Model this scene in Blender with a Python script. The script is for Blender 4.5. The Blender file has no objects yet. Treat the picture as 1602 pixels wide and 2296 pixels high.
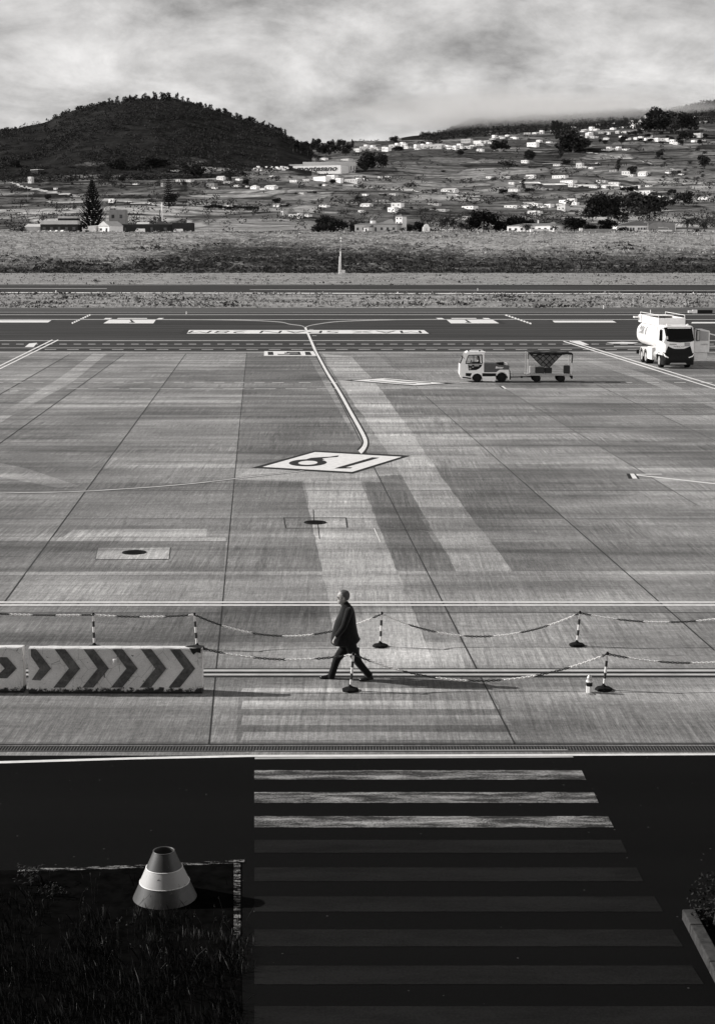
import bpy, bmesh, math, random
from mathutils import Vector, Matrix, noise as mnoise
R = math.radians
sc = bpy.context.scene
COL = sc.collection

# ---------------------------------------------------------------- camera
H = 8.2
PITCH = R(9.425)
FPX, CU, CV = 3500.0, 801.0, 1148.0
cd = bpy.data.cameras.new('camera'); cam = bpy.data.objects.new('camera', cd); COL.objects.link(cam)
cd.sensor_fit = 'VERTICAL'; cd.sensor_height = 36; cd.lens = 36*FPX/2296.0
cd.clip_start = 0.1; cd.clip_end = 30000
cam.location = (0, 0, H); cam.rotation_euler = (R(90)-PITCH, 0, 0)
sc.camera = cam

# ---------------------------------------------------------------- node helper
class NG:
    def __init__(s, nt): s.nt = nt; nt.nodes.clear()
    def n(s, t, **k):
        nd = s.nt.nodes.new(t)
        for a, b in k.items(): setattr(nd, a, b)
        return nd
    def L(s, a, b): s.nt.links.new(a, b)
    def put(s, sock, v):
        if isinstance(v, (int, float)): sock.default_value = v
        elif isinstance(v, (tuple, list)): sock.default_value = v
        else: s.L(v, sock)
    def m(s, op, a, b=0.0, c=None, clamp=False):
        nd = s.n('ShaderNodeMath', operation=op, use_clamp=clamp)
        s.put(nd.inputs[0], a); s.put(nd.inputs[1], b)
        if c is not None: s.put(nd.inputs[2], c)
        return nd.outputs[0]
    def map(s, vec, scale=(1,1,1), rot=(0,0,0), loc=(0,0,0)):
        nd = s.n('ShaderNodeMapping'); s.L(vec, nd.inputs[0])
        nd.inputs['Scale'].default_value = scale; nd.inputs['Rotation'].default_value = rot; nd.inputs['Location'].default_value = loc
        return nd.outputs[0]
    def noise(s, vec, scale=1, detail=4, rough=.55, dist=0):
        nd = s.n('ShaderNodeTexNoise'); s.L(vec, nd.inputs['Vector'])
        nd.inputs['Scale'].default_value = scale; nd.inputs['Detail'].default_value = detail
        nd.inputs['Roughness'].default_value = rough; nd.inputs['Distortion'].default_value = dist
        return nd.outputs[0]
    def vor(s, vec, scale=1, feature='F1', out=0, rand=1):
        nd = s.n('ShaderNodeTexVoronoi', feature=feature); s.L(vec, nd.inputs['Vector'])
        nd.inputs['Scale'].default_value = scale
        nd.inputs['Randomness'].default_value = rand
        return nd.outputs[out]
    def ramp(s, v, a, b, lo=0.0, hi=1.0):
        nd = s.n('ShaderNodeMapRange', clamp=True); s.put(nd.inputs[0], v)
        nd.inputs[1].default_value = a; nd.inputs[2].default_value = b; nd.inputs[3].default_value = lo; nd.inputs[4].default_value = hi
        return nd.outputs[0]
    def lerp(s, f, a, b):
        nd = s.n('ShaderNodeMix', data_type='FLOAT'); s.put(nd.inputs[0], f); s.put(nd.inputs[2], a); s.put(nd.inputs[3], b)
        return nd.outputs[0]
    def tint(s, v, t=(1, .982, .968, 1)):
        nd = s.n('ShaderNodeMix', data_type='RGBA', blend_type='MULTIPLY'); nd.inputs[0].default_value = 1
        s.put(nd.inputs[6], v); nd.inputs[7].default_value = t
        return nd.outputs[2]
    def attr(s, name):
        nd = s.n('ShaderNodeAttribute', attribute_name=name); return nd.outputs['Fac']

# ---------------------------------------------------------------- world, sun
SUN_EL, SUN_AZ = R(28), R(-10)        # sun comes from the left (-X) and a little from beyond the scene
w = bpy.data.worlds.new('World'); sc.world = w; w.use_nodes = True
g = NG(w.node_tree)
sky = g.n('ShaderNodeTexSky', sky_type='NISHITA'); sky.sun_disc = False
sky.sun_elevation = SUN_EL
sky.sun_rotation = R(270) - SUN_AZ
bw = g.n('ShaderNodeRGBToBW'); g.L(sky.outputs[0], bw.inputs[0])
clear = g.m('MULTIPLY', bw.outputs[0], 0.62)
tc = g.n('ShaderNodeTexCoord'); d = tc.outputs['Generated']
sep = g.n('ShaderNodeSeparateXYZ'); g.L(d, sep.inputs[0])
c1 = g.noise(g.map(d, (3.4, 3.4, 10), rot=(0, R(-7), 0), loc=(3.1, 0.4, 1.7)), 1.0, 5, .55, .6)
c2 = g.noise(g.map(d, (11, 11, 24), rot=(0, R(8), 0), loc=(1.1, 4, 0)), 1.0, 6, .6, .5)
c3 = g.noise(g.map(d, (32, 32, 55)), 1.0, 5, .65)
cl = g.m('ADD', g.m('ADD', g.m('MULTIPLY', c1, .48), g.m('MULTIPLY', c2, .36)), g.m('MULTIPLY', c3, .16))
cb = g.ramp(cl, .39, .59, 1.9, 5.7)
cb = g.m('MULTIPLY', cb, g.ramp(sep.outputs[2], .06, .30, 1.06, .80))
cb = g.m('MULTIPLY', cb, g.ramp(sep.outputs[1], -.2, .2, 3.6, 1.0))      # added fill: sky behind the viewer brightened to light camera-facing sides
mask = g.ramp(g.m('ADD', sep.outputs[2], g.m('MULTIPLY', g.m('SUBTRACT', c1, .5), .5)), .28, .44, 1, 0)
skyv = g.lerp(mask, clear, cb)
bg = g.n('ShaderNodeBackground'); g.L(g.tint(skyv, (1, .985, .975, 1)), bg.inputs[0]); bg.inputs[1].default_value = 0.1
wo = g.n('ShaderNodeOutputWorld'); g.L(bg.outputs[0], wo.inputs[0])

sd = bpy.data.lights.new('sun', 'SUN'); sun = bpy.data.objects.new('sun', sd); COL.objects.link(sun)
sd.energy = 3.6; sd.angle = R(.5); sd.color = (1, .985, .965)
dv = Vector((math.cos(SUN_EL)*math.cos(SUN_AZ), math.cos(SUN_EL)*math.sin(SUN_AZ), -math.sin(SUN_EL)))
sun.rotation_euler = dv.to_track_quat('-Z', 'Y').to_euler()
sun.location = (-60, -5, 40)
vs = sc.view_settings; vs.view_transform = 'Standard'; vs.look = 'None'; vs.exposure = .6; vs.gamma = 1; vs.use_curve_mapping = False

# ---------------------------------------------------------------- projection helpers (photo measurements -> metres)
CP, SP = math.cos(PITCH), math.sin(PITCH)
def ray(u, v):
    x = (u-CU)/FPX; up = (CV-v)/FPX
    return Vector((x, CP+up*SP, -SP+up*CP))
def G(u, v, z=0.0):
    r = ray(u, v); t = (z-H)/r.z
    return Vector((r.x*t, r.y*t, z))
def AT(u, v, Y):
    r = ray(u, v); t = Y/r.y
    return Vector((r.x*t, Y, H+r.z*t))
def tanE(v):
    up = (CV-v)/FPX
    return (-SP+up*CP)/(CP+up*SP)
def DZ(x0, y0, s):                     # a crop of the photograph -> working pixels
    return lambda a, b: (.901*(x0+a/s), .901*(y0+b/s))

# ---------------------------------------------------------------- mesh helpers
class MB:
    def __init__(s): s.v = []; s.f = []; s.mi = []
    def add(s, vs_, fs, mi=0):
        o = len(s.v); s.v += [tuple(p) for p in vs_]
        for f in fs: s.f.append(tuple(o+i for i in f)); s.mi.append(mi)
        return s
    def box(s, x0, x1, y0, y1, z0, z1, mi=0):
        return s.add([(x0,y0,z0),(x1,y0,z0),(x1,y1,z0),(x0,y1,z0),(x0,y0,z1),(x1,y0,z1),(x1,y1,z1),(x0,y1,z1)],
                     [(0,3,2,1),(4,5,6,7),(0,1,5,4),(1,2,6,5),(2,3,7,6),(3,0,4,7)], mi)
    def tube(s, pts, rad, n=8, mi=0, cap=True):
        pts = [Vector(p) for p in pts]; rs = rad if isinstance(rad, (list, tuple)) else [rad]*len(pts)
        o = len(s.v); prev = None
        for i, p in enumerate(pts):
            t = (pts[min(i+1, len(pts)-1)]-pts[max(i-1, 0)]).normalized()
            a = Vector((0,0,1)) if abs(t.z) < .9 else Vector((1,0,0))
            if prev is not None and prev.length > 0: a = prev
            x = (a - t*a.dot(t)).normalized(); y = t.cross(x); prev = x
            for k in range(n):
                an = 2*math.pi*k/n; s.v.append(tuple(p+(x*math.cos(an)+y*math.sin(an))*rs[i]))
        for i in range(len(pts)-1):
            for k in range(n):
                a, b = o+i*n+k, o+i*n+(k+1) % n
                s.f.append((a, b, b+n, a+n)); s.mi.append(mi)
        if cap:
            s.f.append(tuple(o+k for k in reversed(range(n)))); s.mi.append(mi)
            s.f.append(tuple(o+(len(pts)-1)*n+k for k in range(n))); s.mi.append(mi)
        return s
    def lathe(s, prof, c=(0,0,0), n=24, axis='Z', mi=0):
        o = len(s.v); c = Vector(c)
        for r, h in prof:
            for k in range(n):
                a = 2*math.pi*k/n
                if axis == 'Z': p = Vector((r*math.cos(a), r*math.sin(a), h))
                elif axis == 'Y': p = Vector((r*math.cos(a), h, r*math.sin(a)))
                else: p = Vector((h, r*math.cos(a), r*math.sin(a)))
                s.v.append(tuple(c+p))
        for i in range(len(prof)-1):
            for k in range(n):
                a, b = o+i*n+k, o+i*n+(k+1) % n
                s.f.append((a, b, b+n, a+n)); s.mi.append(mi)
        s.f.append(tuple(o+k for k in reversed(range(n)))); s.mi.append(mi)
        s.f.append(tuple(o+(len(prof)-1)*n+k for k in range(n))); s.mi.append(mi)
        return s
    def prism(s, poly, y0, y1, mi=0):            # poly in (x, z), extruded along y
        n = len(poly)
        vs_ = [(x, y0, z) for x, z in poly]+[(x, y1, z) for x, z in poly]
        fs = [tuple(range(n)), tuple(reversed(range(n, 2*n)))]+[(i, i+n, (i+1) % n+n, (i+1) % n) for i in range(n)]
        return s.add(vs_, fs, mi)
    def loft(s, rings, mi=0, cap=True):
        o = len(s.v); n = len(rings[0])
        for r in rings: s.v += [tuple(p) for p in r]
        for i in range(len(rings)-1):
            for k in range(n):
                a, b = o+i*n+k, o+i*n+(k+1) % n
                s.f.append((a, b, b+n, a+n)); s.mi.append(mi)
        if cap:
            s.f.append(tuple(o+k for k in reversed(range(n)))); s.mi.append(mi)
            s.f.append(tuple(o+(len(rings)-1)*n+k for k in range(n))); s.mi.append(mi)
        return s
    def mesh(s, name, mats, smooth=False, fix=True):
        me = bpy.data.meshes.new(name); me.from_pydata(s.v, [], s.f); me.update()
        for m_ in (mats if isinstance(mats, (list, tuple)) else [mats]): me.materials.append(m_)
        me.polygons.foreach_set('material_index', s.mi)
        if fix:
            bm = bmesh.new(); bm.from_mesh(me); bmesh.ops.recalc_face_normals(bm, faces=bm.faces); bm.to_mesh(me); bm.free()
        if smooth: me.polygons.foreach_set('use_smooth', [True]*len(me.polygons))
        return me
    def build(s, name, mats, parent=None, smooth=False, fix=True, bevel=0):
        o = bpy.data.objects.new(name, s.mesh(name, mats, smooth, fix)); COL.objects.link(o)
        if parent: o.parent = parent
        if bevel:
            b = o.modifiers.new('bevel', 'BEVEL'); b.width = bevel; b.segments = 2; b.limit_method = 'ANGLE'; b.angle_limit = R(40)
        return o
def split_build(mb, name, mats, parent):
    par = list(range(len(mb.v)))
    def fd(i):
        while par[i] != i: par[i] = par[par[i]]; i = par[i]
        return i
    for f_ in mb.f:
        for i in f_[1:]: par[fd(i)] = fd(f_[0])
    comps = {}
    for f_, mi in zip(mb.f, mb.mi): comps.setdefault(fd(f_[0]), []).append((f_, mi))
    out = []
    for fl_ in comps.values():
        idx = {}; m2 = MB()
        for f_, mi in fl_:
            for i in f_:
                if i not in idx: idx[i] = len(m2.v); m2.v.append(mb.v[i])
            m2.f.append(tuple(idx[i] for i in f_)); m2.mi.append(mi)
        out.append(m2.build(name, mats, parent))
    return out
def tag(o, label=None, cat=None, group=None, kind=None):
    if label: o['label'] = label
    if cat: o['category'] = cat
    if group: o['group'] = group
    if kind: o['kind'] = kind
    return o
def thing(name, label, cat, loc=(0,0,0), rz=0, group=None):
    o = bpy.data.objects.new(name, None); COL.objects.link(o); o.location = loc; o.rotation_euler = (0,0,rz)
    o.empty_display_size = .2
    return tag(o, label, cat, group)
def copy_tree(o, parent=None):
    c = o.copy(); COL.objects.link(c); c.parent = parent
    for ch in list(o.children): copy_tree(ch, c)
    return c
def text_mesh(body, bold=0.0, shear=0.0, res=3):
    cu = bpy.data.curves.new('t', 'FONT'); cu.body = body; cu.offset = bold; cu.shear = shear; cu.resolution_u = res
    ob = bpy.data.objects.new('t', cu); COL.objects.link(ob)
    dg = bpy.context.evaluated_depsgraph_get(); me = bpy.data.meshes.new_from_object(ob.evaluated_get(dg))
    vs_ = [v.co.copy() for v in me.vertices]; fs = [tuple(p.vertices) for p in me.polygons]
    bpy.data.objects.remove(ob); bpy.data.curves.remove(cu); bpy.data.meshes.remove(me)
    x0 = min(v.x for v in vs_); x1 = max(v.x for v in vs_); y0 = min(v.y for v in vs_); y1 = max(v.y for v in vs_)
    return [((v.x-x0)/(x1-x0), (v.y-y0)/(y1-y0)) for v in vs_], fs     # normalised 0..1
def text_on(mb, body, o, ux, uy, bold=.02, shear=0, mi=0):
    vs_, fs = text_mesh(body, bold, shear); o, ux, uy = Vector(o), Vector(ux), Vector(uy)
    mb.add([o+ux*a+uy*b for a, b in vs_], fs, mi)

# ---------------------------------------------------------------- materials
def new_mat(name):
    m = bpy.data.materials.new(name); m.use_nodes = True; g = NG(m.node_tree)
    b = g.n('ShaderNodeBsdfPrincipled'); o = g.n('ShaderNodeOutputMaterial'); g.L(b.outputs[0], o.inputs[0])
    tc = g.n('ShaderNodeTexCoord')
    return m, g, b, tc.outputs['Object']
def bump(g, b, h, strength=.3, dist=.02):
    nd = g.n('ShaderNodeBump'); nd.inputs['Strength'].default_value = strength; nd.inputs['Distance'].default_value = dist
    g.L(h, nd.inputs['Height']); g.L(nd.outputs[0], b.inputs['Normal'])
def simple(name, c, rough=.6, var=.15, scale=6, metal=0, spec=.4, bmp=0, stretch=(1,1,1)):
    m, g, b, oc = new_mat(name)
    n = g.noise(g.map(oc, stretch), scale, 5, .6)
    g.L(g.tint(g.m('MULTIPLY', g.ramp(n, .3, .7, 1-var, 1+var), c)), b.inputs['Base Color'])
    b.inputs['Roughness'].default_value = rough; b.inputs['Metallic'].default_value = metal
    b.inputs['Specular IOR Level'].default_value = spec
    if bmp: bump(g, b, n, bmp, .01)
    return m
M = {}
def concrete(name, k=1.0, flat=0.0):
    m, g, b, oc = new_mat(name)
    st = g.noise(g.map(oc, (.055, .55, 1)), 1, 5, .62, .3)                    # long streaks across
    st2 = g.noise(g.map(oc, (.5, 3.5, 1), loc=(7, 3, 0)), 1, 4, .6)
    big = g.noise(g.map(oc, (.12, .12, 1), loc=(3, 9, 0)), 1, 4, .55)
    gr = g.noise(g.map(oc, (14, .55, 1), rot=(0, 0, R(3.6))), 1, 4, .7, .6)        # brushed grooves along the slabs
    gr2 = g.noise(g.map(oc, (45, 2.2, 1), rot=(0, 0, R(3.6))), 1, 3, .7)
    fine = g.noise(oc, 38, 4, .75)
    spk = g.noise(oc, 9, 5, .7)
    wg = g.noise(g.map(oc, (5.5, .16, 1), rot=(0, 0, R(3.6)), loc=(2, 5, 0)), 1, 6, .75, 1.6)   # wavy scuffs along the slabs
    patch = g.noise(g.map(oc, (.16, .42, 1), loc=(11, 2, 0)), 1, 5, .6, .8)
    v = g.m('MULTIPLY', g.ramp(st, .32, .68, .60, 1.45), g.ramp(st2, .3, .7, .88, 1.12))
    v = g.m('MULTIPLY', v, g.ramp(big, .3, .7, .60, 1.40))
    v = g.m('MULTIPLY', v, g.ramp(gr, .3, .7, .80, 1.20))
    v = g.m('MULTIPLY', v, g.ramp(gr2, .3, .7, .72, 1.28))
    wamp = g.ramp(patch, .42, .62, .0, 1.0)
    v = g.m('MULTIPLY', v, g.m('ADD', 1.0, g.m('MULTIPLY', wamp, g.ramp(wg, .34, .66, -.35, .6))))
    v = g.m('MULTIPLY', v, g.ramp(g.noise(g.map(oc, (.35, .9, 1), loc=(4, 4, 4)), 1, 6, .7, .4), .62, .72, 1.0, .62))
    v = g.m('MULTIPLY', v, g.ramp(fine, .3, .7, .7, 1.3))
    v = g.m('MULTIPLY', v, g.ramp(spk, .3, .7, .76, 1.24))
    g.L(g.tint(g.m('MULTIPLY', v, .200*k)), b.inputs['Base Color'])
    b.inputs['Roughness'].default_value = .85; b.inputs['Specular IOR Level'].default_value = .12
    bump(g, b, g.m('ADD', g.m('MULTIPLY', gr2, .6), fine), .35, .012)
    return m
M['conc'] = concrete('apron_concrete')
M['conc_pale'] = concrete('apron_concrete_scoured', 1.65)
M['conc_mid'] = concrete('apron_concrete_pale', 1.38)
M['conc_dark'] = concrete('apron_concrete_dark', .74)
M['slab_a'] = concrete('apron_slab_darker', .84)
M['slab_b'] = concrete('apron_slab_lighter', 1.16)
def asphalt(name, c, sunk=.5):
    m, g, b, oc = new_mat(name)
    f = g.noise(oc, 45, 4, .8); st = g.noise(g.map(oc, (.03, .7, 1)), 1, 5, .6); sp = g.noise(oc, 150, 2, .5)
    pk = g.vor(oc, 3.2)
    v = g.m('MULTIPLY', g.m('MULTIPLY', g.ramp(f, .3, .7, .65, 1.35), g.ramp(st, .3, .7, 1-sunk*.6, 1+sunk*.6)), c)
    v = g.m('ADD', v, g.m('MULTIPLY', g.ramp(pk, .03, .05, 1, 0), .05))
    g.L(g.tint(v), b.inputs['Base Color']); b.inputs['Roughness'].default_value = .95; b.inputs['Specular IOR Level'].default_value = .04
    bump(g, b, g.m('ADD', f, sp), .5, .008)
    return m
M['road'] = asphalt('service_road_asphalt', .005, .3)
M['taxi'] = asphalt('taxiway_asphalt', .056, .9)
M['shoulder'] = asphalt('shoulder_asphalt', .10, .6)
def paint(name, c, wear=.5, under=.02, sc_=3.0):
    m, g, b, oc = new_mat(name)
    a = g.noise(g.map(oc, (.45, 2.2, 1)), sc_*.5, 5, .65, .4); f = g.noise(oc, 30, 5, .8); cr = g.vor(g.map(oc, (1, 1.6, 1)), 6, 'DISTANCE_TO_EDGE')
    cov = g.m('ADD', g.m('MULTIPLY', a, .65), g.m('MULTIPLY', f, .35))
    cov = g.ramp(cov, wear-.09, wear+.09)
    cov = g.m('MULTIPLY', cov, g.ramp(cr, .0, .03, .35, 1))
    g.L(g.tint(g.m('MULTIPLY', g.lerp(cov, under, c), g.ramp(f, .3, .7, .75, 1.2))), b.inputs['Base Color'])
    b.inputs['Roughness'].default_value = .95; b.inputs['Specular IOR Level'].default_value = .04
    return m
M['white_line'] = simple('white_road_paint', .74, .8, .14, 5, spec=.2)
M['white_faint'] = simple('faint_road_paint', .36, .8, .25, 2, spec=.2)
M['black_line'] = simple('black_road_paint', .02, .8, .3, 4, spec=.2)
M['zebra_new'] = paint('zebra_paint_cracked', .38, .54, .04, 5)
M['zebra_worn_shaded'] = paint('zebra_paint_worn_shaded', .015, .47, .009)  # worn paint, its colour also darkened to stand for shade on the nearer stripes
M['edge_worn'] = paint('edge_line_flaking', .5, .585, .004, 16)
M['joint'] = simple('joint_sealant', .022, .9, .4, 3)
M['joint_faint'] = simple('joint_faint', .10, .9, .4, 3)
M['steel'] = simple('galvanised_steel', .35, .45, .2, 10, .6)
M['iron'] = simple('cast_iron', .012, .8, .3, 12, spec=.1)
M['white'] = simple('white_paint', .82, .4, .05, 3, spec=.4)
M['white_dull'] = simple('dull_white_paint', .62, .6, .12, 4)
M['grey'] = simple('grey_paint', .3, .5, .1, 4)
M['black'] = simple('black_plastic', .010, .6, .3, 12, spec=.12)
M['rubber'] = simple('black_rubber', .011, .85, .3, 20, spec=.1)
M['dark'] = simple('dark_red_paint', .045, .5, .2, 10)
M['glass_dark'] = simple('dark_window_glass', .006, .12, .1, 2, spec=.14)
M['hub'] = simple('wheel_hub_metal', .42, .5, .2, 12, .3)
# ================================================================ TERRAIN
def interp(x, xs, ys):
    if x <= xs[0]: return ys[0]
    for i in range(1, len(xs)):
        if x <= xs[i]:
            t = (x-xs[i-1])/(xs[i]-xs[i-1]); return ys[i-1]+(ys[i]-ys[i-1])*t
    return ys[-1]
YK = [950, 1200, 1600, 2000, 2600, 3200, 3800, 4400, 5200, 6000, 7200]
COLS = [(-300, [528,500,474,452,422,398,372,352,348,346,344]),
        (0,    [528,500,472,450,418,395,365,345,340,340,340]),
        (400,  [526,498,470,445,412,385,358,335,330,330,330]),
        (660,  [527,500,472,444,410,378,350,326,326,328,330]),
        (801,  [527,503,474,444,408,372,343,320,323,327,330]),
        (960,  [527,503,475,446,409,372,341,318,318,311,303]),
        (1080, [527,503,476,447,410,372,340,315,303,289,268]),
        (1200, [527,503,476,448,410,372,338,312,296,275,256]),
        (1400, [528,505,477,446,408,370,334,307,286,266,250]),
        (1500, [528,507,478,445,406,368,332,305,280,260,245]),
        (1602, [529,508,478,445,405,366,330,302,274,250,226]),
        (1900, [529,508,478,445,405,362,325,295,262,232,200])]
CU_ = [c[0] for c in COLS]
CZ = [[H+Y*tanE(v) for Y, v in zip(YK, c[1])] for c in COLS]
for c in CZ: c[0] = 18.6
def column(u, y):
    u = min(max(u, CU_[0]), CU_[-1]-1e-3)
    i = max(k for k in range(len(CU_)-1) if CU_[k] <= u)
    t = (u-CU_[i])/(CU_[i+1]-CU_[i]); t = t*t*(3-2*t)
    a = interp(y, YK, CZ[i]); b = interp(y, YK, CZ[i+1])
    return a+(b-a)*t
HILL_U = [-300,-120,0,30,76,111,142,177,218,240,310,366,408,445,478,512,549,591,625,653,675,705]
HILL_V = [345,322,304,300,293,285,270,255,245,242,239,238,241,249,260,270,282,294,305,322,337,358]
def u_of(x, y, z):
    return CU+FPX*x/max(y*CP-(z-H)*SP, 1)
def height(x, y):
    if y < 654: return 0.0
    n = mnoise.noise
    if y < 800:
        t = (y-654)/146.0
        z = 18.6*(t*t*(3-2*t)*.35+t*.65)
        return z+(n(Vector((x*.02, y*.04, 0)))*1.8+n(Vector((x*.07, y*.11, 3)))*.7)*min(1, 4*t)*min(1, 4*(1-t)+.15)
    if y < 950:
        return 18.6+.25*n(Vector((x*.05, y*.05, 7)))
    u = u_of(x, y, H+y*.05); z = column(u, y)
    u = u_of(x, y, z); z = column(u, y)
    k = min(1, (y-950)/450.0)
    if y > 7200: z -= (y-7200)*.25
    z += k*(n(Vector((x*.003, y*.004, 1)))*9*min(1, y/3000)+n(Vector((x*.010, y*.015, 5)))*3.2)
    if y < 4600:                                            # small terraces
        q = 4.0; f = (z/q) % 1.0; z += k*(q*(min(1, f*4)-f))*.55
    if u < 712 and 2800 < y < 5400:
        zb = column(u, 2800); zc = H+3860*tanE(interp(u, HILL_U, HILL_V))
        if y < 3860:
            t = (y-2800)/1060.0; hz = zb+(zc-zb)*(math.sin(math.pi/2*t)**1.05)
            hz += (n(Vector((x*.006, y*.006, 9)))*12+n(Vector((x*.02, y*.02, 2)))*4)*math.sin(math.pi*t)
        else:
            hz = zc-(y-3860)*.35
        z = max(z, hz)
    return z
def T(u, v, y0=660, y1=7600, step=8):
    r = ray(u, v); y = y0
    while y < y1:
        t = y/r.y; z = H+r.z*t
        if height(r.x*t, y) >= z:
            a, b = y-step, y
            for _ in range(8):
                m_ = (a+b)/2; t = m_/r.y
                if height(r.x*t, m_) >= H+r.z*t: b = m_
                else: a = m_
            t = b/r.y; return Vector((r.x*t, b, height(r.x*t, b)))
        y += step*(1 if y < 1800 else 2)
    return None
def pxm(p):                       # metres per working pixel at a point
    return (p.y*CP-(p.z-H)*SP)/FPX

rows = [-90, 0, 100, 200, 400, 600, 652]
y = 654.5
while y < 960: rows.append(y); y += 2.6
while y < 4600: rows.append(y); y *= 1.0045
while y < 7600: rows.append(y); y *= 1.009
rows += [8200, 9500, 14000]
NX = 780
verts, faces, a_dark, a_zone, a_emb = [], [], [], [], []
for j, y in enumerate(rows):
    for i in range(NX+1):
        s_ = -.46+.92*i/NX; x = s_*(y+250)
        z = height(x, y); 
        if y > 13000: z = 0
        verts.append((x, y, z-.10 if y < 653 else z))
        u = u_of(x, y, z); v = CV-FPX*((z-H)*CP+y*SP)/max(y*CP-(z-H)*SP, 1)
        n1 = mnoise.noise(Vector((x*.008, y*.02, 4)))
        if y < 653.9: a_zone.append(0.0); a_emb.append(0); a_dark.append(0); continue
        if y < 940:
            a_zone.append(.5)
            if u > 1040: lo = 572
            elif u < 240: lo = 588
            elif u < 500: lo = 588-(u-240)/260*40
            else: lo = 545+(u-500)/540*22
            if 560 < u < 1040: lo -= 6
            e = (v-lo)/14+n1*.9
            if y > 785: e = -.2+n1
            a_emb.append(min(1, max(0, .5+e*.5))); a_dark.append(0); continue
        a_zone.append(1.0); a_emb.append(0)
        dk = 0
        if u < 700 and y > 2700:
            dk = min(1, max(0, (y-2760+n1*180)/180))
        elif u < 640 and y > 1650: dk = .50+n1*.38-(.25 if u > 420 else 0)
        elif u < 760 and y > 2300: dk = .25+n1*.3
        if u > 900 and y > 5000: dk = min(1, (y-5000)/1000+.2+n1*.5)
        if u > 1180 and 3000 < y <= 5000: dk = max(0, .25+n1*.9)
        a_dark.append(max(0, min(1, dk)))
for j in range(len(rows)-1):
    for i in range(NX):
        a = j*(NX+1)+i; faces.append((a, a+1, a+NX+2, a+NX+1))
me = bpy.data.meshes.new('ground'); me.from_pydata(verts, [], faces)
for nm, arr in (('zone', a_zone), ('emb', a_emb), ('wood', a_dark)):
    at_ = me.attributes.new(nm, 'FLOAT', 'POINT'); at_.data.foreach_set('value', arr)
me.polygons.foreach_set('use_smooth', [True]*len(me.polygons))
m, g, b, oc = new_mat('countryside_ground')
zone, emb, wood = g.attr('zone'), g.attr('emb'), g.attr('wood')
# dry grass on the airfield
fa = g.noise(g.map(oc, (.05, .16, 1)), 1, 6, .65, .3); fb = g.noise(g.map(oc, (.8, .8, 1)), 1, 5, .7)
vgr = g.m('MULTIPLY', g.ramp(fa, .30, .60, .13, .36), g.ramp(fb, .3, .7, .6, 1.4))
# scrub embankment
ea = g.noise(g.map(oc, (.03, .06, .2)), 1, 6, .7, .8); eb = g.noise(g.map(oc, (.4, .5, .4)), 1, 5, .7)
sel = g.ramp(g.m('SUBTRACT', g.m('ADD', g.m('MULTIPLY', ea, .7), g.m('MULTIPLY', eb, .5)), g.m('MULTIPLY', emb, .23)), .36, .62)
vem = g.m('MULTIPLY', g.lerp(sel, .045, .30), g.ramp(eb, .3, .7, .6, 1.5))
# fields
warp = g.n('ShaderNodeMix', data_type='VECTOR'); wn = g.n('ShaderNodeTexNoise'); g.L(oc, wn.inputs['Vector']); wn.inputs['Scale'].default_value = .004; wn.inputs['Detail'].default_value = 3
warp.inputs[0].default_value = 1.0
wv = g.n('ShaderNodeVectorMath', operation='MULTIPLY_ADD'); g.L(wn.outputs['Color'], wv.inputs[0]); wv.inputs[1].default_value = (120, 260, 0); g.L(oc, wv.inputs[2])
wp = wv.outputs[0]
flat = g.n('ShaderNodeVectorMath', operation='MULTIPLY'); g.L(wp, flat.inputs[0]); flat.inputs[1].default_value = (1, 1, 0)
fv = g.map(flat.outputs[0], (.0095, .0052, 1), rot=(0, 0, R(6)))
cellc = g.n('ShaderNodeTexVoronoi'); g.L(fv, cellc.inputs['Vector']); cellc.inputs['Scale'].default_value = 1
sepc = g.n('ShaderNodeSeparateColor'); g.L(cellc.outputs['Color'], sepc.inputs[0])
edge = g.vor(fv, 1, 'DISTANCE_TO_EDGE')
fa2 = g.noise(g.map(flat.outputs[0], (.008, .028, 1)), 1, 6, .68, .3); fb2 = g.noise(oc, .08, 5, .75); fc2 = g.noise(g.map(flat.outputs[0], (.003, .045, 1)), 1, 3, .5)
vf = g.m('POWER', sepc.outputs[0], 1.2); vf = g.ramp(vf, 0, 1, .09, .34)
vf = g.m('MULTIPLY', vf, g.ramp(fa2, .33, .68, .45, 1.5))
vf = g.m('MULTIPLY', vf, g.ramp(fb2, .3, .7, .45, 1.5))
vf = g.m('MULTIPLY', vf, g.ramp(edge, .01, .035, .55, 1))
vf = g.m('MULTIPLY', vf, g.ramp(fc2, .42, .46, .45, 1))
sy = g.n('ShaderNodeSeparateXYZ'); g.L(oc, sy.inputs[0])
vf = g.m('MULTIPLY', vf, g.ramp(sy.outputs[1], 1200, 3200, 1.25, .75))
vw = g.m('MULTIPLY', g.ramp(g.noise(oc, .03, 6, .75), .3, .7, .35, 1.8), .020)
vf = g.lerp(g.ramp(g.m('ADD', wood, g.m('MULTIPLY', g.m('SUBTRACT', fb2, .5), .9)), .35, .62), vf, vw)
val = g.lerp(g.ramp(zone, .0, .45), vgr, vem); val = g.lerp(g.ramp(zone, .55, .95), val, vf)
g.L(g.tint(val), b.inputs['Base Color']); b.inputs['Roughness'].default_value = 1; b.inputs['Specular IOR Level'].default_value = 0
bump(g, b, g.m('ADD', eb, fb2), .7, 1.0)
me.materials.append(m)
ground = bpy.data.objects.new('ground', me); COL.objects.link(ground); tag(ground, kind='structure')

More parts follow.
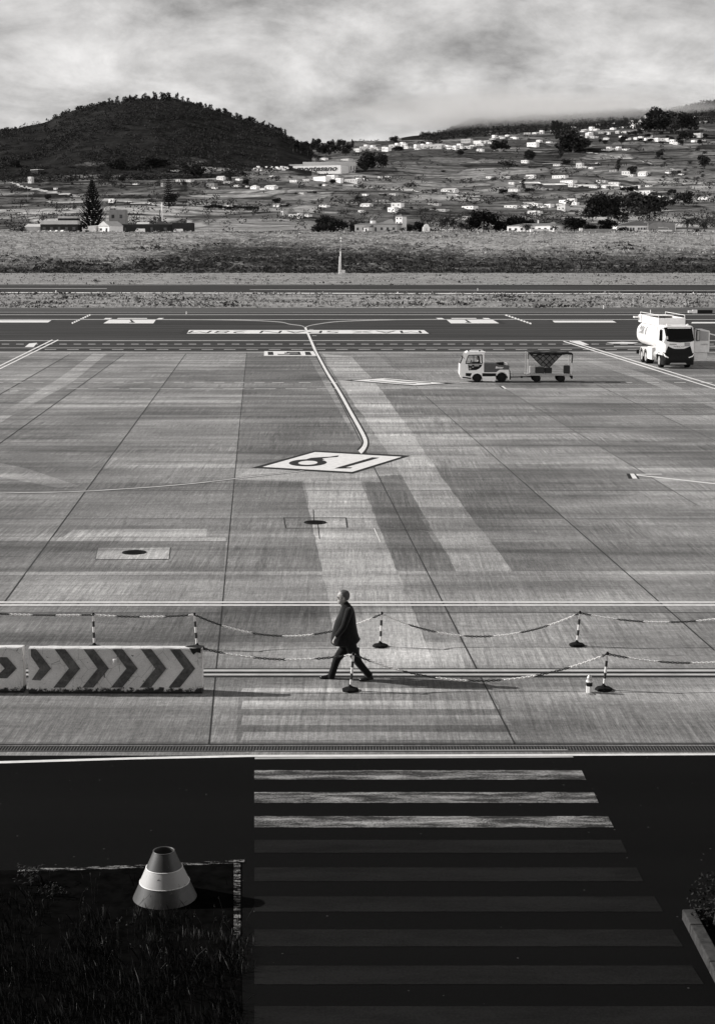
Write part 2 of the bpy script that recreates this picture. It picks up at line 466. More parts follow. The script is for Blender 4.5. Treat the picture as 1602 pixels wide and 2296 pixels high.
# ================================================================ APRON, TAXIWAY, RUNWAY, ROAD (flat sheets)
def sheet(name, mat, x0, x1, y0, y1, z, nx=1):
    o = MB().add([(x0,y0,z),(x1,y0,z),(x1,y1,z),(x0,y1,z)], [(0,1,2,3)]).build(name, mat)
    return tag(o, kind='structure')
Yv = lambda v: G(CU, v).y
yA0, yA1 = Yv(1665), Yv(788)
yT1, yS1, yR0, yR1 = Yv(697.5), Yv(690), Yv(656.5), Yv(639.5)
sheet('apron', M['conc'], -90, 110, yA0, yA1, 0)
sheet('taxiway', M['taxi'], -260, 280, yA1, yT1, 0)
sheet('taxiway_shoulder', M['shoulder'], -260, 280, yT1, yS1, 0)
M['runway'] = asphalt('runway_asphalt', .05, .9)
sheet('runway', M['runway'], -320, 320, yR0, yR1, .02)
sheet('service_road', M['road'], -40, 40, -1.0, Yv(1694), 0)
# concrete channel beside the slot drain
mb = MB(); ya, yb = Yv(1694), Yv(1665)-.02
mb.add([(-40,ya,0),(40,ya,0),(40,yb,0),(-40,yb,0)], [(0,1,2,3)])
tag(mb.build('drain_channel', M['conc']), kind='structure')
mb = MB(); y0, y1 = Yv(1684.5), Yv(1674.5)
mb.add([(-12,y0,.004),(12,y0,.004),(12,y1,.004),(-12,y1,.004)], [(0,1,2,3)], 0)
x = -8.0
while x < 8.0:
    mb.add([(x,y0+.01,.010),(x+.018,y0+.01,.010),(x+.018-.0,y1-.01,.010),(x,y1-.01,.010)], [(0,1,2,3)], 1); x += .05
mb.box(-12, 12, y0-.02, y0, 0, .012, 1); mb.box(-12, 12, y1, y1+.02, 0, .012, 1)
tag(mb.build('drain_grate', [M['black_line'], simple('grate_bar', .11, .6)], fix=False), kind='structure')

# ---- painted / worn areas, all traced on the ground plane
def gp(mb, pts, z, mi=0):
    P = [G(u, v, z) for u, v in pts]
    n = Vector((0,0,0))
    for i in range(1, len(P)-1): n += (P[i]-P[0]).cross(P[i+1]-P[0])
    if n.z < 0: P.reverse()
    mb.add(P, [tuple(range(len(P)))], mi)
def gstrip(mb, left, right, z, mi=0):
    P = [G(u, v, z) for u, v in left]; Q = [G(u, v, z) for u, v in right]
    for i in range(len(P)-1):
        q = [P[i], Q[i], Q[i+1], P[i+1]]
        if (q[1]-q[0]).cross(q[2]-q[0]).z < 0: q.reverse()
        mb.add(q, [(0,1,2,3)], mi)
def gline(mb, pts, w_, z, mi=0):                # a painted line, width given where it was measured on the photograph
    ws = w_ if isinstance(w_, (list, tuple)) else [w_]*len(pts)
    A, B = [], []
    for i, p in enumerate(pts):
        q0, q1 = pts[max(i-1, 0)], pts[min(i+1, len(pts)-1)]
        dx, dy = q1[0]-q0[0], q1[1]-q0[1]; l = math.hypot(dx, dy); nx, ny = -dy/l*ws[i]/2, dx/l*ws[i]/2
        A.append((p[0]+nx, p[1]+ny)); B.append((p[0]-nx, p[1]-ny))
    gstrip(mb, A, B, z, mi)
def smooth(pts, k=6):
    out = []
    for i in range(len(pts)-1):
        p0 = pts[max(i-1, 0)]; p1 = pts[i]; p2 = pts[i+1]; p3 = pts[min(i+2, len(pts)-1)]
        for q in range(k):
            t = q/k; out.append(tuple(.5*((2*b_)+(-a_+c_)*t+(2*a_-5*b_+4*c_-d_)*t*t+(-a_+3*b_-3*c_+d_)*t**3) for a_, b_, c_, d_ in zip(p0, p1, p2, p3)))
    out.append(pts[-1]); return out
# slab fields of slightly different tone
JL = [((155,795),(-60,919)),((278,795),(-60,1037)),((417,793),(10,1350)),((553,790),(468,1668)),((722,820),(1153,1668)),((955,890),(1600,1458)),((1115,862),(1560,1132)),((1335,862),(1602,988))]
ju = lambda l, v: l[0][0]+(l[1][0]-l[0][0])*(v-l[0][1])/(l[1][1]-l[0][1])
RV = [791, 830, 870, 905, 930, 965, 1000, 1050, 1100, 1163, 1215, 1282, 1350, 1373, 1440, 1500, 1560, 1665]
mb = MB(); rs = random.Random(40)
for i in range(len(JL)+1):
    for k in range(len(RV)-1):
        v0, v1 = RV[k], RV[k+1]; q = rs.random()
        l0 = (lambda v: -90) if i == 0 else (lambda v, l=JL[i-1]: ju(l, v)); l1 = (lambda v: 1690) if i == len(JL) else (lambda v, l=JL[i]: ju(l, v))
        cl_ = lambda u: max(-90, min(1690, u))
        if cl_(l1(v0))-cl_(l0(v0)) < 5 or cl_(l1(v1))-cl_(l0(v1)) < 5: continue
        if q < .36 or q > .70: gp(mb, [(cl_(l0(v0)),v0),(cl_(l1(v0)),v0),(cl_(l1(v1)),v1),(cl_(l0(v1)),v1)], .0012, 0 if q < .36 else 1)
tag(mb.build('apron_slab', [M['slab_a'], M['slab_b']], fix=False), kind='structure')
# worn and scoured concrete
def jag(pts, k, amp):
    out = []
    for i in range(len(pts)-1):
        for q in range(k):
            t_ = q/k; u_ = pts[i][0]+(pts[i+1][0]-pts[i][0])*t_; v_ = pts[i][1]+(pts[i+1][1]-pts[i][1])*t_
            out.append((u_+amp*mnoise.noise(Vector((u_*.05, v_*.05, 3)))+amp*.6*mnoise.noise(Vector((v_*.3, u_*.1, 5))), v_))
    out.append(pts[-1]); return out
mb = MB()
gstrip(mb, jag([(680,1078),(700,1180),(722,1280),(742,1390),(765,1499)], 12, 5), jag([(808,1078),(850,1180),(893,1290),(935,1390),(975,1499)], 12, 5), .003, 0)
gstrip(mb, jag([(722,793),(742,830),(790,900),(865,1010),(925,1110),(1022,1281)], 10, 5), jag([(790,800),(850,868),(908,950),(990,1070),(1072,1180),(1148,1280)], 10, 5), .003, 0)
gstrip(mb, [(208,793),(130,850),(22,915),(-60,960)], [(240,793),(165,855),(22,935),(-60,985)], .003, 1)
gstrip(mb, [(1305,800),(1440,836),(1582,891),(1660,925)], [(1290,803),(1425,848),(1582,908),(1660,942)], .003, 1)
gp(mb, [(-60,1282),(1660,1280),(1660,1288),(-60,1290)], .006, 1)
gp(mb, [(-60,1205),(505,1205),(508,1213),(-60,1213)], .006, 1)
gp(mb, [(165,1188),(465,1186),(462,1204),(140,1204)], .0045, 1)
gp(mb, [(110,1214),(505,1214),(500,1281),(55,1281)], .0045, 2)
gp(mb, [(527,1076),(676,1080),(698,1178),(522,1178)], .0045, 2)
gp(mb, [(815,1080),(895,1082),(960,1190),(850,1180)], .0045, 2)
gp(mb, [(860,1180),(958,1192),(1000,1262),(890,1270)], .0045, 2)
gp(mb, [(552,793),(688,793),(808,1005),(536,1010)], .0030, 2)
gp(mb, [(560,1052),(905,1030),(925,1062),(700,1078),(520,1075)], .002, 1)
gp(mb, [(-40,1030),(60,1050),(180,1090),(130,1094),(-40,1062)], .006, 1)
gp(mb, [(220,1228),(382,1227),(380,1253),(214,1254)], .009, 1)
for v0, v1, ux in ((1543,1551,1090),(1571,1590,1105),(1604,1626,1130),(1641,1660,1150)):
    gp(mb, [(545,v0),(ux,v0),(ux+18,v1),(540,v1)], .0042, 1)
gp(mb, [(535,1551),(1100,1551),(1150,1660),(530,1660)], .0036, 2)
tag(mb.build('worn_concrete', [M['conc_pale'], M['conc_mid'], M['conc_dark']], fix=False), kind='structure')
for pts, mi in (([(610,1030),(700,1022),(560,1062),(380,1066),(300,1046)],1), ([(690,905),(1000,900),(1010,908),(700,914)],1), ([(1240,940),(1390,936),(1450,945),(1250,950)],1), ([(1560,960),(1700,968),(1700,974),(1450,968),(1470,962)],0), ([(1050,1240),(1400,1232),(1580,1244),(1300,1262),(1060,1258)],1), ([(1090,1150),(1560,1160),(1660,1175),(1150,1180)],2), ([(900,1000),(1200,990),(1330,1004),(960,1014)],2), ([(980,1330),(1500,1318),(1660,1330),(1100,1344)],1), ([(22,1180),(120,1176),(110,1204),(-40,1204)],2), ([(60,930),(400,920),(380,930),(80,940)],1)):
    P2 = []
    for i in range(len(pts)):
        a, b_ = pts[i], pts[(i+1) % len(pts)]
        for q in range(7):
            t_ = q/7; u_ = a[0]+(b_[0]-a[0])*t_; v_ = a[1]+(b_[1]-a[1])*t_; P2.append((u_+10*mnoise.noise(Vector((u_*.05, v_*.2, 1))), v_+5*mnoise.noise(Vector((u_*.04, v_*.2, 8)))))
    gp(mb, P2, .0022+.0001*mi, mi)
# joints between the slabs
mb = MB()
for (a, b_, wm) in (((553,790),(468,1668),(1.2,2.6)), ((417,793),(10,1350),(1.2,2.6)), ((722,820),(1153,1668),(1.2,3.0)),
                    ((278,795),(-60,1037),(1,2)), ((155,795),(-60,919),(1,1.7))):
    gline(mb, [a, b_], wm, .0075)
for (a, b_, wm) in (((955,890),(1600,1458),(1,2.4)), ((1115,862),(1560,1132),(1.4,1.6)), ((1335,862),(1602,988),(1.4,1.6)), ((860,795),(955,890),(.8,1))):
    gline(mb, [a, b_], wm, .0075, 0 if a[0] == 955 else 1)
for v in (1372.5, 1667.5): gline(mb, [(-60,v+1),(1660,v)], .8 if v < 1400 else 2.4, .0075, 0 if v > 1400 else 1)
for v in (905, 1000, 1100, 1163, 930): gline(mb, [(-60,v),(1660,v)], .7, .0075, 1)
gline(mb, [(220,1228),(382,1227)], .9, .011, 1); gline(mb, [(382,1227),(379,1253)], 1.6, .011); gline(mb, [(214,1254),(379,1254)], .9, .011); gline(mb, [(220,1228),(214,1254)], 1, .011)
gline(mb, [(636,1160),(640,1184)], 2, .011); gline(mb, [(775,1161),(778,1183)], 2.5, .011); gline(mb, [(640,1184),(778,1184)], .7, .011, 1); gline(mb, [(637,1160),(775,1160)], .7, .011, 1)
gline(mb, [(702,1142),(703,1168)], 1.6, .011); gline(mb, [(712,1175),(716,1208)], 1.6, .011)
tag(mb.build('slab_joint', [M['joint'], M['joint_faint']], fix=False), kind='structure')
# manhole covers
for nm, (u0, v0, ru, rv) in (('a', (301,1239.5,27,4.2)), ('b', (706,1172,25,3.8))):
    c = G(u0, v0); r = (G(u0+ru, v0)-c).x
    mb = MB().lathe([(r,.0),(r,.022),(r-.05,.028),(r-.07,.020),(.02,.020)], (0,0,0), 32)
    for k in range(-4, 5):
        hx = math.sqrt(max(0, (r-.1)**2-(k*r*.2)**2)); mb.box(-hx, hx, k*r*.2-.015, k*r*.2+.015, .018, .026)
    o = mb.build('manhole_cover', M['iron']); o.location = c
    tag(o, 'round cast iron cover in a pale concrete square on the left of the apron' if nm == 'a' else 'round dark iron cover on the apron between the diamond marking and the man', 'manhole cover')

# ---- white lines
mb = MB()
W, F, K = 0, 1, 2
def hl(v0, v1, mi=W, u0=-80, u1=1680, z=.009): gp(mb, [(u0,v0),(u1,v0),(u1,v1),(u0,v1)], z, mi)
hl(1348.6, 1351.4); hl(1355.2, 1358.0)
hl(1498.6, 1518.4, K, z=.006); hl(1500.9, 1505.4, z=.010, mi=F+2); hl(1510.3, 1514.3, z=.010, mi=F+2)
gstrip(mb, [(-200,1712),(22,1706),(300,1698),(560,1692.5),(800,1692),(1602,1689),(1700,1689)], [(-200,1717),(22,1711),(300,1702.5),(560,1697),(800,1696.5),(1602,1693),(1700,1693)], .009, W)
gp(mb, [(571,1682.5),(1270,1680.5),(1272,1682),(571,1684.5)], .012, F); gp(mb, [(571,1698),(1282,1695),(1285,1698),(571,1702)], .009, F)
for v in (763.7,): hl(v-.8, v+.8, F)
hl(779.6, 780.5, F); hl(705.0, 706.2, F); hl(715.9, 716.8, F+2, z=.006); hl(699.5, 700.1, F+2, z=.006)
hl(789.2, 790.2, F+2, -80, 1680)
u = -60
while u < 1680:
    hl(770.8, 772.2, F, u, u+17); u += 32.2
u = -50
while u < 1680:
    if u > 60: hl(782.9, 784.1, F, u, u+26)
    u += 50.2
u = -60
while u < 600: hl(856.4, 858.2, F, u, u+23, z=.011); u += 45
u = 610
while u < 1680:
    if not 1040 < u < 1290: hl(857.0, 858.2, F+2, u, u+26, z=.011)
    u += 60
u = -60
while u < 1680: hl(870.0+.0012*(u), 870.9+.0012*(u), F+2, u, u+48, z=.011); u += 70
# runway edges
gp(mb, [(-80,655.0),(1680,658.5),(1680,660.3),(-80,656.8)], .045, W)
gp(mb, [(-80,636.0),(1680,637.4),(1680,638.4),(-80,637.0)], .045, F)
gp(mb, [(-80,646.0),(240,646.6),(240,647.4),(-80,646.8)], .045, F+2); gp(mb, [(560,649),(1680,651.5),(1680,652.2),(560,649.7)], .045, F+2)
# lead-in line: from the taxiway curves down to the stand
gline(mb, smooth([(-60,716.5),(300,716.3),(523,717.5),(621,721.5),(650,726.9),(675,730.2),(684,735)]), 1.7, .012, F)
gline(mb, smooth([(1150,716.2),(960,716.3),(870,717.2),(760,720.8),(710,727),(691,731),(684,735)]), 1.7, .012, F)
gline(mb, [(684,734),(706,785)], (4.5,5.5), .014, W)
lead = smooth([(706,785),(733,835),(760,878),(785,923),(803,955),(815,978),(819,992),(815,1004),(806,1014)])
NL = len(lead)-1; gline(mb, lead, [9+9*i/NL for i in range(NL+1)], .010, K); gline(mb, lead, [4.5+5.5*i/NL for i in range(NL+1)], .013, W)
# double diagonal lines at both sides
gline(mb, [(118,762),(-60,850)], 2.2, .013, W); gline(mb, [(131,762),(-60,857)], 2.2, .013, W)
gline(mb, [(1262,765),(1660,890)], 2.0, .013, W); gline(mb, [(1276,765),(1660,882)], 2.0, .013, W)
gp(mb, [(66,770),(84,768.5),(76,778),(56,778)], .010, W)
gp(mb, [(1280,764.5),(1299,764.5),(1320,773),(1300,773)], .010, W)
gp(mb, [(1358,768),(1395,766.5),(1430,768),(1418,770.5),(1372,770)], .010, W); gp(mb, [(1375,776),(1680,775),(1680,777),(1375,778)], .010, F)
gline(mb, [(1560,740),(1640,762)], 2.5, .010, F); gp(mb, [(1550,722),(1680,722),(1680,725),(1548,725)], .010, W)
# thin stand lines
gline(mb, smooth([(-60,1107),(22,1105),(190,1101),(400,1087),(560,1069),(640,1060),(690,1054)]), 3.2, .008, K)
gline(mb, smooth([(-60,1107),(22,1105),(190,1101),(400,1087),(560,1069),(640,1060),(690,1054)]), 1.8, .011, F+2)
gp(mb, [(1403,1062),(1410,1062),(1416,1073),(1408,1073)], .010, K); gp(mb, [(1411,1062),(1420,1062),(1428,1073),(1417,1073)], .010, W); gp(mb, [(1420,1062),(1424,1062),(1432,1073),(1428,1073)], .010, K)
gline(mb, [(1424,1063.5),(1480,1063),(1482,1063)], 1.4, .012, W); gline(mb, [(1426,1065),(1660,1091)], 2, .012, W)
gline(mb, [(905,858),(1125,871)], 1, .012, F); gp(mb, [(1118,865.5),(1122,865.5),(1130,871.5),(1126,871.5)], .012, K); gp(mb, [(1122,865.5),(1127,865.5),(1135,871.5),(1130,871.5)], .013, W)
gline(mb, [(838,1184),(852,1215)], 2, .012, W)
gp(mb, [(22,876),(40,874),(44,877),(24,879)], .012, F)
# rows of blocks beside the taxiway (short dashed diagonals)
for (u0, v0, u1, v1, n) in ((203,705.5,160,725.5,9), (1132,706,1192,726.5,9)):
    for k in range(n):
        a = k/n; b_ = (k+.72)/n
        gline(mb, [(u0+(u1-u0)*a, v0+(v1-v0)*a), (u0+(u1-u0)*b_, v0+(v1-v0)*b_)], 3.2, .010, W)
# small marks across the stem
for v in (738, 752, 771): gp(mb, [(692+(v-738)*.5,v),(702+(v-738)*.5,v),(703+(v-738)*.5,v+1.2),(693+(v-738)*.5,v+1.2)], .016, F)
tag(mb.build('painted_line', [M['white_line'], M['white_faint'], M['black_line'], simple('dusty_road_paint', .47, .85, .2, 2)], fix=False), kind='structure')

# ---- boards and numbers painted on the ground
mb = MB()
def board(pts, z=.010, black=None):
    if black: gp(mb, black, z-.003, 2)
    gp(mb, pts, z, 0)
# MAX SPAN 28M
gp(mb, [(412,739.5),(432,739.5),(430,748.5),(404,748.5)], .007, 2); gp(mb, [(940,739.5),(952,739.5),(968,748.5),(940,748.5)], .007, 2)
gp(mb, [(424,740),(950,740),(961,748),(419,748)], .011, 0)
o_ = G(942, 741.6, .015); ux = G(430, 741.6, .015)-o_; uy = (G(942, 746.8, .015)-o_); uy.x = 0
text_on(mb, 'MAX SPAN 28M', o_, ux, uy, -.012, 0, 2)
# number boards on the taxiway: white, each with a small figure
for s_, (pts, blk, dig) in enumerate((
    ([(246,716.5),(350,716.5),(344,725),(232,725)], [(222,725),(244,714),(368,714),(356,725)], (291,716.8,302,723.5)),
    ([(1000,716.5),(1103,716.5),(1118,725),(1010,725)], [(994,714),(1108,714),(1134,725),(1010,725)], (1041,716.8,1055,723.5)))):
    gp(mb, blk, .007, 2); gp(mb, pts, .011, 0)
    u0, v0, u1, v1 = dig
    gp(mb, [(u0,v0),(u0+4,v0),(u1+1,v1),(u1-6,v1)], .015, 2); gp(mb, [(u1-11,v1-1.2),(u1,v1-1.2),(u1,v1),(u1-13,v1)], .015, 2)
gp(mb, [(237,713),(252,713),(246,715.8),(232,715.8)], .011, 0); gp(mb, [(357,713),(368,713),(362,715.8),(350,715.8)], .011, 0); gp(mb, [(265,713),(330,713),(330,714.5),(262,714.5)], .011, 0)
gp(mb, [(976,712.8),(990,712.8),(996,715.6),(982,715.6)], .011, 0); gp(mb, [(1080,713),(1094,713),(1100,715.8),(1086,715.8)], .011, 0); gp(mb, [(1010,713),(1066,713),(1068,714.5),(1012,714.5)], .011, 0)
gp(mb, [(-60,718),(116,718),(108,723),(-60,723)], .011, 0); gp(mb, [(116,718),(124,718),(116,723),(108,723)], .008, 2)
gp(mb, [(1237,718.8),(1372,718.8),(1381,723),(1242,723)], .011, 0); gp(mb, [(1228,718.2),(1237,718.2),(1246,723.2),(1240,723.2)], .008, 2); gp(mb, [(1370,718.2),(1378,718.2),(1392,723.2),(1380,723.2)], .008, 2)
# the board by the stem: black figures on white
D = DZ(420, 770, 4.005)
q = lambda *p: [D(*t) for t in p]
gp(mb, q((950,416),(1440,416),(1470,462),(948,462)), .013, 0)
for pp in (((985,422),(1038,422),(1045,454),(988,454)), ((1355,422),(1405,422),(1425,455),(1362,455)), ((1085,440),(1150,440),(1150,430),(1175,430),(1175,422),(1305,422),(1318,454),(1085,454))):
    gp(mb, q(*pp), .016, 2)
for pp in (((1085,446),(1205,446),(1200,441),(1090,441)), ((1190,433),(1285,433),(1285,436),(1190,436))): gp(mb, q(*pp), .018, 0)
# diamond with the number
D = DZ(600, 1080, 3.483)
gp(mb, q((92,292),(640,143),(1465,187),(965,342)), .012, 2); gp(mb, q((185,285),(640,156),(1388,197),(960,328)), .015, 0)
def ring(cx, cy, ro, ri, rot=0):
    A, B = [], []
    for k in range(33):
        a = 2*math.pi*k/32
        f = lambda rx, ry: (cx+rx*math.cos(a)-rot*ry*math.sin(a), cy+ry*math.sin(a))
        A.append(D(*f(*ro))); B.append(D(*f(*ri)))
    gstrip(mb, A, B, .018, 2)
ring(577, 249, (163, 31), (83, 18), .6)
gp(mb, q((560,220),(600,207),(690,200),(770,196),(835,186),(845,187),(835,198),(760,204),(700,212),(720,222),(690,226),(640,222)), .0195, 2)
gp(mb, q((808,299),(830,290),(1135,202),(1198,205),(905,288),(962,289),(945,298),(860,299)), .018, 2)
# second, flatter diamond by the tug
D = DZ(800, 770, 4.005)
gp(mb, q((215,706),(600,681),(1330,736),(925,762)), .012, 2); gp(mb, q((300,706),(620,685),(1235,735),(925,756)), .015, 0)
gp(mb, q((470,708),(490,706),(860,739),(930,735),(950,740),(860,745)), .018, 2)
gp(mb, q((610,694),(640,693),(830,712),(1085,728),(1090,734),(1000,729),(820,718)), .018, 2)
tag(mb.build('painted_number', [M['white_line'], M['white_faint'], M['black_line']], fix=False), kind='structure')

# ---- zebra crossing on the road
mb = MB()
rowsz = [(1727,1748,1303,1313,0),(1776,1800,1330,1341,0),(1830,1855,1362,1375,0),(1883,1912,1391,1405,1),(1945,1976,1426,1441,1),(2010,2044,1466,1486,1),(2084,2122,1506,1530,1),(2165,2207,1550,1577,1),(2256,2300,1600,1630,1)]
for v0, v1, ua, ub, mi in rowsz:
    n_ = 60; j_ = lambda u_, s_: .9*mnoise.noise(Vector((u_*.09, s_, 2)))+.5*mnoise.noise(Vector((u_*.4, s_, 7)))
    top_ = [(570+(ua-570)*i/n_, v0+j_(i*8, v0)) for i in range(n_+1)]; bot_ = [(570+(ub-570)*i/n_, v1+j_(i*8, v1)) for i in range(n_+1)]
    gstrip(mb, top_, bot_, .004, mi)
tag(mb.build('zebra_crossing', [M['zebra_new'], M['zebra_worn_shaded']], fix=False), kind='structure')
# planting bed: dark soil, flaking edge line
mb = MB()
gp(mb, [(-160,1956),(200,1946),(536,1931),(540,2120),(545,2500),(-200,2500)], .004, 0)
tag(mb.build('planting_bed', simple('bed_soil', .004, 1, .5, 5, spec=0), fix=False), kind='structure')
mb = MB()
gstrip(mb, [(40,1947),(100,1946),(300,1940),(548,1927)], [(40,1954),(100,1953),(300,1947),(548,1934)], .008)
gstrip(mb, [(524,1932),(524,2000),(524,2096)], [(539,1932),(539,2000),(539,2096)], .012)
tag(mb.build('bed_edge_line', M['edge_worn'], fix=False), kind='structure')
# ================================================================ BARRIER POSTS AND CHAINS
def orient(o, d_):
    o.rotation_mode = 'QUATERNION'; o.rotation_quaternion = Vector(d_).to_track_quat('Z', 'Y')
posts = {}
pole_mats = [M['white'], simple('dark_red_band', .03, .4, .15, 10)]
base_me = None
post_specs = [
    ('far_left', (212,1454), (209,1370), 'striped chain post behind the middle of the concrete barrier, base hidden'),
    ('corner', (442,1455), (436,1370), 'striped chain post behind the right end of the concrete barrier'),
    ('behind_man', (852,1450), (855.5,1368), 'striped chain post on a black foot just right of the walking man'),
    ('rear_right', (1292,1448), (1299.5,1366), 'striped chain post on a black foot in the rear row, right of the apron joint'),
    ('front', (785,1549), (792,1458), 'striped chain post in front of the walking man, leaning to the right'),
    ('lamp', (1352,1547), (1361,1457), 'striped chain post in the front row next to the small warning lamp'),
]
for k, bpx, tpx, lab in post_specs:
    c = G(*bpx); top = AT(tpx[0], tpx[1], c.y)
    t = thing('chain_post', lab, 'chain post', c, 0, 'black and white posts carrying plastic chain')
    ax = (top-(c+Vector((0,0,.05)))); L = ax.length
    if base_me is None:
        mb = MB(); n = 8; R0 = .165
        rr = [[(r*math.cos(2*math.pi*(i+.5)/n), r*math.sin(2*math.pi*(i+.5)/n), z) for i in range(n)] for r, z in ((R0,0),(R0,.035),(R0-.02,.05),(.06,.072),(.03,.10),(.026,.13))]
        mb.loft(rr); base_me = mb.mesh('foot', M['rubber'])
    f = bpy.data.objects.new('foot', base_me); COL.objects.link(f); f.parent = t; f.rotation_euler = (0,0,random.Random(len(posts)).random()*.5)
    mb = MB(); nb = 5; z0 = .11; seg = (L-z0-.045)/nb
    for i in range(nb): mb.lathe([(.0245, z0+i*seg), (.0245, z0+(i+1)*seg)], n=14, mi=i % 2)
    o = mb.build('pole', pole_mats, t, smooth=False); o.location = (0,0,.0); orient(o, ax)
    mb = MB().lathe([(.024,L-.05),(.027,L-.035),(.027,L-.01),(.018,L+.012),(.004,L+.016)], n=14)
    mb.tube([(-.045,0,L-.028),(.045,0,L-.028)], .007, 6)
    o = mb.build('cap', M['black'], t, smooth=True); orient(o, ax)
    posts[k] = c+ax.normalized()*(L-.03)
chain_mats = [simple('chain_white_plastic', .92, .4, .05, 5), simple('chain_dark_plastic', .03, .4, .1, 5)]
def chain(A, B, sag, lab, phase=0.0, seg=.50, white_end=None, first=0):
    A, B = Vector(A), Vector(B); N = 60
    pts = [A+(B-A)*(i/N)-Vector((0,0,4*sag*(i/N)*(1-i/N))) for i in range(N+1)]
    Ls = [0]
    for i in range(N): Ls.append(Ls[-1]+(pts[i+1]-pts[i]).length)
    tot = Ls[-1]; pitch = .046; n = int(tot/pitch); mb = MB(); j = 0
    for q in range(n+1):
        s_ = q*tot/n
        while j < N-1 and Ls[j+1] < s_: j += 1
        p = pts[j]+(pts[j+1]-pts[j])*((s_-Ls[j])/max(Ls[j+1]-Ls[j], 1e-6)); tg = (pts[j+1]-pts[j]).normalized()
        up = Vector((0,0,1)); sd_ = tg.cross(up).normalized(); nn = sd_.cross(tg)
        rot = (q % 2)*math.pi/2+.5; e = sd_*math.cos(rot)+nn*math.sin(rot)
        ring_ = []
        for k in range(10):
            a = 2*math.pi*k/10; ring_.append(p+tg*math.cos(a)*.033+e*math.sin(a)*.017)
        mi = (int((s_+phase)/seg)+first) % 2
        o = len(mb.v); f3 = tg.cross(e)
        for k, c in enumerate(ring_):
            r_ = (c-p).normalized()
            for w_ in range(5):
                b_ = 2*math.pi*w_/5; mb.v.append(tuple(c+(r_*math.cos(b_)+f3*math.sin(b_))*.0092))
        for k in range(10):
            for w_ in range(5):
                mb.f.append((o+k*5+w_, o+k*5+(w_+1)%5, o+((k+1)%10)*5+(w_+1)%5, o+((k+1)%10)*5+w_)); mb.mi.append(mi)
    o = mb.build('plastic_chain', chain_mats, smooth=True, fix=False)
    tag(o, lab, 'chain', 'plastic chains between the posts')
P_ = posts
chain(AT(-60,1373,P_['far_left'].y), P_['far_left'], .03, 'chain entering at the left edge to the post behind the barrier', .25, first=0)
chain(P_['far_left'], P_['corner'], .045, 'nearly straight chain between the two posts behind the concrete barrier', 0, first=0)
chain(P_['corner'], P_['behind_man'], .47, 'long rear chain sagging from the barrier corner post and passing behind the man', 0, first=1, seg=.64)
chain(P_['behind_man'], P_['rear_right'], .50, 'long rear chain hanging between the post behind the man and the rear right post', 0, first=1, seg=.58) if False else chain(P_['behind_man'], P_['rear_right'], .50, 'long rear chain hanging between the post behind the man and the rear right post', .0, first=0, seg=.60)
chain(P_['rear_right'], AT(1700,1370,P_['rear_right'].y), .22, 'rear chain leaving the right edge of the picture', .3, first=1, seg=.56)
PB = AT(446, 1452, G(446,1556).y+.25)
chain(PB, P_['front'], .16, 'front chain from the chipped corner of the barrier to the leaning post', .1, first=1, seg=.58)
chain(P_['front'], P_['lamp'], .52, 'long front chain hanging low between the leaning post and the post by the lamp', .3, first=1, seg=.64)
chain(P_['lamp'], AT(1720,1470,P_['lamp'].y), .16, 'front chain running from the lamp post out of the right edge', .2, first=1, seg=.60)

# ================================================================ CONCRETE BARRIERS
m, g, b, oc = new_mat('chipped_white_concrete')
big = g.noise(oc, 1.6, 5, .6); f1 = g.noise(oc, 9, 6, .7, .6); f2 = g.noise(oc, 40, 4, .7); cr = g.vor(g.map(oc, (1,1,1)), 3.2, 'DISTANCE_TO_EDGE')
sx = g.n('ShaderNodeSeparateXYZ'); g.L(oc, sx.inputs[0])
low = g.ramp(g.m('ADD', sx.outputs[2], g.m('MULTIPLY', g.m('SUBTRACT', f1, .5), .34)), .075, .11)
chip = g.ramp(f1, .655, .68, 1, 0); pits = g.ramp(g.vor(oc, 7), .06, .10, .15, 1)
crk = g.m('MAXIMUM', g.ramp(cr, .0, .008, 0, 1), g.ramp(big, .50, .53, 0, 1))
keep = g.m('MULTIPLY', g.m('MULTIPLY', low, chip), g.m('MULTIPLY', g.m('MAXIMUM', pits, g.ramp(big, .45, .5)), crk))
tone = g.m('MULTIPLY', g.ramp(big, .3, .7, .8, 1.1), g.ramp(f2, .3, .7, .85, 1.12))
g.L(g.tint(g.m('MULTIPLY', g.lerp(keep, .03, .80), tone)), b.inputs['Base Color']); b.inputs['Roughness'].default_value = .8
bump(g, b, g.m('ADD', keep, g.m('MULTIPLY', f2, .3)), .5, .01)
M['barrier'] = m
m, g, b, oc = new_mat('worn_dark_chevron_paint')
f1 = g.noise(oc, 5, 6, .7, .8); f2 = g.noise(oc, 30, 5, .75)
g.L(g.tint(g.m('MULTIPLY', g.ramp(f1, .38, .72, .055, .17), g.ramp(f2, .3, .7, .7, 1.4))), b.inputs['Base Color']); b.inputs['Roughness'].default_value = .8
M['chevron'] = m
Z4 = lambda a, b_: (.901*a/2.861, .901*(1480+b_/2.861))
Yb = G(250, 1556).y
HB = AT(250, Z4(0,383)[1], Yb+.05).z          # top of the front face
def prof(zz):                                  # depth offset of the front face at a height
    zm = HB*.46
    return .05*(zz/zm) if zz < zm else .05+.03*(zz-zm)/(HB-zm)
def on_face(a, b_, proud=0):
    u, v = Z4(a, b_); y = Yb
    for _ in range(4):
        p = AT(u, v, y); y = Yb+prof(max(0, min(HB, p.z)))
    return Vector((p.x, y-proud, p.z))
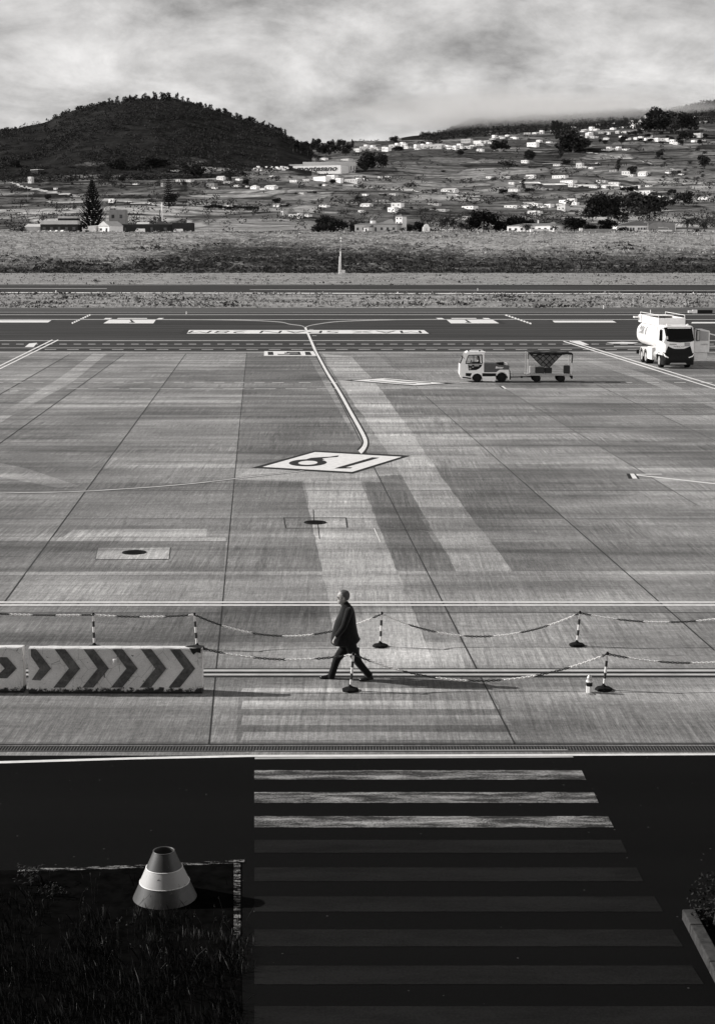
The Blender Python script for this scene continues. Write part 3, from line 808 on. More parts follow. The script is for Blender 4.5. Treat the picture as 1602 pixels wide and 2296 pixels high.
def make_barrier(xa, xb, yo, lab, chev):
    t = thing('concrete_barrier', lab, 'barrier', ((xa+xb)/2, Yb+yo, 0), 0, 'white concrete barriers with dark chevrons')
    inv = Vector(((xa+xb)/2, Yb+yo, 0)); L2 = (xb-xa)/2; TH = .30
    rr = []; zs = [(.0,.02),(.04,.0),(HB*.46,.05),(HB-.02,.08),(HB,.095)]
    N = 26; rng = random.Random(int(xa*10))
    mb = MB()
    for i in range(N+1):
        x = -L2+2*L2*i/N; ring_ = []
        for z, y in zs: ring_.append((x+(.012*rng.uniform(-1,1) if i in (0,N) else 0), y+rng.uniform(0,.004), z+rng.uniform(-.006,.004)*(z>0)))
        for z, y in reversed(zs): ring_.append((x, TH-y*.5, z+rng.uniform(-.006,.004)*(z>0)))
        rr.append(ring_)
    mb.loft(rr)
    mb.build('body', M['barrier'], t)
    for up_, lo_ in chev:
        c = MB()
        for q in (up_, lo_):
            if q is None: continue
            c.add([on_face(a, b_, .006)+Vector((0,yo,0))-inv for a, b_ in q], [tuple(range(len(q)))])
        c.build('chevron', M['chevron'], t, fix=False)
    return t
xa, xb = on_face(205, 600).x, on_face(1440, 600).x
ch = [([(222,386),(258,386),(365,525),(283,525),(222,436)], [(283,525),(365,525),(290,610),(228,606)])]
for k in range(5):
    d_ = 204.5*k
    ch.append(([(390+d_,386),(464+d_,386),(572+d_,525),(492+d_,525)], [(492+d_,525),(572+d_,525),(462+d_,661),(382+d_,661)]))
tb = make_barrier(xa, xb, 0, 'white concrete barrier with six dark chevrons pointing right, chipped at its foot', ch)
mb = MB().lathe([(.045,-.06),(.045,.035),(.04,.045),(.02,.047)], n=16)
o = mb.build('reflector', M['white_dull'], tb, smooth=False); o.location = on_face(822, 470, .03)-Vector(((xa+xb)/2, Yb, 0))
mb = MB(); rng = random.Random(3)
o_ = Vector((xb-.12, Yb+.2, HB))-Vector(((xa+xb)/2, Yb, 0))
mb.add([o_+Vector((.2*math.cos(a)*rng.uniform(.7,1.1), .12*math.sin(a)*rng.uniform(.6,1.1), .006 if k else .03)) for k, a in enumerate([i*.628 for i in range(10)])], [tuple(range(10))])
mb.add([o_+Vector(p) for p in ((-.12,-.13,.004),(.1,-.14,.004),(.1,-.155,-.09),(.02,-.15,-.07),(-.04,-.155,-.12))], [(0,4,3,2,1)])
mb.build('broken_corner', M['black_line'], tb)
xl = on_face(162, 600).x
make_barrier(xl-3.1, xl, .06, 'white concrete barrier cut by the left edge, only one chevron tip showing', [([(-40,450),(48,450),(116,530),(30,530)], [(30,530),(116,530),(48,600),(-40,600)])])

# ================================================================ WARNING LAMP
c = G(1319.5, 1553.0); s_ = pxm(c)
t = thing('warning_lamp', 'small battery warning lamp with clear dome standing on the apron beside a chain post', 'warning lamp', c)
n = 6
mb = MB().loft([[(r*math.cos(math.pi*(i+.5)/3), r*math.sin(math.pi*(i+.5)/3), z) for i in range(6)] for r, z in ((.062,0),(.062,.125),(.058,.13))])
mb.build('battery_case', M['white'], t)
mb = MB().loft([[(r*math.cos(math.pi*(i+.5)/3), r*math.sin(math.pi*(i+.5)/3), z) for i in range(6)] for r, z in ((.060,.13),(.064,.19),(.06,.205))]); mb.build('dark_band', M['black'], t)
MB().lathe([(.058,.205),(.066,.21),(.066,.235),(.055,.245)], n=20).build('collar', M['white'], t)
m, g, b, oc = new_mat('clear_ribbed_plastic'); b.inputs['Base Color'].default_value = (.75,.74,.73,1); b.inputs['Roughness'].default_value = .18; b.inputs['Transmission Weight'].default_value = .45; M['lens'] = m
pr = [(.050,.245)]
for k in range(7): pr += [(.052-.001*k-(.0 if k < 4 else (k-3)*.006), .255+.013*k), (.048-.001*k-(.0 if k < 4 else (k-3)*.007), .261+.013*k)]
pr.append((.01,.352)); MB().lathe(pr, n=24).build('lens_dome', M['lens'], t, smooth=True)
MB().tube([(-.02,-.06,.006),(.0,-.16,.006),(.09,-.17,.006),(.10,-.12,.006),(.06,-.06,.006)], .005, 6).build('carry_handle', M['black'], t)

# ================================================================ BIG STRIPED CONE
U3 = lambda a, b_: (270.3+.1237*a, 1874+.1237*b_)
cu_, cv_ = 369.9, 2011
c = G(cu_, cv_); sm = pxm(c); rb = 71.5*sm
ztop = AT(cu_, 1907.5, c.y).z; sm2 = ((c.y*CP)-(ztop-H)*SP)/FPX; rt = 23.5*sm2
t = thing('marker_cone', 'wide truncated cone with one white band between two grey bands, in the planting bed', 'cone', c)
m, g, b, oc = new_mat('scratched_cone_grey'); f1 = g.noise(oc, 4, 5, .7, .5); f2 = g.noise(g.map(oc, (6,6,1.2)), 6, 4, .7)
g.L(g.tint(g.m('ADD', g.m('MULTIPLY', g.ramp(f1, .3, .7, .7, 1.3), .062), g.ramp(f2, .70, .74, 0, .35))), b.inputs['Base Color']); b.inputs['Roughness'].default_value = .45; M['cone_grey'] = m
m, g, b, oc = new_mat('scratched_cone_white'); f2 = g.noise(g.map(oc, (5,5,1.2)), 4, 5, .7)
g.L(g.tint(g.ramp(f2, .64, .68, .46, .08)), b.inputs['Base Color']); b.inputs['Roughness'].default_value = .5; M['cone_white'] = m
def rz_(f): return (rb+(rt-rb)*f, ztop*f)
def band(f0, f1, extra=0):
    a, b_ = rz_(f0), rz_(f1); n_ = 48; mb = MB(); o = []
    for r, z in ((a[0]+extra, a[1]), (b_[0]+extra, b_[1])): o.append([(r*math.cos(2*math.pi*k/n_), r*math.sin(2*math.pi*k/n_), z) for k in range(n_)])
    return mb.loft(o, cap=False)
band(0.0, .345).build('lower_band', M['cone_grey'], t, smooth=True); band(.345, .655, .004).build('white_band', M['cone_white'], t, smooth=True); band(.655, 1).build('upper_band', M['cone_grey'], t, smooth=True)
a = rz_(.345); b_ = rz_(.655)
for q in (a, b_): MB().lathe([(q[0],q[1]-.006),(q[0]+.008,q[1]-.004),(q[0]+.008,q[1]+.004),(q[0],q[1]+.006)], n=48).build('band_edge', M['white'], t, smooth=True)
n_ = 40
MB().loft([[(r*math.cos(2*math.pi*k/n_), r*math.sin(2*math.pi*k/n_), z) for k in range(n_)] for r, z in ((rt+.002,ztop-.015),(rt+.006,ztop+.004),(rt-.008,ztop+.004),(rt-.008,ztop-.01),(rb*.9,.02))], cap=False).build('rim', M['cone_grey'], t, smooth=True)

# ================================================================ KERB WITH A PLANT AT THE LOWER RIGHT
kz = .14
mb = MB(); L_ = [(1527,2062),(1540,2085),(1560,2125),(1585,2172),(1625,2250),(1680,2360)]
A = [G(*p) for p in L_]; dirn = (A[-1]-A[0]).normalized(); nrm = Vector((-dirn.y, dirn.x, 0)); nrm = nrm if nrm.x > 0 else -nrm
ks = simple('kerb_stone', .05, .9, .4, 9, spec=.1, bmp=.4)  # shade at the lower right is put into the stone colour
kerb = thing('kerb', 'pale stone kerb of a planter cut by the right edge of the picture', 'kerb', A[0])
edges = [0, .45, 1.45, 2.45, 3.45, 4.45]
for i in range(5):
    s0, s1 = edges[i], edges[i+1]-.012; p = A[0]
    q = [p+dirn*s0, p+dirn*s1, p+dirn*s1+nrm*.16, p+dirn*s0+nrm*.16]
    q = [x_-p for x_ in q]
    MB().add([(v.x,v.y,0) for v in q]+[(v.x,v.y,kz) for v in q], [(3,2,1,0),(4,5,6,7),(0,1,5,4),(1,2,6,5),(2,3,7,6),(3,0,4,7)]).build('kerb_stone', ks, kerb, bevel=.015)
MB().add([(v.x,v.y,0) for v in (nrm*.16, nrm*.16+dirn*-.02, nrm*1.6-dirn*.02, nrm*1.6+dirn*.14)]+[(v.x,v.y,kz) for v in (nrm*.16, nrm*.16+dirn*-.02, nrm*1.6-dirn*.02, nrm*1.6+dirn*.14)], [(0,1,2,3),(7,6,5,4),(0,4,5,1),(1,5,6,2),(2,6,7,3),(3,7,4,0)]).build('end_stone', ks, kerb)
def leaf_cloud(mb, n, cen, rad, size, rng, flat=1.0, shell=.35, mi=0, lean=None):
    cx, cy, cz = cen
    for _ in range(n):
        while True:
            p = Vector((rng.uniform(-1,1), rng.uniform(-1,1), rng.uniform(-1,1)))
            if shell < p.length < 1: break
        c = Vector((cx+p.x*rad[0], cy+p.y*rad[1], cz+p.z*rad[2]))
        a = Vector((rng.gauss(0,1), rng.gauss(0,1), rng.gauss(0,1)*flat)).normalized(); b_ = a.cross(Vector((rng.gauss(0,1), rng.gauss(0,1), rng.gauss(0,1)))).normalized()
        s = size*rng.uniform(.6, 1.3)
        mb.add([c-a*s-b_*s*.15, c-b_*s*.5, c+a*s, c+b_*s*.5], [(0,1,2,3)], mi)
M['leaf'] = simple('leaf_dark', .022, .8, .4, 3, spec=.1)
M['leaf_pale'] = simple('leaf_pale', .16, .7, .4, 30, spec=.2)
rng = random.Random(5)
p = G(1600, 2075); t = thing('potted_shrub', 'small leafy shrub in the planter at the right edge', 'shrub', p)
mb = MB(); leaf_cloud(mb, 700, (.0,0,.32), (.34,.4,.36), .022, rng, shell=.2); mb.build('foliage', M['leaf'], t, fix=False)
MB().tube([(0,0,0),(.02,0,.2),(0,.02,.35)], [.02,.015,.008], 6).build('stem', M['dark'], t)

# weeds and grass in the planting bed
rng = random.Random(8); mb = MB()
def blade(mb, x, y, h, w_, lx, ly, mi=0):
    mb.add([(x-w_,y,0),(x+w_,y,0),(x+w_*.6+lx*.5,y+ly*.5,h*.6),(x+lx,y+ly,h)], [(0,1,2,3)], mi)
cnt = 0
while cnt < 5200:
    u = rng.uniform(-60, 560); v = rng.uniform(1975, 2330)
    den = mnoise.noise(Vector((u*.012, v*.014, 2)))+.25+(v-2110)/500
    if u > 520: den -= (u-520)/60
    if v < 2060 and u > 120: den -= .35
    if rng.random() > den+.2: continue
    p = G(u, v); h = rng.uniform(.04, .20)*(1.5 if rng.random() < .06 else 1)
    blade(mb, p.x, p.y, h, .0035, rng.gauss(0,.05), rng.gauss(0,.05), 0 if rng.random() < .965 else 1); cnt += 1
for _ in range(60):
    u = rng.uniform(60, 560); v = rng.uniform(2020, 2200); p = G(u, v); h = rng.uniform(.2,.42); lx = rng.gauss(0,.08)
    mb.tube([(p.x,p.y,0),(p.x+lx*.4,p.y,h*.6),(p.x+lx,p.y,h)], .0018, 3, 1)
    leaf_cloud(mb, 5, (p.x+lx, p.y, h-.02), (.008,.008,.04), .009, rng, mi=1, shell=0)
for (uc, vc) in ((320,2050),(420,2105),(452,2098),(500,2110),(540,2120),(520,2150),(548,2170),(345,2110)):
    p0 = G(uc, vc)
    for _ in range(34): blade(mb, p0.x+rng.gauss(0,.09), p0.y+rng.gauss(0,.08), rng.uniform(.05,.14), .005, rng.gauss(0,.02), rng.gauss(0,.02), 1)
tag(mb.build('grass', [simple('bed_grass', .007, .9, .4, 4, spec=.1), simple('bed_grass_tips', .085, .9, .5, 6, spec=.1)], fix=False), 'weeds and thin grass growing in the dark planting bed', 'grass', kind='stuff')  # blade colours kept near black in place of shade over the bed
# leafy plant in the dark at the left edge
for (uc, vc, lab, sc_) in ((70, 1985, 'leafy plant at the left edge, highest of the bed plants', 1.0), (118, 2010, 'lower leafy plant in the bed just right of the edge plant', .7)):
    p = G(uc, vc); t = thing('leafy_plant', lab, 'plant', p); mb = MB(); rng = random.Random(uc)
    for i in range(60):
        a = rng.uniform(0, 6.28); l = rng.uniform(.05,.12)*sc_; z0 = rng.uniform(.02,.25)*sc_; q = Vector((rng.gauss(0,.08), rng.gauss(0,.08), z0)); d_ = Vector((math.cos(a), math.sin(a), rng.uniform(.1,.9))).normalized(); s2 = d_.cross(Vector((0,0,1))).normalized()*.013*sc_
        mb.add([q, q+d_*l*.5+s2, q+d_*l-Vector((0,0,.04)), q+d_*l*.5-s2], [(0,1,2,3)])
    mb.build('foliage', M['leaf'], t, fix=False); MB().tube([(0,0,0),(.01,0,.16)], .012, 5).build('stem', M['dark'], t)

# ================================================================ BAGGAGE TUG
D1 = DZ(1120, 850, 4.712)
Yt = G(1095, 857.2).y
C0 = G(1095, 857.2)
def tp(a, b_): p = AT(*D1(a, b_), Yt); return (p.x-C0.x, p.z)
def poly(*pts): return [tp(*q) for q in pts]
tug = thing('baggage_tug', 'white airport tug with a small cab and dark engine cover, pulling a baggage cart', 'tug', C0)
def arc(cx, cy, r, a0, a1, n=8): return [(cx+r*math.cos(R(a0+(a1-a0)*i/n)), cy-r*math.sin(R(a0+(a1-a0)*i/n))) for i in range(n+1)]
Wt = 1.35
low = [(128,436),(107,385),(112,262),(392,262),(392,362),(535,360),(575,330),(682,330),(690,360),(690,448)]+arc(600,428,72,-12,192)+[(520,468),(380,462)]+arc(312,436,62,-8,188)+[(244,441)]
for y0, y1 in ((0, .10), (Wt-.10, Wt)): pass
mb = MB(); mb.prism(poly(*low), 0, .12); mb.prism(poly(*low), Wt-.12, Wt)
mid = [(128,430),(107,385),(112,262),(392,262),(392,362),(535,360),(575,330),(682,330),(690,360),(690,400),(240,400),(240,430)]
mb.prism(poly(*mid), .12, Wt-.12)
mb.build('body', M['white'], tug)
# upper cab: frames round the windows
outr = [(112,264),(128,248),(148,188),(176,135),(210,118),(398,120),(392,264)]
innr = [(178,262),(178,240),(186,212),(196,182),(210,160),(370,156),(372,262)]
def frame(y0, y1):
    mb = MB(); A, B = poly(*outr), poly(*innr)
    for i in range(6):
        mb.prism([A[i], A[i+1], B[i+1], B[i]], y0, y1)
    return mb
f = frame(0, .05); f2_ = frame(Wt-.05, Wt)
f.v += f2_.v; o = len(f.v)//2; f.f += [tuple(i+o for i in q) for q in f2_.f]; f.mi += f2_.mi
ro = [(176,135),(210,118),(398,120),(398,134),(215,134),(190,150)]; f.prism(poly(*ro), .05, Wt-.05)
f.prism(poly((372,134),(398,134),(392,264),(372,264)), .05, Wt-.05)
f.build('cab_frame', M['white'], tug)
MB().prism(poly((112,262),(128,248),(150,190),(160,190),(140,250),(130,262)), .08, Wt-.08).build('windscreen', M['glass_dark'], tug)
wm = MB()
for pts in ([(176,262),(178,236),(208,160),(214,164),(186,238),(186,262)], [(178,250),(372,250),(372,262),(178,262)], [(208,156),(370,152),(370,162),(208,164)], [(364,156),(374,156),(374,262),(364,262)], [(262,160),(266,160),(266,250),(262,250)], [(276,160),(280,160),(280,250),(276,250)]):
    wm.prism(poly(*pts), -.012, .03)
wm.build('window_frame', M['black'], tug)
MB().prism(poly((205,268),(372,268),(360,295),(335,318),(300,334),(212,338)), -.012, .0).build('door_panel', M['black'], tug)
mb = MB(); mb.prism(poly((278,274),(335,274),(335,290),(278,290)), -.018, -.0121); mb.prism(poly((218,306),(240,306),(240,328),(218,328)), -.018, -.0121); mb.prism(poly((252,294),(272,294),(272,306),(252,306)), -.018, -.0121); mb.prism(poly((218,272),(252,272),(252,286),(218,286)), -.018, -.0121)
split_build(mb, 'door_sticker', M['grey'], tug)
mb = MB()
mb.prism(poly((178,368),(250,372),(232,412),(178,402)), -.012, 0); mb.prism(poly((140,412),(246,424),(240,440),(142,428)), -.014, 0); mb.prism(poly((372,370),(535,372),(532,408),(372,408)), -.012, 0)
split_build(mb, 'side_vent', M['black'], tug)
MB().prism(poly((394,262),(560,264),(562,274),(688,284),(688,329),(575,329),(535,358),(394,360)), -.008, Wt*.98).build('engine_cover', simple('engine_cover_grey', .075, .5, .2, 8), tug)
mb = MB(); x0, z0 = tp(527, 317); x1, z1 = tp(622, 291)
text_on(mb, 'Binter', (x0, -.014, z0), (x1-x0, 0, 0), (0, 0, z1-z0), .03, .15); mb.build('lettering', M['white'], tug, fix=False)
mb = MB()
for a, b_, w2, h2 in ((560,264,30,16),(585,260,24,14),(612,262,30,18)): mb.prism(poly((a-w2/2,b_+h2),(a-w2/2,b_-h2*.6),(a+w2/2,b_-h2),(a+w2/2,b_+h2)), .25, .7)
split_build(mb, 'engine_fitting', M['black'], tug)
cx_, cz_ = tp(655, 270); MB().lathe([(.10,-.12),(.12,-.03),(.12,.05),(.06,.09)], (cx_, .5, cz_), 16).build('round_cap', M['white'], tug, smooth=True)
MB().prism(poly((684,330),(700,345),(706,445),(684,450)), .02, Wt-.02).build('rear_bumper', M['black'], tug)
mb = MB().prism(poly((128,165),(142,160),(140,195),(132,195)), -.16, -.10); mb.tube([(tp(146,178)[0], -.13, tp(146,178)[1]), (tp(160,200)[0], .0, tp(160,200)[1])], .012, 6); mb.build('mirror', M['black'], tug)
mb = MB()
for a in (215, 345):
    p = tp(a, 118); mb.lathe([(.05,0),(.05,.05),(.02,.07)], (p[0], .3, p[1]), 10)
split_build(mb, 'roof_fitting', M['black'], tug)
p = tp(398, 124); MB().lathe([(.06,-.05),(.06,.03),(.03,.05)], (p[0]+.03, .2, p[1]), 12).build('roof_lamp', M['white'], tug)
def wheel(parent, cx, cz, r, y, w_=.2, hubr=.5):
    o = MB().lathe([(r*.6,0),(r*.93,0),(r,.03),(r,w_-.03),(r*.93,w_),(r*.6,w_)], n=24, axis='Y').build('wheel', M['rubber'], parent, smooth=False)
    o.location = (cx, y, cz)
    h_ = MB().lathe([(r*.12,.0),(r*hubr,.015),(r*hubr,.05)], (0,-.012,0), 16, axis='Y').build('hub', M['hub'] if hubr > .5 else M['black'], o)
    return o
for a, r_ in ((312, 52), (600, 56)):
    p = tp(a, 480); rr = r_*.901/4.712*pxm(C0)
    wheel(tug, p[0], rr, rr, .02); wheel(tug, p[0], rr, rr, Wt-.22)
MB().prism(poly((260,262),(360,262),(360,250),(350,200),(345,200),(338,248),(260,250)), .45, .95).build('seat', M['black'], tug)
mb = MB().tube([(tp(236,262)[0], .6, tp(236,262)[1]), (tp(250,238)[0], .6, tp(250,238)[1])], .015, 6); p = tp(250, 236)
mb.tube([(p[0]+.06*math.sin(k*.628)*.3, .6+.17*math.cos(k*.628), p[1]+.17*math.sin(k*.628)*.5) for k in range(11)], .012, 5); mb.build('steering_wheel', M['black'], tug)

# ================================================================ BAGGAGE CART
Cc = G(1230, 857.4)
def cp(a, b_): p = AT(*D1(a, b_), Cc.y); return (p.x-Cc.x, p.z)
def cpoly(*pts): return [cp(*q) for q in pts]
cart = thing('baggage_cart', 'four wheeled baggage cart with a net hung from its roof frame, towed by the tug', 'baggage cart', Cc)
Wc = 1.45
z1 = cp(0, 380)[1]; x0, x1 = cp(905, 0)[0], cp(1428, 0)[0]; z0 = cp(0, 400)[1]; zt = cp(0, 140)[1]
MB().box(x0-.05, x1, 0, Wc, z0, z1).build('deck', M['steel'], cart, bevel=.01)
for x in (x0+.01, x1-.05):
    for y in (.02, Wc-.08): MB().box(x, x+.06, y, y+.06, z1, zt).build('corner_post', M['white_dull'], cart)
mb = MB()
mb.box(x0+.07, x1-.05, .02, .08, zt-.06, zt); mb.box(x0+.07, x1-.05, Wc-.08, Wc-.02, zt-.06, zt); mb.box(x0+.01, x0+.07, .02, Wc-.02, zt, zt+.05); mb.box(x1-.05, x1+.01, .02, Wc-.02, zt, zt+.05)
mb.build('roof_frame', M['steel'], cart)
# rolled canopy, drooping edge
rng = random.Random(4); mb = MB(); rr = []
N = 26
for i in range(N+1):
    x = x0+.1+(x1-x0-.12)*i/N; h_ = .055+.02*math.sin(i*1.3)+.012*rng.random()
    rr.append([(x, -.03+ .08*math.cos(t_)*1.0, zt-.01+h_*math.sin(t_)) for t_ in [k*math.pi/4 for k in range(8)]])
mb.loft(rr); rr = []
for i in range(9):
    x = x0+.1+(x1-x0-.12)*i/8
    rr.append([(x, y, zt+.035+.02*math.sin(i*2+y*7)) for y in (0, Wc*.33, Wc*.66, Wc)]+[(x, y, zt+.01+.02*math.sin(i*2+y*7)) for y in (Wc, Wc*.66, Wc*.33, 0)])
mb.loft(rr); mb.tube([(x1+.02,-.02,zt),(x1+.03,-.03,zt-.3),(x1-.01,-.02,zt-.6)], .03, 6); mb.tube([(x0+.04,-.02,zt),(x0+.03,-.03,zt-.35)], .025, 6)
mb.build('canopy', M['black'], cart)
# net: dark sheet with lattice straps
mb = MB(); q = cpoly((938,158),(1300,152),(1152,302),(1072,292))
n_ = 14; rng = random.Random(9)
pts = []
for j in range(n_+1):
    t_ = j/n_
    for i in range(n_+1):
        s_ = i/n_; a_ = Vector(q[0]).lerp(Vector(q[1]), s_); b_ = Vector(q[3]).lerp(Vector(q[2]), s_); p = a_.lerp(b_, t_)
        pts.append((p.x, .02-.10*math.sin(math.pi*t_)*math.sin(math.pi*s_)+.02*math.sin(i*1.9+j*1.1), p.y))
mb.add(pts, [(j*(n_+1)+i, j*(n_+1)+i+1, (j+1)*(n_+1)+i+1, (j+1)*(n_+1)+i) for j in range(n_) for i in range(n_)])
mb.build('net_sheet', simple('net_sheet_grey', .13, .6, .5, 6), cart, smooth=True, fix=False)
mb = MB()
def strap(a, b_):
    p, r_ = Vector(cp(*a)), Vector(cp(*b_)); d_ = (r_-p).normalized(); n2 = Vector((-d_.y, d_.x))*.022
    mb.prism([tuple(p+n2), tuple(r_+n2), tuple(r_-n2), tuple(p-n2)], -.135, -.12)
for a, b_ in (((938,158),(1072,292)),((1000,157),(1152,302)),((1075,156),(1185,268)),((1150,155),(1222,232)),((1225,154),(1262,192)),((1300,152),(1152,302)),((1240,153),(1090,300)),((1165,154),(1048,268)),((1090,156),(1012,232)),((1020,157),(972,192)),((938,158),(1300,152))):
    strap(a, b_)
mb.build('net_strap', M['black'], cart)
for a in (1012, 1298):
    p = cp(a, 480); rr = 45*.901/4.712*pxm(Cc); wheel(cart, p[0], rr, rr, .05, .16, .35); wheel(cart, p[0], rr, rr, Wc-.21, .16, .35)
mb = MB()
for a in (1012, 1298):
    p = cp(a, 440); mb.box(p[0]-.04, p[0]+.04, .1, Wc-.1, p[1]-.03, p[1]+.03); mb.box(p[0]-.10, p[0]+.10, .15, .25, p[1], z0); mb.box(p[0]-.10, p[0]+.10, Wc-.25, Wc-.15, p[1], z0)
split_build(mb, 'axle', M['black'], cart)
mb = MB(); p, q_ = cp(708, 428), cp(985, 422); mb.tube([(p[0], Wc/2, p[1]), (q_[0], Wc/2, q_[1])], .03, 8)
p = cp(848, 426); mb.lathe([(.02,-.1),(.07,-.03),(.07,.03),(.02,.1)], (p[0], Wc/2, p[1]), 10, axis='X'); p2 = cp(985, 420)
mb.tube([(p[0]+.03, Wc/2, p[1]), (p2[0]+.1, .25, p2[1])], .02, 6); mb.tube([(p[0]+.03, Wc/2, p[1]), (p2[0]+.1, Wc-.25, p2[1])], .02, 6)
mb.build('tow_bar', M['black'], cart)
mb = MB(); mb.tube([(cp(715,424)[0],Wc/2,cp(715,424)[1]),(cp(715,392)[0],Wc/2,cp(715,392)[1]),(cp(745,392)[0],Wc/2,cp(745,392)[1]),(cp(745,424)[0],Wc/2,cp(745,424)[1])], .01, 5); mb.build('hitch_handle', M['black'], cart)
mb = MB(); mb.prism(cpoly((1392,400),(1432,400),(1434,436),(1415,438)), .05, .15); mb.tube([(cp(1340,404)[0],.2,cp(1340,404)[1]),(cp(1315,432)[0],.2,cp(1315,432)[1])], .012, 5); split_build(mb, 'brake_foot', M['black'], cart)
def suitcase(lab, a0, a1, b0, y0, mat_, dz=.0, hard=False):
    xa_, za = cp(a0, 0)[0], cp(0, b0)[1]; xb_ = cp(a1, 0)[0]
    t = thing('suitcase', lab, 'suitcase', (Cc.x+(xa_+xb_)/2, Cc.y+y0, z1+.002)); w2 = (xb_-xa_)/2; h_ = za-z1
    o = MB().box(-w2, w2, 0, .32, .03, h_).build('shell', mat_, t, bevel=.05)
    mb = MB().tube([(-.09,.16,h_-.01),(-.09,.16,h_+.035),(.09,.16,h_+.035),(.09,.16,h_-.01)], .010, 5); mb.build('handle', M['black'], t)
    for x in (-w2+.05, w2-.05): MB().lathe([(.025,0),(.025,.03)], (x, .14, .025), 10, axis='Y').build('caster', M['black'], t)
    mb = MB()
    for k in range(4): xx = -w2+(k+.8)*2*w2/4.6; mb.box(xx, xx+.012, -.006, .0, .1, h_-.08)
    mb.build('rib', mat_, t)
suitcase('pale ribbed suitcase upright at the front end of the baggage cart', 934, 1000, 288, .10, simple('pale_suitcase', .38, .4, .15, 20))
suitcase('wide black suitcase in the middle of the cart, next to the pale one', 1004, 1108, 302, .12, simple('black_suitcase', .014, .5, .2, 20))
suitcase('black suitcase right of the middle under the tip of the net', 1112, 1200, 308, .16, simple('black_suitcase_cloth', .010, .7, .2, 20))
suitcase('upright black suitcase alone at the rear end of the cart', 1337, 1410, 284, .10, simple('charcoal_suitcase', .016, .6, .2, 20))

# ================================================================ FUEL TRUCK
Ya = G(1470, 824).y; Yf = Ya-1.4; dpt = Yf*CP+H*SP
Xf = (1485.3-CU)/FPX*dpt
truck = thing('fuel_truck', 'white three axle aircraft fuel truck facing the camera with its cab door open', 'fuel truck', (Xf, Yf, 0), R(2.5))
SC = 237.7
def fp(a, b_): return ((a-735)/SC, (1067-b_)/SC)
W2 = 2.26
mb = MB()
# cab shell as a loft of plan sections (rounded front corners)
def plan(z, yf, w_=W2, yb=2.1, r_=.28, inset=0):
    pts = [(inset, yb), (inset, yf+r_)]+[(inset+r_-r_*math.cos(a), yf+r_-r_*math.sin(a)) for a in (R(30), R(60), R(90))]
    return [(x, y, z) for x, y in pts]+[(w_-x, y, z) for x, y in reversed(pts)]
rings = [plan(.95,.02), plan(1.3,.0), plan(1.75,.02), plan(1.95,.05), plan(2.9,.28,inset=.04), plan(3.02,.42,inset=.10), plan(3.06,.6,inset=.2)]
mb.loft(rings); mb.build('cab', M['white'], truck, smooth=False)
# windscreen hugging the cab
def fy(z): return interp(z, [.4,.95,1.3,1.75,1.95,2.9,3.02], [-.02,.02,0,.02,.05,.28,.42])
def front(mb, pts, th=.02, mi=0, curve=True, n=14):
    # cut a front-view polygon into columns so that it wraps round the rounded corners
    P = [fp(*p) if len(p) == 2 else p for p in pts]
    xs = sorted(set([min(p[0] for p in P)+(max(p[0] for p in P)-min(p[0] for p in P))*i/n for i in range(n+1)]))
    def span(x):
        zs_ = []
        for i in range(len(P)):
            (xa, za), (xb_, zb) = P[i], P[(i+1) % len(P)]
            if (xa-x)*(xb_-x) <= 0 and abs(xa-xb_) > 1e-9: zs_.append(za+(zb-za)*(x-xa)/(xb_-xa))
        return (min(zs_), max(zs_)) if zs_ else None
    def yy(x, z):
        r_ = .28; y = fy(z)
        dx = min(x, W2-x)
        if dx < r_ and curve: dx = max(dx, .005); y += r_-math.sqrt(max(0, r_*r_-(r_-dx)**2))
        return y-th
    prev = None
    for x in xs:
        sp_ = span(min(max(x, min(p[0] for p in P)+1e-5), max(p[0] for p in P)-1e-5))
        if sp_ is None: prev = None; continue
        col_ = [(x, yy(x, sp_[0]+(sp_[1]-sp_[0])*k/6), sp_[0]+(sp_[1]-sp_[0])*k/6) for k in range(7)]
        if prev:
            mb.add(prev+col_, [(k, 7+k, 8+k, k+1) for k in range(6)], mi)
        prev = col_
    return mb
front(MB(), [(748,368),(1255,368),(1262,590),(1190,612),(1000,622),(830,608),(752,585)], .02).build('windscreen', M['glass_dark'], truck, fix=False)
mb = MB(); front(mb, [(768,515),(808,515),(808,567),(768,567)], .03); mb.build('windscreen_card', M['white_dull'], truck, fix=False)
mb = MB(); front(mb, [(740,345),(1215,345),(1225,366),(742,366)], .06); mb.build('sun_visor', M['white'], truck, fix=False)
mb = MB(); front(mb, [(800,680),(905,726),(1085,726),(1195,680),(1165,805),(1268,800),(1268,930),(728,930),(728,785),(822,805)], .03); mb.build('grille', M['black'], truck, fix=False)
MB().add([(0,0,0)],[]) 
bmp_ = MB(); bmp_.loft([plan(.28,.02,r_=.3), plan(.62,-.06,r_=.3), plan(.95,-.02,r_=.3)]); 
# keep only the front part of the bumper
bmp_.v = [(x, min(y, .75), z) for x, y, z in bmp_.v]; bmp_.build('bumper', M['black'], truck)
for pts, k in (([(690+45,798),(745,800),(770,842),(822,868),(815,884),(760,862),(738,832)], 0), ([(1268,798),(1256,802),(1230,842),(1160,868),(1165,884),(1235,862),(1264,832)], 1)):
    front(MB(), pts, .07, n=10).build('headlight', M['white'], truck, fix=False)
front(MB(), [(840,963),(1128,963),(1132,990),(836,990)], .09).build('number_plate_strip', M['grey'], truck, fix=False)
mb = MB(); x0, z0 = fp(905, 702); x1, z1_ = fp(1086, 676); text_on(mb, 'IVECO', (x0, -.01, z0), (x1-x0,0,0), (0,.01,z1_-z0), .02)
x0, z0 = fp(832, 664); x1, z1_ = fp(950, 640); text_on(mb, 'moeve', (x0, -.01, z0), (x1-x0,0,0), (0,.01,z1_-z0), .03); mb.build('lettering', M['grey'], truck, fix=False)
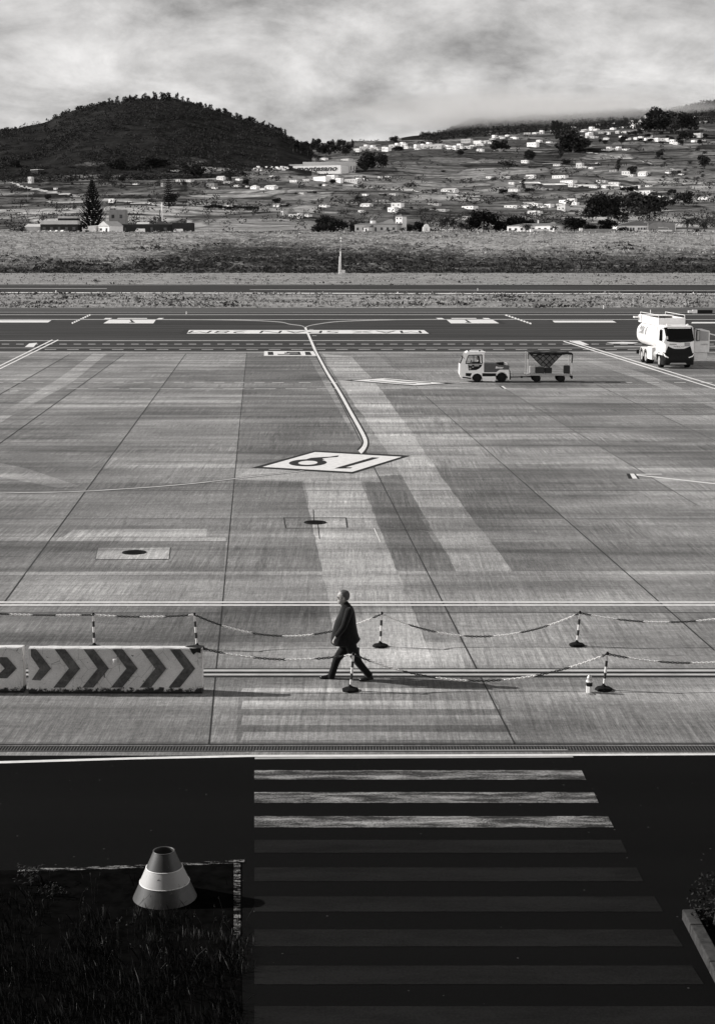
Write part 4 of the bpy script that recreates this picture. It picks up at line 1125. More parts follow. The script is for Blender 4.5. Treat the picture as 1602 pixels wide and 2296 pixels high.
front(MB(), [(1088,622),(1182,622),(1182,686),(1088,686)], .022).build('front_hatch', M['grey'], truck, fix=False)
# side window and pillar on the left side
mb = MB(); mb.add([(-.012,.42,1.98),(-.012,1.5,1.98),(-.006+.03,1.5,2.75),(.02,.62,2.75)], [(0,1,2,3)]); mb.build('side_window', M['glass_dark'], truck, fix=False)
mb = MB(); mb.box(-.30,-.12,.12,.22,2.0,2.72); mb.tube([(-.2,.17,2.72),(-.1,.3,2.86),(.06,.45,2.86)], .02, 6); mb.tube([(-.2,.17,2.0),(0,.3,1.9)], .02, 6); mb.build('mirror', M['black'], truck, bevel=.02)
mb = MB(); mb.box(W2+.12,W2+.34,.10,.22,1.98,2.75); mb.tube([(W2+.2,.16,2.75),(W2-.06,.45,2.86)], .02, 6); mr = mb.build('mirror', M['black'], truck, bevel=.02)
MB().box(W2+.15,W2+.31,.09,.099,2.03,2.70).build('mirror_glass', M['grey'], mr)
for x in (.35, W2-.45): MB().lathe([(.07,0),(.07,.10),(.04,.13)], (x, .62, 3.05), 12).build('roof_beacon', M['white'], truck)
# open door on the right, square to the cab
door = MB(); xa_, xb_ = W2+.03, W2+1.12
for (p0, p1, q0, q1) in ((xa_,xb_,1.15,1.98),(xa_,xa_+.09,1.98,2.75),(xb_-.08,xb_,1.98,2.6),): door.box(p0, p1, .34, .42, q0, q1)
door.prism([(xa_,2.75),(xa_+.09,2.75),(xb_-.08,2.6),(xb_,2.6),(xb_,2.68),(xa_+.5,2.84),(xa_,2.84)], .34, .42)
do = door.build('open_door', M['white_dull'], truck, bevel=.01)
MB().box(xa_+.09, xb_-.08, .37, .39, 1.98, 2.72).build('door_glass', M['grey'], do)
mb = MB(); text_on(mb, 'moeve', (xa_+.45, .335, 1.66), (.5,0,0), (0,0,.11), .03); mb.build('lettering', M['grey'], do, fix=False)
mb = MB(); mb.box(xa_-.02, xb_-.1, .5, 1.3, .62, 1.10); mb.box(xa_-.02, xa_+.12, .45, .5, .5, 1.1); mb.build('entry_step', M['white_dull'], truck)
# chassis and wheels
MB().box(.55, W2-.55, 1.2, 8.7, .62, .92).build('chassis', M['black'], truck)
def twheel(y, dual=False):
    for side in (0, 1):
        r = .51; w_ = .32 if not dual else .56
        x = .02 if side == 0 else W2-w_-.02
        o = MB().lathe([(r*.62,0),(r*.95,0),(r,.03),(r,w_-.03),(r*.95,w_),(r*.62,w_)], n=28, axis='X').build('wheel', M['rubber'], truck); o.location = (x, y, r)
        hx = .02 if side == 0 else w_-.02; s2 = -1 if side == 0 else 1
        MB().lathe([(.06,s2*.06),(.14,s2*.06),(.17,s2*.02),(r*.60,s2*.028),(r*.63,-s2*.02)], (hx,0,0), 20, axis='X').build('rim', M['hub'], o)
twheel(1.42); twheel(5.7, True); twheel(7.05, True)
def fender(y, r=.62):
    mb = MB()
    for side in (0, 1):
        x0, x1 = (-.02,.5) if side == 0 else (W2-.5, W2+.02); rr = []
        for k in range(13):
            a = math.pi*k/12; p, q = (y+r*math.cos(a), .5+r*math.sin(a)), (y+(r+.04)*math.cos(a), .5+(r+.04)*math.sin(a))
            rr.append([(x0,)+p, (x1,)+p, (x1,)+q, (x0,)+q])
        mb.loft(rr)
    return mb
split_build(fender(5.7), 'mudguard', M['white'], truck); split_build(fender(7.05), 'mudguard', M['white'], truck); split_build(fender(1.42,.60), 'mudguard', M['black'], truck)
MB().box(-.03, .5, 3.55, 4.95, .42, 1.32).build('locker', M['white'], truck, bevel=.02)
MB().box(W2-.5, W2+.03, 3.2, 4.95, .42, 1.32).build('locker', M['white'], truck, bevel=.02)
MB().lathe([(.02,0),(.30,0),(.32,.02),(.32,.78),(.30,.8),(.02,.8)], (.33, 2.45, .85), 20, axis='Y').build('diesel_tank', M['hub'], truck)
MB().box(.0, W2, 8.6, 8.85, .55, .85).build('rear_bumper', M['black'], truck)
# tank
rr = []; n_ = 32
for y, k in ((2.35,.02),(2.38,.82),(2.5,.96),(2.65,1),(8.45,1),(8.6,.96),(8.7,.8),(8.74,.02)):
    rr.append([(W2/2+1.22*k*math.copysign(abs(math.cos(a))**.8, math.cos(a)), y, 2.16+.92*k*math.copysign(abs(math.sin(a))**.8, math.sin(a))) for a in [2*math.pi*i/n_ for i in range(n_)]])
tank = MB().loft(rr).build('tank', M['white'], truck, smooth=True)
mb = MB()
for x0, x1, y0, y1 in ((.15,.19,2.5,8.6),(W2-.19,W2-.15,2.5,8.6),(.15,W2-.15,2.46,2.50),(.15,W2-.15,8.6,8.64)):
    mb.box(x0, x1, y0, y1, 2.95, 3.52)
mb.box(.19, W2-.19, 2.5, 8.6, 3.12, 3.16)
for y in (3.4, 5.0, 6.6): mb.lathe([(.25,3.16),(.25,3.32),(.1,3.34)], (W2/2, y, 0), 16)
mb.box(.10, W2-.10, 6.2, 8.75, 3.52, 3.56); mb.box(-.35, .2, 8.3, 8.7, 3.30, 3.42); mb.box(.05,.2,7.9,8.65,3.0,3.5)
for y in (2.6, 8.5):
    for x in (.17, W2-.17): mb.box(x-.02, x+.02, y-.02, y+.02, 3.52, 3.74)
mb.tube([(.17,2.6,3.72),(.17,8.5,3.74)], .02, 6); mb.tube([(W2-.17,2.6,3.72),(W2-.17,8.5,3.74)], .02, 6)
mb.build('top_rail', M['white'], truck)
mb = MB(); vs_, fs = text_mesh('moeve', .03)
pv = []
for a, b_ in vs_:
    y = 7.9-a*2.6; z = 2.15+b_*.62; c_ = (z-2.16)/.92; kx = max(0, 1-abs(c_)**2.5)**.4
    pv.append((W2/2-1.22*kx-.012, y, z))
mb.add(pv, fs); mb.build('lettering', simple('lettering_grey', .22, .6), tank, fix=False)
MB().box(-.02, .25, 2.15, 2.4, .9, 2.9).build('exhaust_stack', M['white'], truck, bevel=.04)

# ================================================================ SMALL AIRFIELD THINGS
def marker(lab, u, v0, v1, w_, mat_=None, kind='edge_marker', cat='marker'):
    c = G(u, v1); h_ = AT(u, v0, c.y).z; r = w_*pxm(c)/2
    t = thing(kind, lab, cat, c, 0, 'small white markers beside the taxiway and runway' if kind == 'edge_marker' else None)
    MB().lathe([(r,0),(r,h_*.75),(r*.7,h_*.95),(r*.2,h_)], n=10).build('stake', mat_ or M['white'], t)
    MB().lathe([(r*1.6,0),(r*1.6,.04)], n=10).build('foot', M['black'], t)
marker('white marker stake in the grass by the left end of the near runway edge', 126, 651, 657.5, 2.2)
marker('white marker stake beside the taxiway left of centre', 418, 698, 705.5, 2)
marker('white marker on the runway edge near the middle of the picture', 891, 654, 658.5, 2.2)
marker('white marker stake on the near runway edge to the right', 1553, 654.5, 659, 2)
marker('white marker stake beside the taxiway, left of the fuel truck', 1457, 694, 703, 2)
marker('short white stake on the far grass in front of the scrub bank', 1070, 646, 652, 1.5)
marker('white stake on the far verge at the right', 1352, 684, 693, 2)
# windsock-like striped barrier at the right edge
c = G(1575, 703); t = thing('striped_marker_board', 'low black and white marker board on the verge at the right edge', 'marker board', c)
s_ = pxm(c)
MB().box(-34*s_, -24*s_, -.2, .2, .1, .42).build('white_end', M['white'], t); MB().box(-24*s_, -14*s_, -.25, .25, .05, .5).build('white_block', M['white'], t); MB().box(-14*s_, 20*s_, -.25, .25, .05, .48).build('black_block', M['black'], t)
# antenna mast with its box
c = G(761.5, 615); s_ = pxm(c); top = AT(764, 531, c.y)-c
t = thing('antenna_mast', 'tall thin white mast at the foot of the scrub bank, near the middle', 'mast', c)
k = lambda f: Vector((top.x*f, 0, top.z*f))
MB().tube([(-.3,0,0), tuple(k(.48)+Vector((-.25,0,0)))], [1.6*s_, 1.4*s_], 8).build('lower_tube', M['white_dull'], t)
MB().tube([(.25,0,0), tuple(k(.62))], [1.3*s_, 1.3*s_], 8).build('side_tube', M['white'], t)
MB().tube([tuple(k(.62)), tuple(k(.86))], [1.1*s_, .8*s_], 8).build('upper_tube', M['grey'], t)
MB().tube([tuple(k(.86)), tuple(k(.99))], [.35*s_, .3*s_], 6).build('rod', M['white'], t)
for f in (.89, .96):
    p = k(f); MB().lathe([(.2*s_,-1.9*s_),(1.3*s_,-1.2*s_),(1.3*s_,1.2*s_),(.2*s_,1.9*s_)], tuple(p), 12).build('antenna', M['white'], t, smooth=True)
c = G(769.5, 614.5); h_ = AT(769, 605.5, c.y).z; w_ = 3.8*pxm(c)
t = thing('equipment_box', 'pale equipment cabinet standing right beside the thin white mast', 'cabinet', c)
MB().box(-w_, w_, -w_, w_, .25, h_-.15).build('cabinet', M['white_dull'], t, bevel=.05); MB().box(-w_*1.1, w_*1.1, -w_*1.1, w_*1.1, h_-.15, h_).build('lid', M['white'], t); MB().box(-w_*.9, w_*.9, -w_*.9, w_*.9, 0, .25).build('plinth', M['grey'], t)

# ================================================================ PEOPLE
def skin_mesh(chains, root=0, sub=1):
    """chains: list of lists of (point, rx, ry); first point of a later chain may be an index of an earlier vertex"""
    V, E, Rr = [], [], []
    for ch_ in chains:
        prev = None
        for item in ch_:
            if isinstance(item, int): prev = item; continue
            V.append(tuple(item[0])); Rr.append((item[1], item[2] if len(item) > 2 else item[1])); i = len(V)-1
            if prev is not None: E.append((prev, i))
            prev = i
    me = bpy.data.meshes.new('s'); me.from_pydata(V, E, []); ob = bpy.data.objects.new('s', me); COL.objects.link(ob)
    ob.modifiers.new('sk', 'SKIN'); 
    for i, sv in enumerate(me.skin_vertices[0].data): sv.radius = Rr[i]; sv.use_root = (i == root)
    if sub: ob.modifiers.new('ss', 'SUBSURF').levels = sub
    dg = bpy.context.evaluated_depsgraph_get(); m2 = bpy.data.meshes.new_from_object(ob.evaluated_get(dg))
    mb = MB(); mb.add([v.co.copy() for v in m2.vertices], [tuple(p.vertices) for p in m2.polygons])
    bpy.data.objects.remove(ob); bpy.data.meshes.remove(me); bpy.data.meshes.remove(m2)
    return mb
def merge(a, b_):
    o = len(a.v); a.v += [tuple(v) for v in b_.v]; a.f += [tuple(i+o for i in f_) for f_ in b_.f]; a.mi += b_.mi; return a
def head_mb(cx, cz, s=1.0, cy=0.0, hair=False, tilt=0):
    """head in profile, looking towards -X; cz is the chin height, s scales a 0.235 m head"""
    lv = [(.0,-.062,-.02,.030),(.012,-.085,.005,.040),(.035,-.090,.035,.050),(.055,-.088,.060,.060),(.075,-.085,.076,.068),(.095,-.086,.088,.074),(.115,-.086,.095,.077),(.135,-.090,.098,.078),(.155,-.092,.099,.078),(.175,-.088,.097,.077),(.195,-.078,.090,.071),(.213,-.060,.076,.058),(.226,-.038,.054,.040),(.234,-.010,.026,.018)]
    def bumpf(z):
        nose = math.exp(-((z-.088)/.018)**2)*.030+math.exp(-((z-.112)/.018)**2)*.012
        lips = math.exp(-((z-.050)/.008)**2)*.009; chin = math.exp(-((z-.014)/.012)**2)*.010; brow = math.exp(-((z-.140)/.010)**2)*.007
        eye = -math.exp(-((z-.122)/.010)**2)*.006
        return nose, lips+chin+brow, eye
    rings = []; n_ = 32
    zz = [l[0] for l in lv]; zs_ = []
    for i in range(44): zs_.append(.234*i/43)
    for z in zs_:
        xf = interp(z, zz, [l[1] for l in lv]); xb_ = interp(z, zz, [l[2] for l in lv]); w_ = interp(z, zz, [l[3] for l in lv]); r_ = []
        no, li, ey = bumpf(z)
        for k in range(n_):
            a = 2*math.pi*k/n_; c_, s_ = math.cos(a), math.sin(a); mx = (xf+xb_)/2; hx = (xb_-xf)/2
            x = mx+hx*c_; y = w_*math.copysign(abs(s_)**.9, s_)
            if c_ < 0:
                x -= no*math.exp(-(y/.013)**2)+li*math.exp(-(y/.030)**2); x -= ey*(math.exp(-((abs(y)-.032)/.014)**2))
            if hair:
                front_lim = -.035+.9*max(0, .20-z)*.55
                k_ = 1.07 if x > front_lim else .9
                x = mx+(x-mx)*k_+(.006 if x > 0 else 0); y *= k_
            r_.append((cx+x*s, cy+y*s, cz+z*s*(1.03 if hair and z > .17 else 1)))
        rings.append(r_)
    mb = MB().loft(rings)
    if not hair:
        for sgn in (-1, 1):
            rr = []
            for t_ in range(7):
                a = math.pi*t_/6-math.pi/2
                rr.append([(cx+(.012+.016*math.cos(a)*math.cos(b2)+.006)*s, cy+sgn*(.074+.012*math.cos(a)*(.5+.5*math.sin(b2)))*s, cz+(.108+.032*math.sin(a))*s) for b2 in [2*math.pi*q/8 for q in range(8)]])
            mb.loft(rr)
    return mb
def hand_mb(wrist, dir_, palm_n, s=1.0, curl=.5, thumb_side=1):
    """palm + four bent fingers + thumb; dir_ from wrist to fingers"""
    w_, d_, n_ = Vector(wrist), Vector(dir_).normalized(), Vector(palm_n).normalized(); sd_ = d_.cross(n_)
    chs = [[(w_-d_*.045*s, .030*s, .026*s), (w_, .028*s, .022*s), (w_+d_*.05*s, .036*s, .016*s), (w_+d_*.085*s, .038*s, .013*s)]]
    mb = skin_mesh(chs)
    for i, (L_, off) in enumerate(((.070,-.030),(.080,-.010),(.075,.010),(.060,.029))):
        p = w_+d_*.078*s+sd_*off*s; q = [(p-d_*.035*s, .0105*s), (p-d_*.012*s, .0105*s)]; ang = 0; cur = p
        for j, seg in enumerate((.45,.30,.25)):
            ang += curl*(.6 if j == 0 else .8); dd = d_*math.cos(ang)+n_*math.sin(ang); cur = cur+dd*L_*seg*s; q.append((cur, (.0098-.0010*j)*s))
        merge(mb, skin_mesh([q]))
    p = w_+d_*.025*s-sd_*.026*s*thumb_side; dd = (d_*.75-sd_*.5*thumb_side+n_*.35).normalized(); d3 = (d_*.9+n_*.5).normalized()
    merge(mb, skin_mesh([[(p-dd*.022*s, .014*s), (p+dd*.035*s, .0105*s), (p+dd*.035*s+d3*.028*s, .0085*s)]]))
    return mb
def body_object(mb, mat_, parent, voxel=.0045):
    o = mb.build('body', mat_, parent, smooth=True)
    r_ = o.modifiers.new('remesh', 'REMESH'); r_.mode = 'VOXEL'; r_.voxel_size = voxel; r_.use_smooth_shade = True
    sm_ = o.modifiers.new('smooth', 'SMOOTH'); sm_.factor = .4; sm_.iterations = 2
    return o
m, g, b, oc = new_mat('skin'); n_ = g.noise(oc, 30, 3); g.L(g.tint(g.ramp(n_, .3, .7, .30, .40), (1,.97,.94,1)), b.inputs['Base Color']); b.inputs['Roughness'].default_value = .5; b.inputs['Subsurface Weight'].default_value = .1; b.inputs['Subsurface Radius'].default_value = (.01,.005,.003); M['skin'] = m
def cloth(name, c, sc_=14, var=.35, bmp=.5):
    m, g, b, oc = new_mat(name); f1 = g.noise(g.map(oc, (1,1,.5)), sc_, 4, .6, 1.2); f2 = g.noise(oc, 220, 2)
    g.L(g.tint(g.m('MULTIPLY', g.ramp(f1, .3, .7, 1-var, 1+var), c)), b.inputs['Base Color']); b.inputs['Roughness'].default_value = .9; b.inputs['Specular IOR Level'].default_value = .15
    b.inputs['Sheen Weight'].default_value = .15; bump(g, b, g.m('ADD', f1, g.m('MULTIPLY', f2, .2)), bmp, .012); return m
M['suit'] = cloth('black_suit_cloth', .010, 9, .5, .9); M['trousers'] = cloth('black_trouser_cloth', .007)
D3 = DZ(760, 1440, 6.675)
Cm = G(775, 1524.5)
def mp(a, b_, dy=0.0):
    p = AT(*D3(a, b_), Cm.y+dy); return Vector((p.x-Cm.x, dy, max(p.z, .02)))
man = thing('person', 'man in a black suit and dark glasses striding left past the chain posts', 'person', Cm)
dl = -.10                                                      # his left side is nearer the camera
hipL, hipR = mp(745,1110,-.09), mp(690,1110,.09)
kneeL, kneeR = mp(868,1385,-.09), mp(520,1330,.09)
ankL, ankR = mp(1050,1600,-.09), mp(425,1625,.09)
pel = mp(715,1040); chest = mp(665,720); nb_ = mp(668,500); neck = mp(655,430); 
shL, shR = mp(712,530,-.185), mp(650,530,.185); elL, elR = mp(628,810,-.25), mp(760,850,.24); wrL, wrR = mp(492,985,-.24), mp(800,1080,.22)
chs = [[(pel,.15,.11),(chest,.15,.13),(nb_,.13,.10),(neck,.066),(mp(650,385),.066),(mp(650,330),.06)],
       [0,(hipR,.085),(kneeR,.06),(ankR,.045)], [0,(hipL,.085),(kneeL,.06),(ankL,.045)],
       [2,(shR,.06),(elR,.042),(wrR,.036)], [2,(shL,.06),(elL,.042),(wrL,.036)]]
mb = skin_mesh(chs)
hs = (mp(0,195).z-mp(0,425).z)/.234
hx = (mp(722,0).x-.099*hs)
merge(mb, head_mb(hx, mp(0,425).z, hs, 0))
dL = (mp(447,1062,-.24)-wrL); merge(mb, hand_mb(wrL, dL, (1,.35,.1), 1.0, .55, 1))
merge(mb, hand_mb(wrR, (0.05,0,-1), (0,-1,0), 1.0, 1.2, -1))
bo = body_object(mb, M['skin'], man)
hair = head_mb(hx, mp(0,425).z, hs, 0, hair=True)
# hair only above the ears and behind the temples
keepf = []
cz_ = mp(0,425).z
for f_ in hair.f:
    c_ = sum((Vector(hair.v[i]) for i in f_), Vector())/len(f_); z = (c_.z-cz_)/hs; x = (c_.x-hx)/hs
    if x > -.045+max(0,(.175-z))*.9 and z > .075 and not (z < .135 and x < .03): keepf.append(f_)
hair.f = keepf; hair.mi = [0]*len(keepf)
m, g, b, oc = new_mat('grey_hair'); n_ = g.noise(g.map(oc, (8,8,30)), 10, 4, .7); g.L(g.tint(g.ramp(n_, .3, .7, .03, .13)), b.inputs['Base Color']); b.inputs['Roughness'].default_value = .7; M['hair'] = m
hair.build('hair', M['hair'], man, smooth=True, fix=False)
gl = MB()
for sgn in (-1, 1):
    gl.lathe([(.004,-.003),(.022,-.002),(.022,.002),(.004,.003)], (hx-.098*hs, sgn*.033*hs, cz_+.122*hs), 14, axis='X')
    gl.tube([(hx-.095*hs, sgn*.055*hs, cz_+.126*hs), (hx-.05*hs, sgn*.078*hs, cz_+.126*hs), (hx+.015*hs, sgn*.080*hs, cz_+.120*hs)], .003, 5)
gl.tube([(hx-.100*hs, -.012, cz_+.126*hs), (hx-.100*hs, .012, cz_+.126*hs)], .003, 5)
gl.build('glasses', M['black'], man)
# jacket lofted from its outline
jl = [(1092,590,862,.17),(1078,500,872,.195),(1062,448,890,.20),(1030,416,908,.20),(985,420,896,.20),(900,438,868,.20),(800,462,848,.195),(700,490,836,.19),(600,545,824,.19),(550,562,815,.19),(510,580,800,.185),(480,586,785,.17),(455,590,765,.13),(430,598,742,.095),(405,612,722,.070),(385,625,708,.060)]
rings = []
for z_, xa_, xb_, w_ in jl:
    A, B = mp(xa_, z_), mp(xb_, z_); r_ = []
    for k in range(28):
        a = 2*math.pi*k/28; c_, s_ = math.cos(a), math.sin(a)
        fold = 1+.05*math.sin(k*2.3+z_*.02)*(1 if z_ > 560 else .2)+.04*mnoise.noise(Vector((k*.6, z_*.012, 3)))
        r_.append(((A.x+B.x)/2+(B.x-A.x)/2*math.copysign(abs(c_)**.85, c_), w_*math.copysign(abs(s_)**.8, s_)*fold, A.z+(.035*c_ if z_ > 1000 else 0)*(1 if z_ > 1000 else 0)))
    rings.append(r_)
jk = MB().loft(rings, cap=False)
jo = jk.build('jacket', M['suit'], man, smooth=True)
def sleeve(ps, rs): return skin_mesh([[(p, r) for p, r in zip(ps, rs)]], sub=2)
sl = sleeve([mp(725,485,-.12), mp(718,545,-.185), mp(672,690,-.225), elL, mp(560,900,-.25), wrL+Vector((.01,0,.015))], [.07,.080,.074,.068,.058,.050])
sl.build('sleeve', M['suit'], man, smooth=True)
sleeve([mp(660,485,.12), mp(655,545,.185), elR, wrR+Vector((0,0,.03))], [.07,.078,.066,.05]).build('sleeve', M['suit'], man, smooth=True)
# collar of the shirt and lapel
rr = []
for z_, xa_, xb_, w_ in ((470,594,700,.06),(440,600,702,.068),(412,606,706,.064)):
    A, B = mp(xa_-6, z_), mp(xb_, z_-30); r_ = []
    for k in range(20):
        a = 2*math.pi*k/20; r_.append(((A.x+B.x)/2+(B.x-A.x)/2*math.cos(a), w_*math.sin(a), A.z+(B.z-A.z)*(.5+.5*math.cos(a))))
    rr.append([(p[0]-.012, p[1], p[2]) for p in r_])
MB().loft(rr, cap=False).build('shirt_collar', cloth('grey_shirt', .25), man, smooth=True)
def trouser(h_, k_, a_, off):
    pts = [h_+Vector((0,0,.10)), h_, h_.lerp(k_, .5), k_, k_.lerp(a_, .5), a_+(a_-k_).normalized()*.0, a_+(a_-k_).normalized()*.055]
    return sleeve(pts, [.12,.125,.110,.088,.076,.078,.080])
merge(trouser(hipL, kneeL, ankL, 0), trouser(hipR, kneeR, ankR, 0)).build('trousers', M['trousers'], man, smooth=True)
M['shoe'] = simple('black_leather', .010, .25, .2, 10, spec=.5)
def shoe(heel, toe, dy, hh=.075):
    h_, t_ = mp(*heel, dy), mp(*toe, dy); d_ = (t_-h_); L_ = d_.length; d_.normalize(); up = Vector((-d_.z, 0, d_.x)); up = up if up.z > 0 else -up
    rr = []
    for f_, w_, z_ in ((-.06,.026,.05),(0,.034,.07),(.18,.038,.085),(.35,.038,.075),(.55,.046,.052),(.75,.050,.042),(.9,.040,.034),(1.0,.018,.022)):
        c_ = h_+d_*L_*f_
        rr.append([c_+Vector((0, w_*math.cos(a), 0))+up*(max(0, math.sin(a))**.8*z_ if math.sin(a) > 0 else -.004) for a in [2*math.pi*k/14 for k in range(14)]])
    o = MB().loft(rr).build('shoe', M['shoe'], man, smooth=True)
    rr = []
    for f_, w_ in ((-.07,.026),(0,.038),(.25,.038),(.5,.047),(.75,.053),(.93,.040),(1.02,.015)):
        c_ = h_+d_*L_*f_; rr.append([c_+Vector((0,-w_,0))-up*.016, c_+Vector((0,w_,0))-up*.016, c_+Vector((0,w_,0)), c_+Vector((0,-w_,0))])
    MB().loft(rr).build('sole', M['black'], o)
shoe((468,1682), (238,1640), .09); shoe((1112,1655), (890,1722), -.09)
# briefcase in his far hand
bc = mp(790, 1200, .24)
t = thing('briefcase', 'slim dark case hanging from the right hand of the walking man, seen between his legs', 'briefcase', Cm+Vector((bc.x,bc.y,mp(0,1298).z)))
hb = (mp(0,1130).z-mp(0,1298).z); MB().box((mp(662,0).x-bc.x), (mp(895,0).x-bc.x), -.045, .045, 0, hb*.62).build('case', M['shoe'], t, bevel=.02)
MB().tube([(-.06,0,hb*.6),(-.055,0,hb*.9),(.055,0,hb*.9),(.06,0,hb*.6)], .009, 6).build('handle', M['black'], t)

# tug driver, seated
def dp(a, b_, dy=0): p = AT(*D1(a, b_), Yt+.7+dy); return Vector((p.x-C0.x, dy, p.z))
drv = thing('person', 'driver seated in the cab of the tug, only head and shoulders showing', 'person', (C0.x, Yt+.7, 0))
pv = dp(338,300); mb = skin_mesh([[(pv,.14,.12),(dp(332,250),.14,.13),(dp(326,226),.10,.08),(dp(322,208),.05)],
      [0,(dp(290,296,-.1),.075),(dp(262,312,-.1),.055),(dp(262,350,-.1),.04)], [0,(dp(290,296,.1),.075),(dp(262,312,.1),.055),(dp(262,350,.1),.04)],
      [2,(dp(330,236,-.17),.05),(dp(300,262,-.2),.04),(dp(262,246,-.15),.03)], [2,(dp(330,236,.17),.05),(dp(300,262,.2),.04),(dp(262,246,.15),.03)]])
merge(mb, head_mb(dp(322,0).x, dp(0,212).z, 1.0, 0)); 
merge(mb, hand_mb(dp(262,246,-.15), (-1,.1,.2), (0,0,-1), 1, .9)); merge(mb, hand_mb(dp(262,246,.15), (-1,-.1,.2), (0,0,-1), 1, .9, -1))
body_object(mb, M['skin'], drv, .007)
skin_mesh([[(pv+Vector((0,0,-.02)),.17,.15),(dp(332,250),.165,.15),(dp(326,228),.12,.11)],[1,(dp(330,236,-.17),.065),(dp(300,262,-.2),.052),(dp(272,250,-.16),.04)],[1,(dp(330,236,.17),.065),(dp(300,262,.2),.052),(dp(272,250,.16),.04)]]).build('work_jacket', cloth('driver_jacket', .02), drv, smooth=True)
skin_mesh([[(pv+Vector((0,0,-.03)),.17,.15),(dp(290,298,-.1),.09),(dp(262,314,-.1),.07),(dp(262,350,-.1),.055)],[0,(dp(290,298,.1),.09),(dp(262,314,.1),.07),(dp(262,350,.1),.055)]]).build('trousers', M['trousers'], drv, smooth=True)
hh = head_mb(dp(322,0).x, dp(0,212).z, 1.0, 0, hair=True); hh.f = [f_ for f_ in hh.f if (sum((Vector(hh.v[i]) for i in f_), Vector())/len(f_)).z > dp(0,212).z+.12]; hh.mi = [0]*len(hh.f); hh.build('hair', M['black'], drv, smooth=True, fix=False)
# ================================================================ VEGETATION PROTOTYPES
def on_ground(u, v, Y=None):
    if Y is not None:
        p = AT(u, v, Y); return Vector((p.x, Y, height(p.x, Y)))
    return T(u, v)
M['leaf_far'] = simple('foliage_far', .030, .9, .6, .25, spec=.05)
M['leaf_far2'] = simple('foliage_far_lighter', .042, .9, .5, .3, spec=.05)
M['leaf_black'] = simple('foliage_very_dark', .013, .9, .6, .3, spec=.05)
M['trunk'] = simple('bark', .09, .9, .3, 1)
def crown(kind, seed, n):
    """unit tree: height 1, crown about 1 wide"""
    rng = random.Random(seed); mb = MB()
    if kind == 'broad':
        blobs = [(rng.uniform(-.28,.28), rng.uniform(-.28,.28), rng.uniform(.38,.80), rng.uniform(.14,.26)) for _ in range(11)]
        for x, y, z, r in blobs: leaf_cloud(mb, n//11, (x,y,z), (r*1.15,r*1.15,r*.8), .06, rng, shell=.45)
        leaf_cloud(mb, n//5, (0,0,.5), (.46,.46,.36), .065, rng, shell=.1)
    elif kind == 'tall':
        for i in range(9):
            z = .35+.6*i/8; r = .20*(1.1-abs(z-.6))*rng.uniform(.6,1.2); leaf_cloud(mb, n//9, (rng.uniform(-.12,.12), rng.uniform(-.12,.12), z), (r,r,.09), .05, rng, shell=.1)
    elif kind == 'grove':
        for i in range(16):
            x = rng.uniform(-.42,.42); z = rng.uniform(.2,.85)*(1-.6*abs(x)); leaf_cloud(mb, n//16, (x, rng.uniform(-.25,.25), z), (.19,.19,.16), .05, rng, shell=.1)
    elif kind == 'bush':
        for i in range(6): leaf_cloud(mb, n//6, (rng.uniform(-.3,.3), rng.uniform(-.3,.3), rng.uniform(.25,.6)), (.25,.25,.32), .07, rng, shell=.4)
    return mb.mesh('crown', M['leaf_far'], fix=False)
def trunk_mesh(kind):
    mb = MB()
    mb.tube([(0,0,-.05),(.01,0,.25),(-.01,.01,.55),(.0,0,.75)], [.03,.024,.016,.006] if kind != 'tall' else [.014,.012,.009,.004], 7)
    rng = random.Random(3)
    for i in range(6):
        a = i*1.1; z = .28+.06*i; l = .25 if kind != 'tall' else .1
        mb.tube([(0,0,z),(l*.6*math.cos(a), l*.6*math.sin(a), z+.10),(l*math.cos(a), l*math.sin(a), z+.22)], [.012,.008,.003], 5)
    return mb.mesh('trunk', M['trunk'])
protos = {}
for kind, n in (('broad', 900), ('tall', 480), ('grove', 2000), ('bush', 260)):
    protos[kind] = [(crown(kind, s, n), trunk_mesh(kind)) for s in (1, 2, 3)]
def palm_meshes():
    rng = random.Random(12); mb = MB()
    for i in range(46):
        a = rng.uniform(0, 6.28); e = rng.uniform(-.5, 1.2); L_ = .5; p = Vector((0,0,.72)); d_ = Vector((math.cos(a)*math.cos(e), math.sin(a)*math.cos(e), math.sin(e))); pts = [p]
        for k in range(6): d_ = (d_+Vector((0,0,-.26))).normalized(); pts.append(pts[-1]+d_*L_/6)
        for k in range(6):
            sd_ = (pts[k+1]-pts[k]).cross(Vector((0,0,1))).normalized()
            for q in range(4):
                c = pts[k].lerp(pts[k+1], q/4)
                for s_ in (-1, 1): mb.add([c, c+sd_*s_*.07*(1-k/9)+Vector((0,0,-.045)), c+(pts[k+1]-pts[k])*.3], [(0,1,2)])
    t = MB().tube([(0,0,-.05),(.01,0,.35),(0,0,.74)], [.04,.032,.036], 8)
    return mb.mesh('crown', M['leaf_far2'], fix=False), t.mesh('trunk', M['trunk'])
protos['palm'] = [palm_meshes()]
TREE_N = [0]
